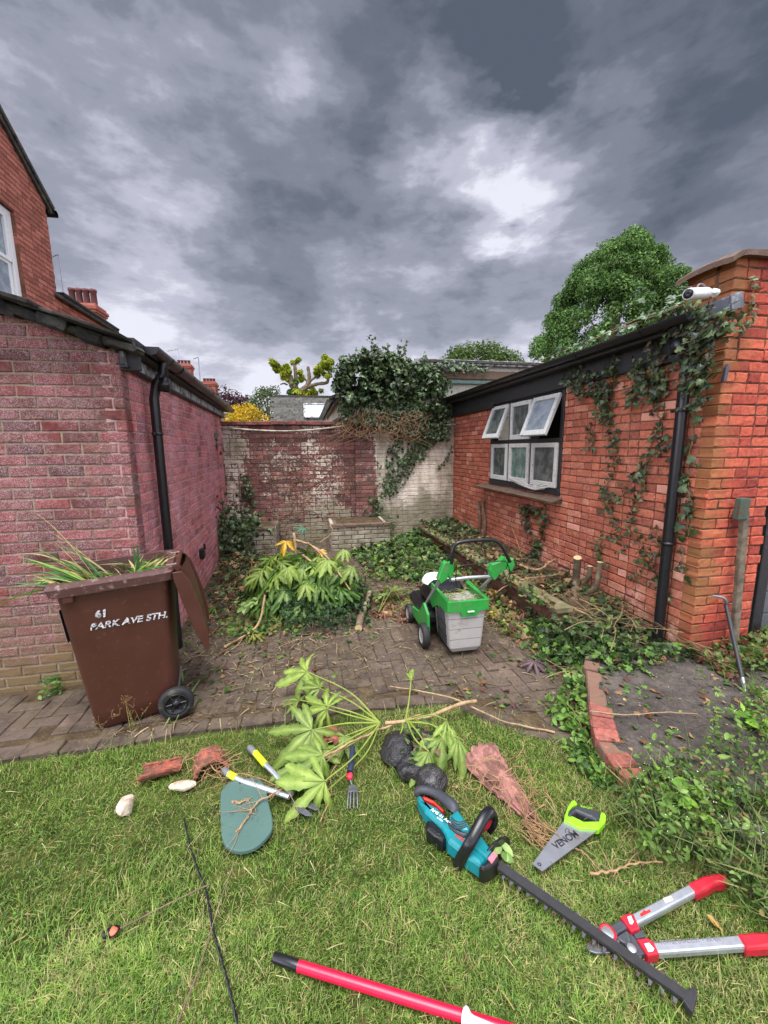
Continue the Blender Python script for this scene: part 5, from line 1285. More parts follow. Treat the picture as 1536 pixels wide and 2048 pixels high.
# bare cut stems and brushwood lying over the ivy
mb = MB(); rg = np.random.default_rng(91)
for (P, n_, zb, hh) in (([(2.0, 2.6), (2.3, 3.4), (2.84, 3.4), (2.84, 2.45)], 170, .05, .25), ([(2.2, 3.3), (2.84, 3.3), (2.84, 7.3), (2.15, 7.3)], 130, .24, .10), (g((760, 1090), (900, 1080), (890, 1180), (720, 1150)), 70, .02, .14), (g((440, 1125), (560, 1118), (560, 1190), (430, 1220)), 60, .02, .14), (g((700, 1190), (830, 1180), (1000, 1200), (1060, 1290), (830, 1230)), 60, .0, .05), ([(2.8, 2.0), (3.5, 2.1), (3.5, 2.36), (2.8, 2.34)], 30, .08, .14), (g((1100, 1300), (1170, 1310), (1160, 1460), (1120, 1420)), 18, .0, .05), (g((380, 1170), (640, 1180), (800, 1300), (380, 1330)), 40, .0, .02)):
    P = np.array(P); k = 0
    while k < n_:
        x, y = rg.uniform(P[:, 0].min(), P[:, 0].max()), rg.uniform(P[:, 1].min(), P[:, 1].max())
        if not inpoly(np.array([x]), np.array([y]), P)[0]: continue
        k += 1; a = rg.uniform(0, 2 * PI); L0 = rg.uniform(.08, .42); z = zb + hh * rg.random(); d = np.array([math.cos(a), math.sin(a), rg.normal(0, .15)]) * L0
        p = np.array([x, y, z]); q = [p - d / 2, p + rg.normal(0, .03, 3), p + d / 2]
        for w in q: w[2] = max(w[2], zb + .004); w[0] = min(w[0], 2.85)
        s_ = spline(q, 4); c = pick([(.95, .95, .9), (.6, .58, .55), (.42, .38, .36), (.8, .85, .75)], 1)[0]
        r = rg.uniform(.0012, .0045); tube(mb, s_, np.linspace(r, r * .5, len(s_)), 5, col=np.clip(c, 0, 1.4), caps=False)
tag(mb.build('brushwood', MT['twig'], loc=(1.8, 4, 0)), 'loose bare cut stems and twigs lying over the ivy and paving', 'brushwood', kind='stuff')
mb = MB(); n = 1900; P_ = np.array(W1); x = RNG.uniform(P_[:, 0].min() - .1, P_[:, 0].max(), n * 2); y = RNG.uniform(P_[:, 1].min(), P_[:, 1].max() + .1, n * 2); k = inpoly(x + RNG.normal(0, .03, n * 2), y + RNG.normal(0, .03, n * 2), P_); x, y = x[k][:n], y[k][:n]; n = len(x)
nr = rvec(n) * .5; nr[:, 2] = RNG.uniform(.1, .6, n)
scatter(mb, T_STRIP, np.stack([x, y, RNG.uniform(.0, .10, n)], 1), nr, RNG.normal(PI, .8, n), RNG.uniform(.05, .17, n), pick([rgb(104, 128, 66), rgb(84, 110, 56), rgb(150, 150, 96), rgb(120, 140, 84)], n), width=RNG.uniform(.5, 1.2, n))
tag(mb.build('border_grass', MT['leaf'], loc=(1.6, 1.2, 0)), 'coarse grass blades mixed among the weeds of the right border', 'grass', kind='stuff')
def grass(N_, region, h0, h1, w0, seed, cols=None, lean=.55, dry=.12):
    rg = np.random.default_rng(seed); x0, x1, y0, y1 = region
    x = rg.uniform(x0, x1, N_); y = y0 + (y1 - y0) * rg.random(N_)
    e = np.interp(x, [p[0] for p in EDGE], [p[1] for p in EDGE]); k = (y < e + .012 * rg.normal(0, 1, N_)) & (x > -y * 1.3 - 1.4) & (x < y * 1.35 + .8)
    k &= ~inpoly(x, y, slabP)
    x, y = x[k], y[k]; n = len(x)
    tuft = vnoise(x, y, .16, 1) * .6 + vnoise(x, y, .05, 2) * .4; patch = vnoise(x, y, .42, 3); p2 = vnoise(x, y, .11, 6)
    nearL = np.exp(-(((x + .75) / .25) ** 2 + ((y - 1.35) / .22) ** 2)) + np.exp(-(((x - 1.45) / .2) ** 2 + ((y - 1.45) / .2) ** 2)) * .8 + np.exp(-((y - (np.interp(x, [p[0] for p in EDGE], [p[1] for p in EDGE]) - .05)) / .06) ** 2) * .7
    h = (h0 + (h1 - h0) * tuft ** 1.5) * (1 + 1.0 * nearL) * rg.uniform(.5, 1.3, n)
    a = rg.uniform(-PI, PI, n) * .9 + 1.2 * (vnoise(x, y, .3, 9) - .5) * 4; ln = lean * h * rg.uniform(.3, 1.7, n)
    dx, dy = np.cos(a), np.sin(a); wx, wy = -dy, dx
    wd = w0 * rg.uniform(.6, 1.3, n)
    b = np.stack([x, y, np.full(n, -.022)], 1)
    V = np.zeros((n, 5, 3))
    W_ = np.stack([wx * wd / 2, wy * wd / 2, np.zeros(n)], 1); D_ = np.stack([dx * ln, dy * ln, np.zeros(n)], 1)
    V[:, 0] = b - W_; V[:, 1] = b + W_; V[:, 2] = b - W_ * .8 + D_ * .35 + [0, 0, 1] * (h * .62)[:, None]; V[:, 3] = b + W_ * .8 + D_ * .35 + [0, 0, 1] * (h * .62)[:, None]; V[:, 4] = b + D_ * 1.1 + [0, 0, 1] * (h * .95)[:, None]
    F = (np.array([(0, 1, 3), (0, 3, 2), (2, 3, 4)])[None] + (np.arange(n) * 5)[:, None, None]).reshape(-1, 3)
    g1, g2, g3, g4 = map(np.array, (rgb(118, 150, 66), rgb(152, 178, 88), rgb(88, 120, 50), rgb(196, 186, 134)))
    r = rg.random((n, 1)); C = g1 * (1 - r) + np.where(rg.random((n, 1)) < .5, g2, g3) * r
    C = C * (.8 + .5 * patch[:, None]); dd = rg.random(n) < np.clip(dry + .55 * np.clip(p2 * .6 + patch * .6 - .62, 0, 1) * 2 + .5 * np.clip((x - .9) * 1.1, 0, .55) * (p2 > .4), 0, .75)
    C[dd] = g4 * rg.uniform(.6, 1.15, (dd.sum(), 1))
    if cols is not None: C = pick(cols, n)
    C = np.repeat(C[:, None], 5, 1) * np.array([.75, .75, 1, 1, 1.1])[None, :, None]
    return V.reshape(-1, 3), F, C.reshape(-1, 3)
mb = MB()
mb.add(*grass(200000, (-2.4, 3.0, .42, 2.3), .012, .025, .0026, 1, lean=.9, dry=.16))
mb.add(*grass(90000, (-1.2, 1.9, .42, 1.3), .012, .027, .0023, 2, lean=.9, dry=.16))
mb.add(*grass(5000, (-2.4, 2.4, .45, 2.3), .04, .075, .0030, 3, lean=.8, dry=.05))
tag(mb.build('grass', MT['grass'], loc=(0, 1.2, -.02)), 'mown lawn grass with yellowed patches and longer tufts', 'grass', kind='stuff')
# clover and moss leaves in the turf
mb = MB(); n = 16000; x = RNG.uniform(-2.2, 2.2, n); y = RNG.uniform(.45, 2.2, n); k = (vnoise(x, y, .3, 14) > .58) & (y < np.interp(x, [p[0] for p in EDGE], [p[1] for p in EDGE]) - .02); x, y = x[k], y[k]; n = len(x)
scatter(mb, T_QUAD, np.stack([x, y, -.014 + RNG.random(n) * .022], 1), rvec(n) * .3 + np.array([0, 0, 1]), RNG.uniform(-PI, PI, n), RNG.uniform(.008, .017, n), pick([rgb(80, 112, 48), rgb(100, 134, 62), rgb(62, 92, 42)], n))
n = 2600; x = RNG.uniform(-2.2, 2.2, n); y = RNG.uniform(.45, 2.15, n)
scatter(mb, T_STRIP, np.stack([x, y, -.004 + RNG.random(n) * .016], 1), rvec(n) * .25 + np.array([0, 0, 1]), RNG.uniform(-PI, PI, n), RNG.uniform(.02, .07, n), pick([rgb(196, 184, 134), rgb(170, 150, 100), rgb(146, 120, 80)], n), width=RNG.uniform(.5, 1.4, n))
tag(mb.build('clover', MT['leaf'], loc=(0, 1.2, -.02)), 'clover leaves and dry cut straws lying in the lawn', 'clover', kind='stuff')
# ================================================================ WHEELED BIN
MT['bin'] = mat('brown_bin_plastic', rgb(76, 41, 32), .42, var=.18, nscale=6, bump=.12, bscale=260, bd=.001, dirt=rgb(96, 70, 60), dirt_amt=.10, dscale=30)
MT['bin2'] = mat('faded_bin_rim', rgb(86, 56, 52), .5, var=.2, nscale=18, bump=.15, bscale=200, bd=.001, dirt=rgb(160, 136, 128), dirt_amt=.25, dscale=30)
MT['tyre'] = mat('black_rubber', (.016, .016, .017), .7, var=.3, bump=.3, bscale=120, dirt=rgb(96, 88, 78), dirt_amt=.25)
MT['paint'] = mat('white_print', rgb(226, 226, 228), .7, var=.1); MT['worn'] = mat('worn_hand_paint', rgb(222, 222, 224), .7, var=.15, dirt=rgb(82, 50, 42), dirt_amt=.48, dscale=80)
P0 = G(181, 1471)
BA = math.radians(13)
BM = trm(*P0) @ rotm('Z', BA) @ rotm('Y', math.radians(-2.6))
t = empty('wheeled_bin', P0 + np.array([.2, .25, 0]), 'brown wheelie bin with open lid and hand painted address, stuffed with long leaves', 'bin')
def rrect(x0, x1, y0, y1, r, n=5):
    out = []
    for cx, cy, a in ((x1 - r, y1 - r, 0), (x0 + r, y1 - r, PI / 2), (x0 + r, y0 + r, PI), (x1 - r, y0 + r, 1.5 * PI)):
        for k in range(n + 1): out.append((cx + r * math.cos(a + PI / 2 * k / n), cy + r * math.sin(a + PI / 2 * k / n)))
    return out
def loft(mb, secs, M, col=(1, 1, 1), mi=0, cap0=True, cap1=True, smooth=True):
    V = []; n = len(secs[0][0])
    for poly, z in secs: V += [(x, y, z) for x, y in poly]
    f = [(i * n + j, i * n + (j + 1) % n, (i + 1) * n + (j + 1) % n, (i + 1) * n + j) for i in range(len(secs) - 1) for j in range(n)]
    V = np.array(V) @ M[:3, :3].T + M[:3, 3]; mb.add(V, f, col, mi, smooth)
    if cap0: mb.add(V[:n], [tuple(range(n))[::-1]], col, mi)
    if cap1: mb.add(V[-n:], [tuple(range(n))], col, mi)
def bsec(z, o=0):
    k = z / .96; return rrect(.02 - .055 * k - o, .472 + .068 * k + o, .02 - .04 * k - o, .40 + .06 * k + o, .045 + .01 * k)
mb = MB(); loft(mb, [(bsec(0, -.02), 0), (bsec(0.02), .02), (bsec(.12), .12), (bsec(.5), .5), (bsec(.86), .86), (bsec(.90, .002), .90)], BM, cap1=False)
box(mb, BM[:3, :3] @ np.array([.035, -.03, .875]) + BM[:3, 3], (.05, .03, .04), .006, R=BM)
bo = mb.build('body', MT['bin'], t)
mb = MB(); loft(mb, [(bsec(.90, .002), .895), (bsec(.90, .030), .895), (bsec(.96, .034), .945), (bsec(.96, .024), .968), (bsec(.96, -.012), .968), (bsec(.8, -.012), .70)], BM, cap0=False, cap1=False, smooth=False)
box(mb, BM[:3, :3] @ np.array([-.075, .20, .93]) + BM[:3, 3], (.05, .40, .012), .004, R=BM)
mb.build('rim', MT['bin2'], t)
mb = MB(); box(mb, BM[:3, :3] @ np.array([.22, .20, .80]) + BM[:3, 3], (.46, .38, .03), .004, R=BM, jit=.004); mb.build('bin_filling', MT['earth'], t)
for sy in (-.035, .36):
    c_ = BM @ np.array([.475 if sy < 0 else .36, sy, .0, 1]); M = frame((c_[0], c_[1], .103), np.array([0, 0, 1.]), BM[:3, 0]); M[:3, 2] = -BM[:3, 1]; M[:3, 0] = BM[:3, 0]; M[:3, 1] = (0, 0, 1); M[:3, 1] = np.cross(M[:3, 2], M[:3, 0])
    mb = MB(); lathe(mb, [(.064, -.02), (.098, -.024), (.104, -.012), (.104, .012), (.098, .024), (.074, .026), (.064, .018)], M, 28); wo_ = mb.build('wheel', MT['tyre'], t)
    mb = MB(); lathe(mb, [(0, .006), (.066, .006), (.070, .024), (.062, .026), (.058, .014), (.02, .012), (.018, .024), (0, .026)], M, 24)
    for k in range(6):
        a = k * PI / 3; c2 = M @ np.array([.040 * math.cos(a), .040 * math.sin(a), .014, 1]); box(mb, c2[:3], (.038, .010, .012), .002, R=M @ rotm('Z', a))
    mb.build('wheel_hub', MT['black'], wo_)
mb = MB(); a_, b_ = BM @ np.array([.475, -.02, 0, 1]), BM @ np.array([.475, .42, 0, 1]); tube(mb, [(a_[0], a_[1], .103), (b_[0], b_[1], .103)], .01, 8); mb.build('axle', MT['steel'], t)
# lid hanging open on the wheel side
HM = BM @ trm(.585, 0, .94) @ rotm('Y', math.radians(-11))
mb = MB()
nu, nv = 9, 9; V = []
for off in (0, 1):
    for i_ in range(nu):
        for j_ in range(nv):
            a, b = i_ / (nu - 1), j_ / (nv - 1)
            dome = .075 * math.sin(PI * min(1, max(0, b * 1.0))) ** .5 * (1 - .55 * a) * (math.sin(PI * (.12 + .80 * a)) ** .4)
            V.append((dome - (.007 if off else 0), -.02 + .47 * b, -a * .56))
V = np.array(V); f = []
for off in (0, 1):
    b0_ = off * nu * nv
    for i_ in range(nu - 1):
        for j_ in range(nv - 1):
            q = (b0_ + i_ * nv + j_, b0_ + i_ * nv + j_ + 1, b0_ + (i_ + 1) * nv + j_ + 1, b0_ + (i_ + 1) * nv + j_); f.append(q if off else q[::-1])
mb.add(V @ HM[:3, :3].T + HM[:3, 3], f, smooth=True)
lid = mb.build('lid', MT['bin'], t)
mb = MB(); pl = [(-.02, 0), (.03, -.01), (.055, -.08), (.06, -.30), (.045, -.47), (.018, -.57), (.0, -.56), (-.02, -.44), (-.028, -.20), (-.028, -.05)]
for yy in (-.028, .452): prism(mb, [(x, z) for x, z in pl], 0, .009, .003, M=HM @ trm(0, yy, 0) @ rotm('X', PI / 2)); mb.build('lid_flange', MT['bin'], lid); mb = MB()

mb = MB(); box(mb, (HM @ np.array([.02, .215, -.565, 1]))[:3], (.03, .12, .03), .008, R=HM); mb.build('lid_grip', MT['bin'], lid)
mb = MB(); tube(mb, [(BM @ np.array([.59, y_, .955, 1]))[:3] for y_ in (0, .42)], .016, 10)
for y_ in (.05, .37): box(mb, (BM @ np.array([.56, y_, .955, 1]))[:3], (.07, .03, .04), .006, R=BM)
mb.build('hinge_handle', MT['bin'], t)
# painted address
TM = BM @ trm(.105, -.0125, .665) @ rotm('X', PI / 2 + math.radians(2.4)); TM = TM @ rotm('Z', math.radians(-2))
text('painted_address', "PARK AVE STH.", .056, TM @ trm(-.005, 0, 0), MT['worn'], bo, ext=.0012, sx=1.06, shear=.25, weight=.0012, wob=.0022)
text('painted_number', "61", .060, TM @ trm(.03, .072, 0.0) @ rotm('Z', -.05), MT['worn'], bo, ext=.0012, shear=.05, weight=.0025, wob=.0022)
mb = MB(); SM = BM @ trm(-.028, .07, .70) @ rotm('Y', -.057)
box(mb, (SM @ np.array([-.0, .0, 0, 1]))[:3], (.003, .095, .20), R=SM); st_ = mb.build('sticker', mat('dark_sticker', rgb(58, 50, 48), .4), bo)
mb = MB()
for (y_, z_, a, b) in ((0, .097, .09, .003), (0, -.097, .09, .003), (.043, 0, .003, .19), (-.043, 0, .003, .19), (0, .04, .06, .006), (0, .025, .05, .004), (-.0, .07, .05, .006)): box(mb, (SM @ np.array([-.002, y_, z_, 1]))[:3], (.002, a, b), R=SM)
lathe(mb, [(0, .0), (.024, 0), (.024, .001), (0, .001)], SM @ trm(-.002, 0, -.05) @ rotm('Y', -PI / 2), 16)
mb.build('sticker_print', MT['paint'], st_)
# long strap leaves pushed into the bin
def blade(mb, a, b, w0, sag=.1, col=(1, 1, 1), n=9, twist=.5):
    a = np.array(a, float); b = np.array(b, float); d = b - a; Ln = np.linalg.norm(d); side = np.cross(d, (0, 0, 1)) + RNG.normal(0, .3, 3) * Ln; side /= np.linalg.norm(side); V = []
    tw = RNG.normal(0, twist)
    for i_ in range(n):
        t_ = i_ / (n - 1); p = a + d * t_ + np.array([0, 0, 1]) * sag * Ln * math.sin(PI * t_) * (1) - np.array([0, 0, 1]) * 0
        s_ = side * math.cos(tw * t_) + np.array([0, 0, 1]) * math.sin(tw * t_); w_ = w0 * (1 - t_ ** 3 * .93) * (.7 + .6 * math.sin(PI * min(1, t_ * 1.1)))
        V += [p - s_ * w_ / 2, p + np.array([0, 0, -.12 * w_]), p + s_ * w_ / 2]
    f = [(3 * i_ + k, 3 * i_ + k + 1, 3 * i_ + 3 + k + 1, 3 * i_ + 3 + k) for i_ in range(n - 1) for k in (0, 1)]
    mb.add(V, f, col, 0, True)
STR = [rgb(96, 140, 66), rgb(132, 164, 84), rgb(64, 108, 58), rgb(188, 184, 116), rgb(170, 160, 110), rgb(204, 190, 140), rgb(74, 116, 70)]
t = empty('cut_leaves', (BM @ np.array([.2, .2, .82, 1]))[:3], 'bunch of long green and straw coloured strap leaves sticking out of the bin', 'cut leaves')
mb = MB()
Bp = lambda x, y, z: (BM @ np.array([x, y, z, 1]))[:3]
for k in range(62):   # fan to the left
    a = Bp(RNG.uniform(.05, .22), RNG.uniform(.02, .2), .90); L0 = RNG.uniform(.16, .46); az_ = RNG.uniform(2.5, 3.7); el = RNG.uniform(-.1, .75)
    b = a + L0 * np.array([math.cos(az_) * math.cos(el), math.sin(az_) * math.cos(el), math.sin(el)]); blade(mb, a, b, RNG.uniform(.006, .022), RNG.uniform(-.05, .15), pick(STR, 1)[0])
for k in range(60):   # lying in the mouth
    a = Bp(RNG.uniform(.05, .5), RNG.uniform(.03, .38), RNG.uniform(.86, .92)); b = a + np.array([RNG.normal(0, .16), RNG.normal(0, .1), RNG.uniform(.0, .10)])
    if abs((b - P0)[0] - .2) < .36: blade(mb, a, b, RNG.uniform(.005, .016), .06, pick(STR, 1)[0])
for k in range(40):   # right-hand tuft
    a = Bp(RNG.uniform(.30, .42), RNG.uniform(.05, .25), .90); b = a + np.array([RNG.uniform(.0, .22), RNG.normal(0, .06), RNG.uniform(.02, .14)]); blade(mb, a, b, RNG.uniform(.008, .02), .05, pick(STR, 1)[0])
for (pa, pb, w_, c_, sg) in (((.16, .1, .9), (45, 1010), .012, 5, .12), ((.24, .12, .9), (42, 1030), .006, 5, .05), ((.27, .15, .9), (158, 1045), .007, 2, .0), ((.35, .14, .9), (266, 1082), .022, 2, .0), ((.36, .13, .9), (275, 1080), .018, 6, .0), ((.1, .02, .93), (95, 1215), .012, 5, .28), ((.06, .03, .93), (40, 1222), .008, 2, .35), ((.2, .1, .9), (22, 1155), .008, 2, .25), ((.48, .2, .93), (360, 1110), .012, 3, .1), ((.2, .12, .9), (110, 1060), .007, 4, .02), ((.13, .05, .92), (36, 1113), .02, 1, .05), ((.12, .05, .92), (42, 1118), .018, 0, .03)):
    a = Bp(*pa); b = ray(*pb); b = b * ((a[1] - .02) / b[1]) + np.array([0, 0, HC]); blade(mb, a, b, w_, sg, STR[c_], n=12, twist=.3)
a = Bp(.5, .2, .93); blade(mb, a, G(392, 1178, .6), .004, .02, STR[5], n=8)
mb.build('strap_leaves', MT['leaf'], t)

# ================================================================ LAWN MOWER
MT['green_pl'] = mat('green_plastic', rgb(40, 148, 58), .42, var=.2, nscale=14, bump=.06, dirt=rgb(100, 124, 80), dirt_amt=.3, dscale=26)
MT['grey_pl'] = mat('dusty_grey_plastic', rgb(168, 164, 158), .6, var=.10, nscale=10, bump=.12, bscale=180, dirt=rgb(136, 126, 112), dirt_amt=.2, dscale=9)
MT['silver'] = mat('silver_metal', rgb(186, 190, 190), .38, metal=.7, var=.15, bump=.05)
t = empty('lawn_mower', (1.22, 3.2, 0), 'green and grey lawn mower with a collection box standing on the paving', 'lawn mower')
def basket(o, z):   # outline of the box at height z, shrunk by o
    k = (z - .05) / .40
    return rrect(1.085 - .035 * k + o, 1.352 + .03 * k - o, 2.83 - .015 * k + o, 3.16 + .03 * k - o, .02, 3)
mb = MB(); secs = [(basket(.02, .05), .045), (basket(0, .08), .085)]
for z in (.16, .25, .34): secs += [(basket(0, z), z - .003), (basket(.012, z), z - .002), (basket(.012, z), z + .002), (basket(0, z), z + .003)]
secs += [(basket(0, .43), .43)]
secs = [([(x, y if not (i_ < 2 and y < 3) else y) for x, y in p], z) for i_, (p, z) in enumerate(secs)]
loft(mb, secs, np.eye(4), smooth=False); bk_ = mb.build('grass_box', MT['grey_pl'], t)
mb = MB()
for k in range(17):
    z = .10 + k * .0185; q = basket(-.003, z); x = min(p[0] for p in q)
    box(mb, (x, 3.00, z), (.004, .22, .007))
mb.build('box_slots', MT['blackpaint'], bk_)
mb = MB()
# green frame round the box, dipping forwards on its side
for sx, x in ((-1, 1.055), (1, 1.385)):
    pl = [(2.80, .405), (2.80, .495), (3.22, .515), (3.24, .33), (3.18, .30), (3.05, .375), (2.95, .40)]
    prism(mb, [(y, z) for y, z in pl], -.008, .008, .003, M=frame((x + sx * .004, 0, 0), (0, 1, 0), (0, 0, 1)))
pl = [(1.045, .41), (1.045, .497), (1.395, .497), (1.395, .41), (1.31, .405), (1.30, .365), (1.165, .365), (1.155, .405)]
prism(mb, pl, -.012, .008, .004, M=frame((0, 2.805, 0), (1, 0, 0), (0, 0, 1)))
for x_ in (1.062, 1.378): box(mb, (x_, 3.01, .497), (.022, .42, .014), .004)
box(mb, (1.235, 2.787, .412), (.07, .006, .016), .002, col=(1, 1, 1))
mb.build('box_frame', MT['green_pl'], t)
mb = MB(); box(mb, (1.22, 3.01, .40), (.30, .36, .02), .004)
_n = 300; scatter(mb, T_STRIP, np.stack([RNG.uniform(1.08, 1.36, _n), RNG.uniform(2.84, 3.2, _n), .415 + RNG.random(_n) * .05], 1), rvec(_n) * .4 + np.array([0, 0, 1]), RNG.uniform(-PI, PI, _n), RNG.uniform(.04, .1, _n), pick([rgb(140, 160, 84), rgb(110, 130, 60), rgb(170, 160, 110)], _n), width=RNG.uniform(1, 3, _n)); mb.build('clippings_in_box', MT['leaf'], t)
mb = MB(); box(mb, (1.235, 2.782, .412), (.055, .004, .010)); mb.build('box_label', MT['paint'], t)
mb = MB(); box(mb, (1.20, 3.46, .20), (.44, .62, .12), .04); box(mb, (1.20, 3.45, .31), (.30, .42, .14), .05); box(mb, (1.19, 3.24, .46), (.30, .18, .10), .04, R=rotm('X', .25)); mb.build('deck', MT['black'], t)
mb = MB(); lathe(mb, [(0, .07), (.07, .068), (.11, .055), (.135, .02), (.14, 0)], trm(1.16, 3.42, .455), 24); mb.build('motor_cover', MT['white_pl'], t)
mb = MB()
for sx, x in ((-1, .965), (1, 1.37)):
    pl = [(3.02, .10), (3.04, .30), (3.16, .36), (3.30, .22), (3.55, .17), (3.56, .10)]
    prism(mb, [(y, z) for y, z in pl], -.012, .012, .005, M=frame((x, 0, 0), (0, 1, 0), (0, 0, 1))); mb.build('side_panel', MT['green_pl'], t); mb = MB()
for (x, y, r) in ((.935, 3.07, .105), (1.405, 3.10, .105), (.945, 3.58, .09), (1.42, 3.58, .09)):
    sx = -1 if x < 1.2 else 1; M = frame((x, y, r), (0, 0, 1), (0, sx, 0)); M[:3, 2] = (sx, 0, 0); M[:3, 1] = np.cross(M[:3, 2], M[:3, 0])
    mb = MB(); lathe(mb, [(r * .62, -.03), (r * .95, -.03), (r, -.015), (r, .015), (r * .95, .03), (r * .66, .03), (r * .62, .015)], M, 26, col=(1, 1, 1)); w0 = mb.build('wheel', MT['tyre'], t)
    mb = MB(); lathe(mb, [(0, .024), (r * .2, .026), (r * .55, .018), (r * .64, .026)], M, 20); mb.build('wheel_hub', MT['grey_pl'], w0)
mb = MB()
hL, hR = AY(890, 1142, 2.86), AY(998, 1140, 2.86)
tube(mb, [(1.0, 3.25, .30), tuple(hL)], .014, 10); tube(mb, [(1.41, 3.25, .30), tuple(hR)], .014, 10); tube(mb, spline([AY(900, 1160, 2.9), AY(940, 1155, 2.9), AY(990, 1153, 2.9)], 3), .015, 10)
mb.build('handle_struts', MT['silver'], t)
mb = MB(); hp = [AY(u, v, 2.72) for u, v in ((903, 1128), (904, 1105), (912, 1088), (930, 1083), (960, 1080), (985, 1080), (1000, 1088), (1012, 1108), (1020, 1124))]
tube(mb, spline(hp, 4), .0145, 10); mb.build('handle_bar', MT['black'], t)
mb = MB(); hp = [AY(u, v, 2.70) for u, v in ((918, 1175), (912, 1165), (913, 1142), (922, 1132), (960, 1127), (1005, 1122), (1016, 1130), (1020, 1150), (1013, 1165))]
tube(mb, spline(hp, 4), .004, 6); tube(mb, spline([AY(902, 1155, 2.75), AY(903, 1165, 2.75), AY(915, 1175, 2.75)], 4), .0035, 6); mb.build('bail_bar', MT['black'], t)
mb = MB()
for pl in (((874, 1158), (886, 1126), (891, 1122), (898, 1126), (900, 1140), (893, 1158), (880, 1167)), ((897, 1126), (902, 1124), (907, 1127), (906, 1145), (899, 1158), (895, 1150))):
    P = [AY(u, v, 2.80)[[0, 2]] for u, v in pl]; prism(mb, P, -.03, .02, .008, M=frame((0, 2.80, 0), (1, 0, 0), (0, 0, 1)))
mb.build('handle_joint', MT['green_pl'], t); mb = MB()
for pl in (((978, 1140), (982, 1128), (998, 1122), (1006, 1112), (1014, 1120), (1010, 1138), (998, 1148), (988, 1160), (980, 1152)), ((1017, 1118), (1025, 1116), (1028, 1128), (1022, 1142), (1012, 1138))):
    P = [AY(u, v, 2.80)[[0, 2]] for u, v in pl]; prism(mb, P, -.03, .02, .008, M=frame((0, 2.80, 0), (1, 0, 0), (0, 0, 1)))


mb.build('handle_joint', MT['green_pl'], t)
# ================================================================ FATSIA LEAVES
def fatsia(mb, base, d, nor, R, cols, nl=8, spread=3.9, curl=.25, wav=.02, dead=False):
    d = np.array(d, float); nor = np.array(nor, float); d /= np.linalg.norm(d); nor = nor - nor.dot(d) * d; nor /= np.linalg.norm(nor); x_ = np.cross(d, nor)
    base = np.array(base, float); lt, dk, vein = map(np.array, cols)
    da = spread / (nl - 1); ns = 13; ph = RNG.uniform(0, 6); dr = RNG.uniform(-.18, .38, nl); kk = RNG.uniform(.84, 1.08); lt, dk = lt * kk, dk * kk
    for i in range(nl):
        a = (i - (nl - 1) / 2) * da + RNG.normal(0, .06); k = abs(i - (nl - 1) / 2) / ((nl - 1) / 2)
        Ln = R * (1 - .42 * k ** 1.5) * RNG.uniform(.82, 1.10); c, s = math.cos(a), math.sin(a); V = []; C = []; bd = RNG.normal(0, .10); wq = RNG.uniform(.85, 1.15); p1, p2 = RNG.uniform(0, 6, 2)
        for j in range(ns):
            t_ = j / (ns - 1)
            w0 = t_ * Ln * math.tan(da / 2) * 1.05
            wl = wq * Ln * (.116 * math.sin(PI * min(1, max(0, (t_ - .02) / .98)) ** 1.35) ** .75 + .006)
            w_ = w0 if t_ < .36 else wl
            if j == ns - 1: w_ = .0012
            zc = -(curl + dr[i]) * R * t_ ** 2 * (.6 + .6 * k) + wav * R * math.sin(t_ * 5 + i * 1.7 + ph)
            for q, sg in enumerate((-1, -.5, 0, .5, 1)):
                ed = 1 + (.20 * math.sin(j * 2.1 + p1 + sg * 1.3) if t_ > .36 else 0)
                xx = sg * w_ * ed + bd * Ln * t_ ** 2; yy = t_ * Ln; zz = zc + (abs(sg) * w_ * .12) + wav * 1.3 * R * math.sin(j * 1.5 + sg * 2.4 + p2) * abs(sg) * t_
                px = xx * c + yy * s; py = -xx * s + yy * c
                V.append(base + x_ * px + d * py + nor * zz)
                C.append((vein * .6 + lt * .4 if t_ > .5 else vein) if q == 2 else (lt * (1.0 - .10 * abs(sg)) * (1 + .06 * math.sin(j * 2 + i)) if q in (1, 3) else dk * (1.18 if t_ > .8 else 1.0)))
        f = [(j * 5 + q, j * 5 + q + 1, (j + 1) * 5 + q + 1, (j + 1) * 5 + q) for j in range(ns - 1) for q in range(4)]
        mb.add(V, f, np.array(C), 0, True)
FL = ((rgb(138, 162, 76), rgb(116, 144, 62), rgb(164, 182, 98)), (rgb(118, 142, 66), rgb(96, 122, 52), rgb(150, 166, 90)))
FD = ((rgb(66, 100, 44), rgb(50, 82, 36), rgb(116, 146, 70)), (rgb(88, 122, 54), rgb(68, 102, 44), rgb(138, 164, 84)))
FP = ((rgb(128, 164, 92), rgb(110, 148, 80), rgb(176, 196, 130)),)
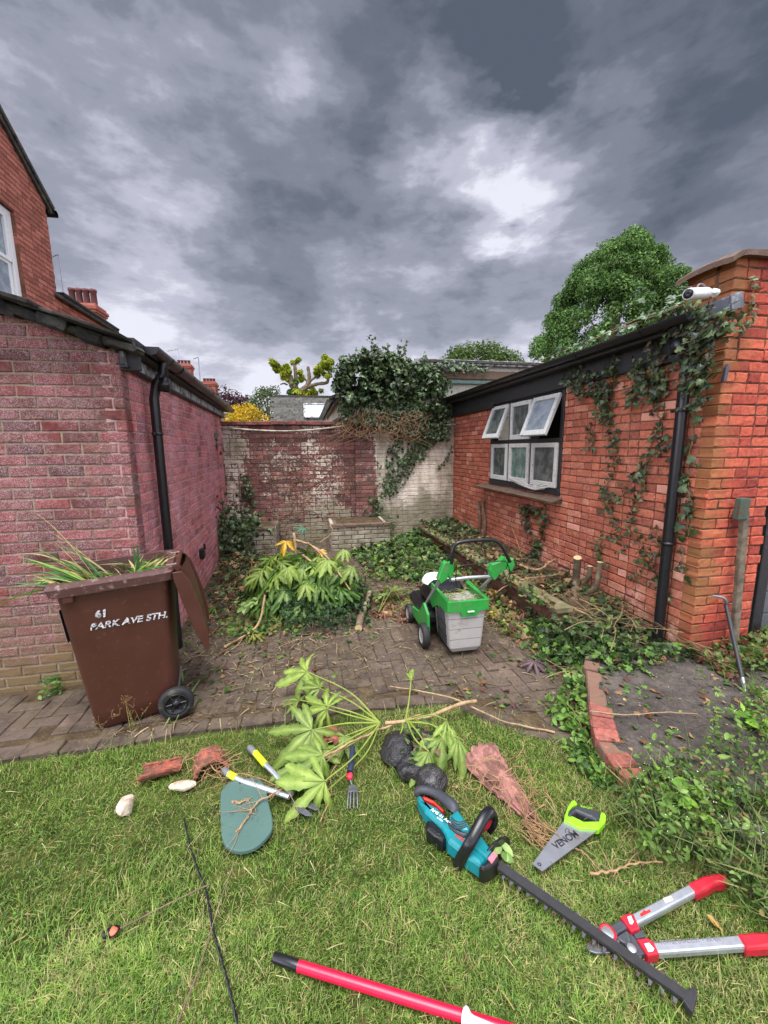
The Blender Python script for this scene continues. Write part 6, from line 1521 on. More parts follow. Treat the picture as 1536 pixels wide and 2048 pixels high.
# branch lying at the lawn edge
t = empty('fatsia_branch', G(840, 1440), 'large pale green fatsia branch with lobed leaves lying across the lawn edge', 'cut branch')
mb = MB()
LV = [((614, 1343, .22), (565, 1372, .12), .27, 0, 7, 3.6), ((640, 1377, .17), (600, 1350, .20), .19, 1, 7, 3.2), ((655, 1418, .15), (598, 1402, .12), .23, 0, 8, 3.9), ((624, 1460, .13), (575, 1520, .05), .31, 1, 8, 4.3),
      ((650, 1562, .10), (560, 1610, .03), .30, 0, 6, 2.6), ((893, 1440, .16), (888, 1530, .05), .27, 0, 5, 1.1), ((858, 1503, .12), (822, 1580, .02), .24, 1, 6, 1.9), ((915, 1476, .11), (935, 1550, .02), .23, 1, 5, 1.3),
      ((822, 1362, .25), (819, 1325, .30), .13, 0, 5, 1.2), ((690, 1472, .07), (680, 1500, .04), .16, 1, 7, 3.4), ((600, 1530, .06), (560, 1590, .02), .2, 1, 6, 2.6), ((640, 1500, .05), (655, 1530, .03), .17, 1, 6, 2.8),
      ((645, 1510, .14), (568, 1560, .08), .25, 1, 7, 3.0), ((600, 1400, .14), (560, 1400, .08), .19, 1, 7, 3.2), ((884, 1475, .13), (868, 1560, .03), .22, 1, 6, 1.6), ((845, 1478, .12), (872, 1540, .04), .20, 0, 6, 2.2), ((800, 1470, .10), (782, 1520, .03), .15, 1, 6, 2.4)]
for (b, e, R, c, nl, sp) in LV:
    R *= .92; B = G(*b); d = G(*e) - B; n_ = np.array([RNG.normal(0, .15), -.35, 1.0]); n_ += np.array([0, -.5, 0]) if R > .2 else 0
    fatsia(mb, B, d, n_, R, FL[c], nl, sp, curl=.2, wav=.022)
mb.build('leaves', MT['leaf'], t)
mb = MB(); J = G(806, 1443, .11); J2 = G(760, 1446, .11); J3 = G(812, 1437, .11)
for (b, src, mid) in (((614, 1343, .22), J2, (700, 1385, .20)), ((640, 1377, .17), J2, (700, 1402, .17)), ((655, 1418, .15), J2, (705, 1432, .15)), ((624, 1460, .13), J2, (690, 1447, .13)), ((650, 1562, .10), J2, (712, 1510, .10)), ((893, 1440, .16), J, (860, 1430, .17)), ((858, 1503, .12), J3, (830, 1478, .14)), ((915, 1476, .11), J3, (870, 1452, .13)), ((822, 1362, .25), J3, (818, 1400, .18)), ((690, 1472, .07), J2, (722, 1460, .09)), ((600, 1530, .06), J2, (700, 1490, .08)), ((720, 1405, .14), J2, (740, 1425, .12)), ((645, 1590, .02), J2, (730, 1510, .05)), ((645, 1510, .14), J2, (705, 1475, .14)), ((600, 1400, .14), J2, (690, 1420, .16)), ((884, 1475, .13), J, (865, 1450, .14)), ((845, 1478, .12), J3, (832, 1460, .13)), ((800, 1470, .10), J, (805, 1455, .11))):
    s_ = spline([src, G(*mid), G(*b)], 6); tube(mb, s_, np.linspace(.0055, .0032, len(s_)), 7, col=rgb(150, 166, 78))
mb.build('leaf_stalks', MT['leaf'], t)
mb = MB(); s_ = spline([G(952, 1402, .07), G(925, 1407, .09), G(890, 1420, .10), G(860, 1432, .11), G(806, 1443, .11), G(770, 1446, .115)], 5); tube(mb, s_, np.linspace(.012, .010, len(s_)), 10, jit=.05)
for k in (8, 14, 20): lathe(mb, [(.0115, -.004), (.0145, 0), (.0115, .004)], frame(s_[k], (0, 0, 1), np.cross((0, 0, 1), s_[k + 1] - s_[k])) @ rotm('Y', PI / 2), 10)
mb.build('branch_wood', MT['bark_tan'], t)
# great heap of fatsia cuttings
HP = np.array([-.10, 4.35, 0])
t = empty('fatsia_heap', HP, 'big heap of cut fatsia leaves piled on the paving, one leaf yellow', 'leaf heap')
mb = MB(); rg = np.random.default_rng(77)
for k in range(300):
    a = rg.uniform(0, 2 * PI); e = math.asin(rg.random() ** .8) if k > 22 else rg.uniform(.0, .25)
    rr = rg.uniform(.72, 1.0); n_ = np.array([math.cos(a) * math.cos(e), math.sin(a) * math.cos(e), math.sin(e)])
    p = HP + np.array([n_[0] * .62, n_[1] * .48, n_[2] * .62]) * rr; p[2] = max(p[2], .04)
    up = n_[2]
    nor = n_ * .55 + np.array([0, 0, .75]) + rg.normal(0, .25, 3)
    d = n_ * np.array([1, 1, -.15]) + np.array([0, 0, -.45]) + rg.normal(0, .25, 3)
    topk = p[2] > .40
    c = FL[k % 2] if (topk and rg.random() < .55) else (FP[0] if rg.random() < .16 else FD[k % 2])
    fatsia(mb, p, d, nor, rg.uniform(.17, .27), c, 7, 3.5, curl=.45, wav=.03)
for (u, v, y, R, c) in ((655, 1120, 4.0, .2, 0), (575, 1135, 3.9, .18, 0), (705, 1135, 4.1, .2, 1), (520, 1150, 4.0, .18, 1), (690, 1100, 4.3, .16, 0), (610, 1170, 3.8, .17, 0)):
    fatsia(mb, AY(u, v, y), (rg.normal(0, .6), -.6, -.5), (0, -.6, 1), R, FL[c], 7, 3.4, curl=.4)
mb.build('leaves', MT['leaf'], t)
mb = MB(); fatsia(mb, AY(572, 1082, 4.3), (-.1, -.55, -.8), (0, -1, .35), .17, (rgb(214, 170, 40), rgb(196, 146, 36), rgb(226, 196, 90)), 7, 3.2, curl=.3); mb.build('yellow_leaf', MT['leaf'], t); mb = MB(); fatsia(mb, AY(640, 1100, 4.25), (.4, -.5, -.3), (0, -.6, 1), .09, (rgb(210, 176, 50), rgb(190, 150, 40), rgb(226, 196, 90)), 6, 3.0); mb.build('yellow_leaf', MT['leaf'], t)
mb = MB(); fatsia(mb, AY(607, 1055, 4.4), (-.3, -.2, -.1), (0, -.8, 1), .11, (rgb(64, 110, 86), rgb(54, 96, 76), rgb(110, 150, 120)), 7, 4.2); mb.build('blue_green_leaf', MT['leaf'], t)
mb = MB()
for P, r in (([AY(587, 1066, 4.35), AY(590, 1085, 4.3), AY(592, 1110, 4.3)], .017), ([AY(590, 1080, 4.35), AY(620, 1090, 4.3), AY(650, 1110, 4.2), AY(680, 1150, 4.1), AY(700, 1180, 4.0)], .013), ([AY(605, 1110, 4.2), AY(625, 1125, 4.15), AY(650, 1140, 4.1)], .013), ([AY(640, 1085, 4.3), AY(665, 1065, 4.3), AY(660, 1050, 4.35)], .006), ([AY(615, 1085, 4.3), AY(645, 1112, 4.2), AY(670, 1155, 4.1)], .008), ([G(448, 1295, .02), G(500, 1265, .03), G(520, 1240, .1), G(530, 1190, .3)], .014)):
    s_ = spline(P, 5); tube(mb, s_, np.linspace(r, r * .7, len(s_)), 8, jit=.08)
mb.build('cut_stems', MT['bark_tan'], t)
mb = MB(); mound(mb, g((560, 1250), (600, 1170), (730, 1170), (745, 1230), (690, 1262), (600, 1275)), 1000, .20, .05, [rgb(34, 52, 32), rgb(48, 70, 42), rgb(62, 88, 50)], seed=31); mound(mb, g((440, 1240), (560, 1240), (600, 1270), (450, 1275)), 260, .05, .05, MIXD, seed=32); mb.build('ivy_in_heap', MT['leaf'], t)
# oval-leaved sprig in front of the heap
def sprig(name, path, leaves, size, cols, label, cat='sprig', T=T_OVAL, r=.0025, group=None, stemcol=rgb(150, 150, 90), nrm=(0, -.3, 1), mlf='leaf'):
    s_ = spline(path, 6); t = empty(name, s_[0], label, cat, group)
    mb = MB(); tube(mb, s_, np.linspace(r, r * .6, len(s_)), 6, col=stemcol); mb.build('stem', MT['twig'], t)
    mb = MB(); n = leaves; idx = RNG.integers(len(s_) // 4, len(s_), n)
    scatter(mb, T, s_[idx] + RNG.normal(0, .004, (n, 3)), rvec(n) * .4 + np.array(nrm), RNG.uniform(-PI, PI, n), size * RNG.uniform(.7, 1.2, n), pick(cols, n), smooth=True); mb.build('leaves', MT[mlf], t)
    return t
PALE = [rgb(132, 160, 92), rgb(112, 142, 78), rgb(150, 176, 108)]
sprig('privet_sprig', [G(560, 1160, .35), G(520, 1195, .25), G(490, 1215, .18), G(470, 1205, .2)], 14, .085, PALE, 'pale oval leaved sprig drooping at the left foot of the fatsia heap')
sprig('privet_sprig', [G(1060, 1765, .0), G(1030, 1725, .04), G(1015, 1700, .05), G(995, 1685, .06)], 6, .055, PALE, 'small sprig of oval leaves lying across the hedge trimmer guard')
sprig('fatsia_offcut', [G(448, 1296, .02), G(510, 1265, .04), G(535, 1290, .03)], 2, .05, [rgb(120, 120, 50)], 'bare stem end poking out left of the fatsia heap', T=T_QUAD)
# crumpled leaf in front of the heap
def palmleaf(name, u, v, R, du, dv, cols, label, z=.05, nl=8, sp=4.0, curl=.3, n_=(0, -.2, 1), wav=.03, cat='leaf', group=None, stalk=None):
    B = G(u, v, z); d = G(u + du, v + dv, z * .3) - B; mb = MB(); fatsia(mb, B, d, n_, R, cols, nl, sp, curl=curl, wav=wav)
    if stalk: s_ = spline([G(*q) for q in stalk] + [B], 5); tube(mb, s_, .004, 6, col=rgb(150, 160, 84))
    return tag(mb.build(name, MT['leaf'], loc=(B[0], B[1], 0)), label, cat, group)
palmleaf('curled_leaf', 505, 1268, .13, 25, 30, (rgb(120, 124, 44), rgb(92, 104, 36), rgb(160, 160, 80)), 'curled yellowing lobed leaf on the paving in front of the heap', nl=6, sp=2.6, curl=.1, wav=.09, stalk=[(520, 1250, .03)])
palmleaf('dark_palmate_leaf', 1068, 1322, .14, 8, 24, (rgb(84, 68, 74), rgb(62, 48, 56), rgb(130, 110, 112)), 'dark purple shrivelled hand-shaped leaf on the paving', z=.05, nl=9, sp=4.6, curl=.15, wav=.03)
palmleaf('fatsia_leaf', 430, 1216, .17, -30, 6, FD[1], 'dark green lobed leaf lying beside the hanging bin lid', z=.05)
palmleaf('fatsia_leaf', 770, 1190, .22, -50, -30, FP[0], 'pale grey green fatsia leaf left of centre behind the log', z=.12, nl=7, sp=3.2, stalk=[(757, 1225, .03)])
palmleaf('fatsia_leaf', 783, 1180, .28, 50, -32, FL[1], 'broad fatsia leaf spreading right between the log and the lawn mower', z=.14, nl=7, sp=2.9, stalk=[(757, 1225, .03)])
palmleaf('fatsia_leaf', 826, 1200, .17, 14, -24, FL[0], 'star shaped light green leaf touching the front wheel of the mower', z=.16, nl=8, sp=4.6, stalk=[(790, 1222, .03)])
palmleaf('yellow_leaf', 990, 1185, .12, 14, -20, (rgb(206, 166, 40), rgb(180, 130, 40), rgb(220, 190, 90)), 'upright yellow lobed leaf to the right of the mower box', z=.12, nl=5, sp=1.8, n_=(0, -1, .5))
palmleaf('yellow_leaf', 985, 1222, .11, 10, 14, (rgb(200, 170, 50), rgb(150, 160, 50), rgb(220, 200, 90)), 'yellow and green leaf lying low beside the mower box', z=.05, nl=6, sp=3)
for k, (u, v, lab) in enumerate(((1020, 1205, 'brown crumpled dead leaf right of the yellow leaf'), (1048, 1225, 'brown dead leaf nearest the raised bed wall'), (768, 1225, 'brown curled dead leaf in front of the small fatsia leaves'), (800, 1235, 'brown dead leaf just left of the mower wheel'), (845, 1165, 'rusty dead leaf behind the mower handle'))):
    palmleaf('dead_leaf', u, v, .11, RNG.normal(0, 20), 12, (rgb(140, 92, 76), rgb(112, 68, 58), rgb(176, 130, 104)), lab, z=.05, nl=5, sp=2.8, curl=.2, wav=.12, group='dead brown leaves around the mower')
palmleaf('dead_leaf', 1330, 1318, .10, -6, 16, (rgb(176, 136, 104), rgb(150, 106, 80), rgb(196, 160, 120)), 'folded tan dead leaf on the concrete slab under the pier', z=.16, nl=4, sp=1.5, wav=.1, n_=(0, -1, .4))
palmleaf('dead_leaf', 1412, 1828, .085, 26, 22, (rgb(206, 168, 104), rgb(186, 146, 88), rgb(220, 188, 128)), 'flat tan leaf lying between the two lopper handles', z=.03, nl=3, sp=.7, curl=.05, wav=.01)
palmleaf('dead_leaf', 905, 1575, .05, 10, -8, (rgb(196, 160, 124), rgb(160, 126, 96), rgb(210, 180, 150)), 'small curled tan leaf between black sack and trimmer grip', z=.03, nl=3, sp=1.2, wav=.1)
palmleaf('fatsia_leaf', 1295, 1345, .09, 30, 8, FP[0], 'light green ivy-like leaf on the slab below the tan leaf', z=.12, nl=5, sp=2.6, curl=.1)
# log and stumps
def log(name, pts, r, label, cat='log', m_='bark', group=None, zb=None):
    s_ = spline(pts, 5); mb = MB(); tube(mb, s_, r, 12, jit=.07, caps=False); t = empty(name, s_[0] * np.array([1, 1, 0 if zb is None else 1]), label, cat, group); mb.build('wood', MT[m_], t)
    for e in ((s_[0], s_[0] - s_[1]), (s_[-1], s_[-1] - s_[-2])):
        d = e[1] / np.linalg.norm(e[1]); M = frame(e[0], np.cross(d, (0.3, .2, 1)), np.cross(d, np.cross(d, (0.3, .2, 1)))); mb = MB(); lathe(mb, [(0, .001), (r * 1.03 if np.isscalar(r) else r[0], .0)], M, 12); mb.build('cut_end', MT['cutwood'], t)
    return t
log('log', [G(741, 1182, .05), G(732, 1210, .045), G(722, 1235, .04), G(717, 1256, .035)], .034, 'short lichen spotted log lying beside the fatsia heap')
log('tree_stump', [G(1148, 1200, .2), G(1152, 1165, .30) * 1, AY(1155, 1115, 3.40)], .036, 'upright cut stump in the raised bed, straightest of the cut trunks', 'stump', group='cut trunks in the raised bed', zb=1)
log('tree_stump', [AX(1172, 1190, 2.72), AX(1190, 1175, 2.72), AX(1197, 1150, 2.72), AX(1200, 1124, 2.72)], .026, 'hook shaped cut stump with a pale end at the foot of the wall', 'stump', group='cut trunks in the raised bed', zb=1)
log('tree_stump', [AX(1170, 1165, 2.75), AX(1178, 1150, 2.75), AX(1180, 1132, 2.75)], .026, 'shortest cut stump between the straight and the hooked one', 'stump', group='cut trunks in the raised bed', zb=1)
log('bare_stem', [AX(958, 1082, 2.84), AX(960, 1040, 2.84), AX(957, 1003, 2.84)], .022, 'left one of two bare cut ivy trunks below the window', 'cut trunk', group='bare ivy trunks below the window', zb=1)
log('bare_stem', [AX(968, 1084, 2.83), AX(970, 1045, 2.83), AX(966, 1015, 2.83), AX(968, 1000, 2.84)], .020, 'right one of two bare cut ivy trunks below the window', 'cut trunk', group='bare ivy trunks below the window', zb=1)
for P, r, lab in (([G(948, 1403, .06), G(1010, 1402, .02)], .002, None),
                  ([AX(1018, 1040, 2.84), AX(1035, 1085, 2.8), AX(1042, 1110, 2.75), G(1048, 1145, .24)], .005, 'thin pinkish stem leaning on the orange wall beneath the window'),
                  ([G(990, 1185, .1), G(1040, 1160, .26), G(1110, 1150, .30), G(1120, 1142, .32)], .007, 'pale stick reaching from the paving over the raised bed coping'),
                  ([G(1125, 1205, .25), G(1160, 1222, .25), G(1190, 1240, .2)], .006, 'light peeled stick poking out of the ivy mound'),
                  ([G(1040, 1130, .27), G(1075, 1140, .30), G(1095, 1128, .34), G(1110, 1118, .38)], .018, 'broken splintered branch in the raised bed below the window sill'),
                  ([G(1110, 1465, .01), G(1000, 1440, .03), G(900, 1395, .05), G(780, 1372, .04)], .006, 'thin dead twig lying along the edge of the paving'),
                  ([G(1180, 1422, .11), G(1250, 1430, .12), G(1330, 1425, .12), G(1395, 1428, .12)], .004, 'long thin dry stem lying across the concrete slab'),
                  ([G(640, 1520, .07), G(700, 1485, .09), G(770, 1455, .10), G(840, 1428, .10)], .007, 'straight brown stick crossing under the fatsia stalks'),
                  ([G(448, 1310, .01), G(475, 1290, .015), G(490, 1270, .02)], .005, 'reddish twig on the bare paving left of centre')):
    if lab is None: continue
    s_ = spline(P, 6); s_ = s_ + RNG.normal(0, r * .35, s_.shape); mb = MB(); tube(mb, s_, np.linspace(r, r * .6, len(s_)), 7, jit=.15); tag(mb.build('stick', MT['bark_tan'] if r > .0045 else MT['twig'], loc=s_[0]), lab, 'stick')
def rootlets(mb, P, r, n, L_, col=(1, 1, 1)):
    s_ = spline(P, 6); s_ = s_ + RNG.normal(0, r * .5, s_.shape); tube(mb, s_, np.linspace(r, r * .5, len(s_)), 6, col=col, jit=.15)
    for k in range(n):
        a = s_[RNG.integers(2, len(s_))]; d = rvec(1)[0] * np.array([1, 1, .25]) * L_; p2 = a + d * .5 + rvec(1)[0] * L_ * .2; p3 = a + d
        p2[2] = max(p2[2], .004); p3[2] = max(p3[2], .002); q = spline([a, p2, p3], 4); tube(mb, q, np.linspace(r * .35, r * .12, len(q)), 4, col=col, caps=False)
for P, r, n, L_, lab in (([G(1180, 1748, .02), G(1225, 1742, .02), G(1260, 1728, .025), G(1325, 1722, .02)], .006, 14, .05, 'knobbly tan root lying on the grass below the saw'),
                         ([G(1150, 1695, .02), G(1175, 1712, .02), G(1202, 1745, .02)], .003, 5, .04, 'fine forked rootlet with a green leaf between saw and root'),
                         ([G(466, 1602, .035), G(482, 1606, .04), G(500, 1598, .04)], .007, 3, .02, 'stubby broken twig lying on the green kneeling pad'),
                         ([G(473, 1665, .035), G(495, 1635, .04), G(515, 1605, .05), G(560, 1580, .06), G(640, 1530, .06), G(720, 1480, .07)], .005, 26, .10, 'bundle of dry roots stretching over the kneeling pad to the fatsia branch'),
                         ([G(400, 1530, .02), G(450, 1545, .02), G(500, 1550, .03), G(560, 1575, .04)], .003, 30, .09, 'tangle of pale roots around the broken pipe and the shears'),
                         ([G(640, 1602, .01), G(650, 1570, .03), G(670, 1530, .05)], .004, 6, .05, 'thin wavy root hanging left of the hand fork'),
                         ([G(640, 1645, .005), G(655, 1610, .01), G(663, 1580, .02), G(660, 1550, .03)], .003, 6, .05, 'thinner root trailing furthest onto the lawn by the hand fork')):
    mb = MB(); rootlets(mb, P, r, n, L_, (1, .95, .85)); tag(mb.build('root', MT['twig'], loc=G(*[float(q) for q in (470, 1600)]) if 0 else P[0]), lab, 'root')

# ================================================================ TERRACOTTA, STONES, SACK
MT['terra'] = mat('terracotta', rgb(170, 92, 72), .88, var=.5, nscale=26, bump=.9, bscale=60, bd=.004, dirt=rgb(92, 64, 50), dirt_amt=.65, dscale=22)
MT['terra_p'] = mat('pink_terracotta', rgb(174, 120, 110), .88, var=.5, nscale=20, bump=1.0, bscale=36, bd=.008, dirt=rgb(110, 76, 66), dirt_amt=.65, dscale=16)
def shard(p0, p1, r0, r1, a0, a1, label, m_='terra', th=.014, roots=0, roll=0.0, n=18, seg=9, jag=.006, rough=.0012):
    p0, p1 = np.array(p0), np.array(p1); d = p1 - p0; Ln = np.linalg.norm(d); z = d / Ln; x = np.cross((0, 0, 1.0), z); x /= np.linalg.norm(x); y = np.cross(z, x)
    t = empty('pipe_shard', p0 * np.array([1, 1, 0]), label, 'pipe shard', 'broken terracotta pieces on the lawn'); mb = MB(); V = []
    j0, j1 = RNG.normal(0, jag, n + 1), RNG.normal(0, jag, n + 1)
    for k, off in enumerate((0, th)):
        for i in range(seg + 1):
            for j in range(n + 1):
                a = a0 + (a1 - a0) * j / n + roll; t_ = i / seg; s = t_ * Ln + (j0[j] * (1 - t_) + j1[j] * t_) * (1 if i in (0, seg) else .8); r = (r0 + (r1 - r0) * t_ - off) + RNG.normal(0, rough)
                aa = a + .05 * math.sin(t_ * 9) * (1 if j in (0, n) else 0)
                V.append(p0 + z * s + x * r * math.cos(aa) + y * r * math.sin(aa))
    w_ = n + 1; h_ = (seg + 1) * w_; f = []
    for i in range(seg):
        for j in range(n): f += [(i * w_ + j, i * w_ + j + 1, (i + 1) * w_ + j + 1, (i + 1) * w_ + j), (h_ + i * w_ + j, h_ + (i + 1) * w_ + j, h_ + (i + 1) * w_ + j + 1, h_ + i * w_ + j + 1)]
    for i in range(seg): f += [(i * w_, (i + 1) * w_, h_ + (i + 1) * w_, h_ + i * w_), (i * w_ + n, h_ + i * w_ + n, h_ + (i + 1) * w_ + n, (i + 1) * w_ + n)]
    for j in range(n): f += [(j, h_ + j, h_ + j + 1, j + 1), (seg * w_ + j, seg * w_ + j + 1, h_ + seg * w_ + j + 1, h_ + seg * w_ + j)]
    mb.add(V, f); mb.build('shard', MT[m_], t)
    if roots:
        mb = MB()
        for k in range(roots):
            a = p0 + z * RNG.uniform(-.05, Ln * .75) + np.array([RNG.normal(0, max(r0, r1) * .6), RNG.normal(0, max(r0, r1) * .4), 0]); a[2] = RNG.uniform(.02, max(r0, r1) * 1.0)
            P = [a]; d_ = rvec(1)[0] * np.array([1, 1, .4])
            for q in range(3): d_ = d_ + rvec(1)[0] * .7; nx = P[-1] + d_ / np.linalg.norm(d_) * .05; nx[2] = min(max(nx[2], .004), max(r0, r1) * 1.1); P.append(nx)
            s_ = spline(P, 4); tube(mb, s_, np.linspace(RNG.uniform(.001, .0032), .0006, len(s_)), 5, col=(1, .9, .78), caps=False)
        mb.build('roots', MT['twig'], t)
shard(G(282, 1542, .05), G(362, 1522, .05), .052, .044, PI * 1.02, PI * 2.05, 'trough shaped piece of broken terracotta pipe, furthest left', roll=-.25)
_m = G(424, 1552, 0.0); _d = G(462, 1534) - G(388, 1562); _d = np.array([-_d[1], _d[0], 0]) / np.linalg.norm(_d)
shard(_m, _m + _d * .13, .088, .08, .02, PI * .97, 'arched broken terracotta pipe tangled with roots', roots=46)
_m = G(659, 1503, .0)
shard(_m, _m + np.array([.03, .12, 0]), .078, .07, .02, PI * .97, 'arched terracotta fragment behind the fatsia leaves', roots=8)
shard(G(1062, 1640, -.02), G(960, 1530, -.03), .035, .13, .35, PI * .85, 'long tapering pink terracotta piece hung with dry roots', 'terra_p', roots=75, seg=16, jag=.014, th=.05, rough=.0028)
mb = MB()
for k in range(60):
    a = G(1062, 1640, .03) + RNG.normal(0, .03, 3) * np.array([1, 1, .3]) + np.array([.01, -.04, 0]); a[2] = abs(a[2]) * .5 + .005; P = [a, a + rvec(1)[0] * .03 * np.array([1, 1, .3]), a + np.array([.02, -.05, 0]) + rvec(1)[0] * .02 * np.array([1, 1, .3])]
    for q in P: q[2] = max(q[2], .003)
    s_ = spline(P, 4); tube(mb, s_, .0016, 4, col=(1, .9, .8), caps=False)
tag(mb.build('root_tuft', MT['twig'], loc=G(1062, 1650, 0)), 'frayed tuft of fibrous roots at the point of the long pink terracotta piece', 'roots')
def rock(c, s, seed, jag=.16, sub=3, lo=.62, hi=.9):
    import bmesh
    bm = bmesh.new(); bmesh.ops.create_icosphere(bm, subdivisions=sub, radius=1); rg = np.random.default_rng(seed); V = np.array([v.co[:] for v in bm.verts]); F = [tuple(v.index for v in f.verts) for f in bm.faces]; bm.free()
    pl = rg.normal(0, 1, (14, 3)); pl /= np.linalg.norm(pl, axis=1, keepdims=True); k = np.ones(len(V))
    for p in pl:
        dd = V @ p; m_ = rg.uniform(lo, hi); k = np.where(dd * k > m_, m_ / np.maximum(dd, 1e-6), k)
    V = V * k[:, None] + rg.normal(0, jag * .06, V.shape)
    return V * np.array(s) + np.array(c), F
MT['stone'] = mat('pale_stone', rgb(206, 188, 168), .9, var=.25, nscale=30, bump=.7, bscale=60, bd=.004, dirt=rgb(150, 128, 104), dirt_amt=.3)
for u, v, s, sd, lab in ((250, 1612, (.045, .05, .05), 3, 'pale pinkish stone lying alone on the grass at the left'), (362, 1572, (.075, .03, .022), 5, 'flat pointed white stone beside the broken terracotta pipe')):
    c = G(u, v, .02); V, F = rock(c, s, sd); mb = MB(); mb.add(V, F); tag(mb.build('stone', MT['stone'], loc=(c[0], c[1], 0)), lab, 'stone')
m = NT('black_polythene'); n_ = m.noise(9, 6, .7, dist=1.5); n2_ = m.noise(40, 5, .7)
MT['poly'] = m.done(m.ramp(m.noise(34, 7, .75), [(.45, (.016, .015, .017)), (.66, (.035, .030, .03)), (.74, rgb(110, 96, 86))]), .24, 0, .6, m.bump(n_, .8, .03))
t = empty('black_sack', G(830, 1530), 'torn black plastic sack of soil lying under the fatsia branch', 'sack')
for k, (u, v, s) in enumerate(((795, 1500, (.10, .12, .08)), (835, 1480, (.10, .08, .06)), (862, 1560, (.085, .08, .07)), (830, 1535, (.10, .09, .06)))):
    V, F = rock(G(u, v, .03), s, 20 + k, .04, 4, .80, .97); mb = MB() if k == 0 else mb; mb.add(V, F, smooth=True)
mb.build('sack', MT['poly'], t)
mb = MB(); q = np.stack([RNG.normal(G(835, 1510)[0], .07, 60), RNG.normal(G(835, 1510)[1], .07, 60), RNG.uniform(.06, .12, 60)], 1); scatter(mb, T_IVY, q, rvec(60) * .5 + np.array([0, -.3, 1]), RNG.uniform(-PI, PI, 60), RNG.uniform(.02, .05, 60), pick(GR_IVY + [rgb(120, 96, 76)], 60)); mb.build('ivy_scraps', MT['leaf'], t)

# ================================================================ HAND TOOLS
MT['red_pl'] = mat('red_plastic', rgb(186, 28, 48), .45, var=.2, bump=.1, dirt=rgb(110, 50, 46), dirt_amt=.25, dscale=40); MT['alu'] = mat('brushed_aluminium', rgb(196, 200, 206), .38, metal=.75, var=.12, bump=.05, dirt=rgb(150, 144, 134), dirt_amt=.12)
MT['grey_t'] = mat('dark_grey_casting', rgb(70, 72, 78), .5, metal=.2, var=.2, bump=.15); MT['teal'] = mat('teal_plastic', rgb(4, 124, 132), .40, var=.2, nscale=14, bump=.06, dirt=rgb(60, 110, 104), dirt_amt=.3, dscale=50)
MT['lime'] = mat('lime_plastic', rgb(138, 216, 34), .45, var=.15, bump=.05, dirt=rgb(110, 150, 60), dirt_amt=.25, dscale=50); MT['dgrip'] = mat('charcoal_rubber', rgb(52, 54, 60), .55, var=.15, bump=.1)
MT['sawsteel'] = mat('saw_steel', rgb(178, 180, 184), .34, metal=.8, var=.16, nscale=9, bump=.04, dirt=rgb(150, 130, 110), dirt_amt=.2)
MT['navy'] = mat('navy_rubber', rgb(40, 48, 74), .5, var=.15); MT['foam'] = mat('green_foam', rgb(72, 100, 92), .85, var=.12, nscale=8, bump=.3, bscale=260, bd=.001, dirt=rgb(48, 60, 52), dirt_amt=.12)
MT['yellow'] = mat('fluo_yellow', rgb(206, 222, 30), .45, var=.06); MT['greyrub'] = mat('grey_rubber', rgb(112, 112, 116), .6, var=.1); MT['foam_e'] = mat('pale_foam_edge', rgb(126, 150, 142), .85, var=.1)
MT['darksteel'] = mat('dull_blade_steel', rgb(108, 108, 112), .42, metal=.6, var=.3, dirt=rgb(92, 70, 54), dirt_amt=.3); MT['print'] = mat('black_print', rgb(34, 34, 38), .5); MT['printred'] = mat('red_print', rgb(196, 40, 34), .5)
MT['bladeblack'] = mat('black_blade_cover', rgb(46, 45, 46), .45, var=.2, bump=.08)
zz2 = lambda L: [(830 + x / 6.678, 1560 + y / 6.678) for x, y in L]
# --- hedge trimmer
t = empty('hedge_trimmer', G(930, 1680), 'teal and black cordless hedge trimmer with a long blade lying on the lawn', 'hedge trimmer')
mb = MB()
trace(mb, zz2([(30, 200), (50, 260), (95, 330), (130, 400), (345, 610), (400, 690), (440, 800), (600, 930), (740, 1040), (880, 1130), (960, 1040), (1030, 940), (960, 810), (860, 700), (740, 640), (700, 560), (570, 375), (470, 440), (455, 560), (420, 540), (385, 440), (300, 350), (180, 290), (110, 250), (60, 190)]), .075, .065, .016)
trace(mb, zz2([(460, 460), (570, 380), (650, 480), (740, 610), (720, 670), (640, 665), (560, 600), (490, 540)]), .098, .05, .014)
trace(mb, zz2([(780, 890), (880, 730), (1025, 935), (965, 1035)]), .088, .03, .010)
bd_ = mb.build('housing', MT['teal'], t)
mb = MB()
for k in range(4):
    P = [G(*q, .099 - .003 * 0) for q in zz2([(485 - k * 4, 490 + k * 32), (540, 545 + k * 30), (610, 560 + k * 28), (670 + k * 10, 540 + k * 26)])]; tube(mb, spline(P, 4), .0022, 6)
mb.build('vent_grooves', MT['dgrip'], bd_)
mb = MB(); hp = [G(*q, z) for q, z in zip(zz2([(50, 215), (40, 160), (90, 135), (200, 150), (330, 210), (450, 300), (520, 380), (500, 440)]), (.05, .06, .07, .075, .08, .085, .08, .07))]
s_ = spline(hp, 5); tube(mb, s_, np.interp(np.linspace(0, 1, len(s_)), [0, .1, .5, .8, 1], [.012, .020, .021, .028, .026]), 12)
trace(mb, zz2([(440, 545), (500, 600), (600, 670), (690, 690), (700, 730), (650, 735), (560, 690), (460, 610)]), .09, .03, .008)
mb.build('rear_grip', MT['dgrip'], t)
mb = MB(); trace(mb, zz2([(95, 215), (170, 225), (260, 275), (390, 400), (370, 420), (240, 300), (120, 255)]), .066, .02, .006); mb.build('trigger', MT['printred'], t)
mb = MB(); trace(mb, zz2([(140, 560), (170, 520), (250, 545), (330, 620), (395, 700), (410, 770), (370, 800), (250, 720), (160, 640)]), .062, .06, .012); trace(mb, zz2([(200, 590), (235, 590), (340, 690), (345, 735), (300, 720), (215, 640)]), .067, .01, .003); mb.build('battery', MT['black'], t)
mb = MB()
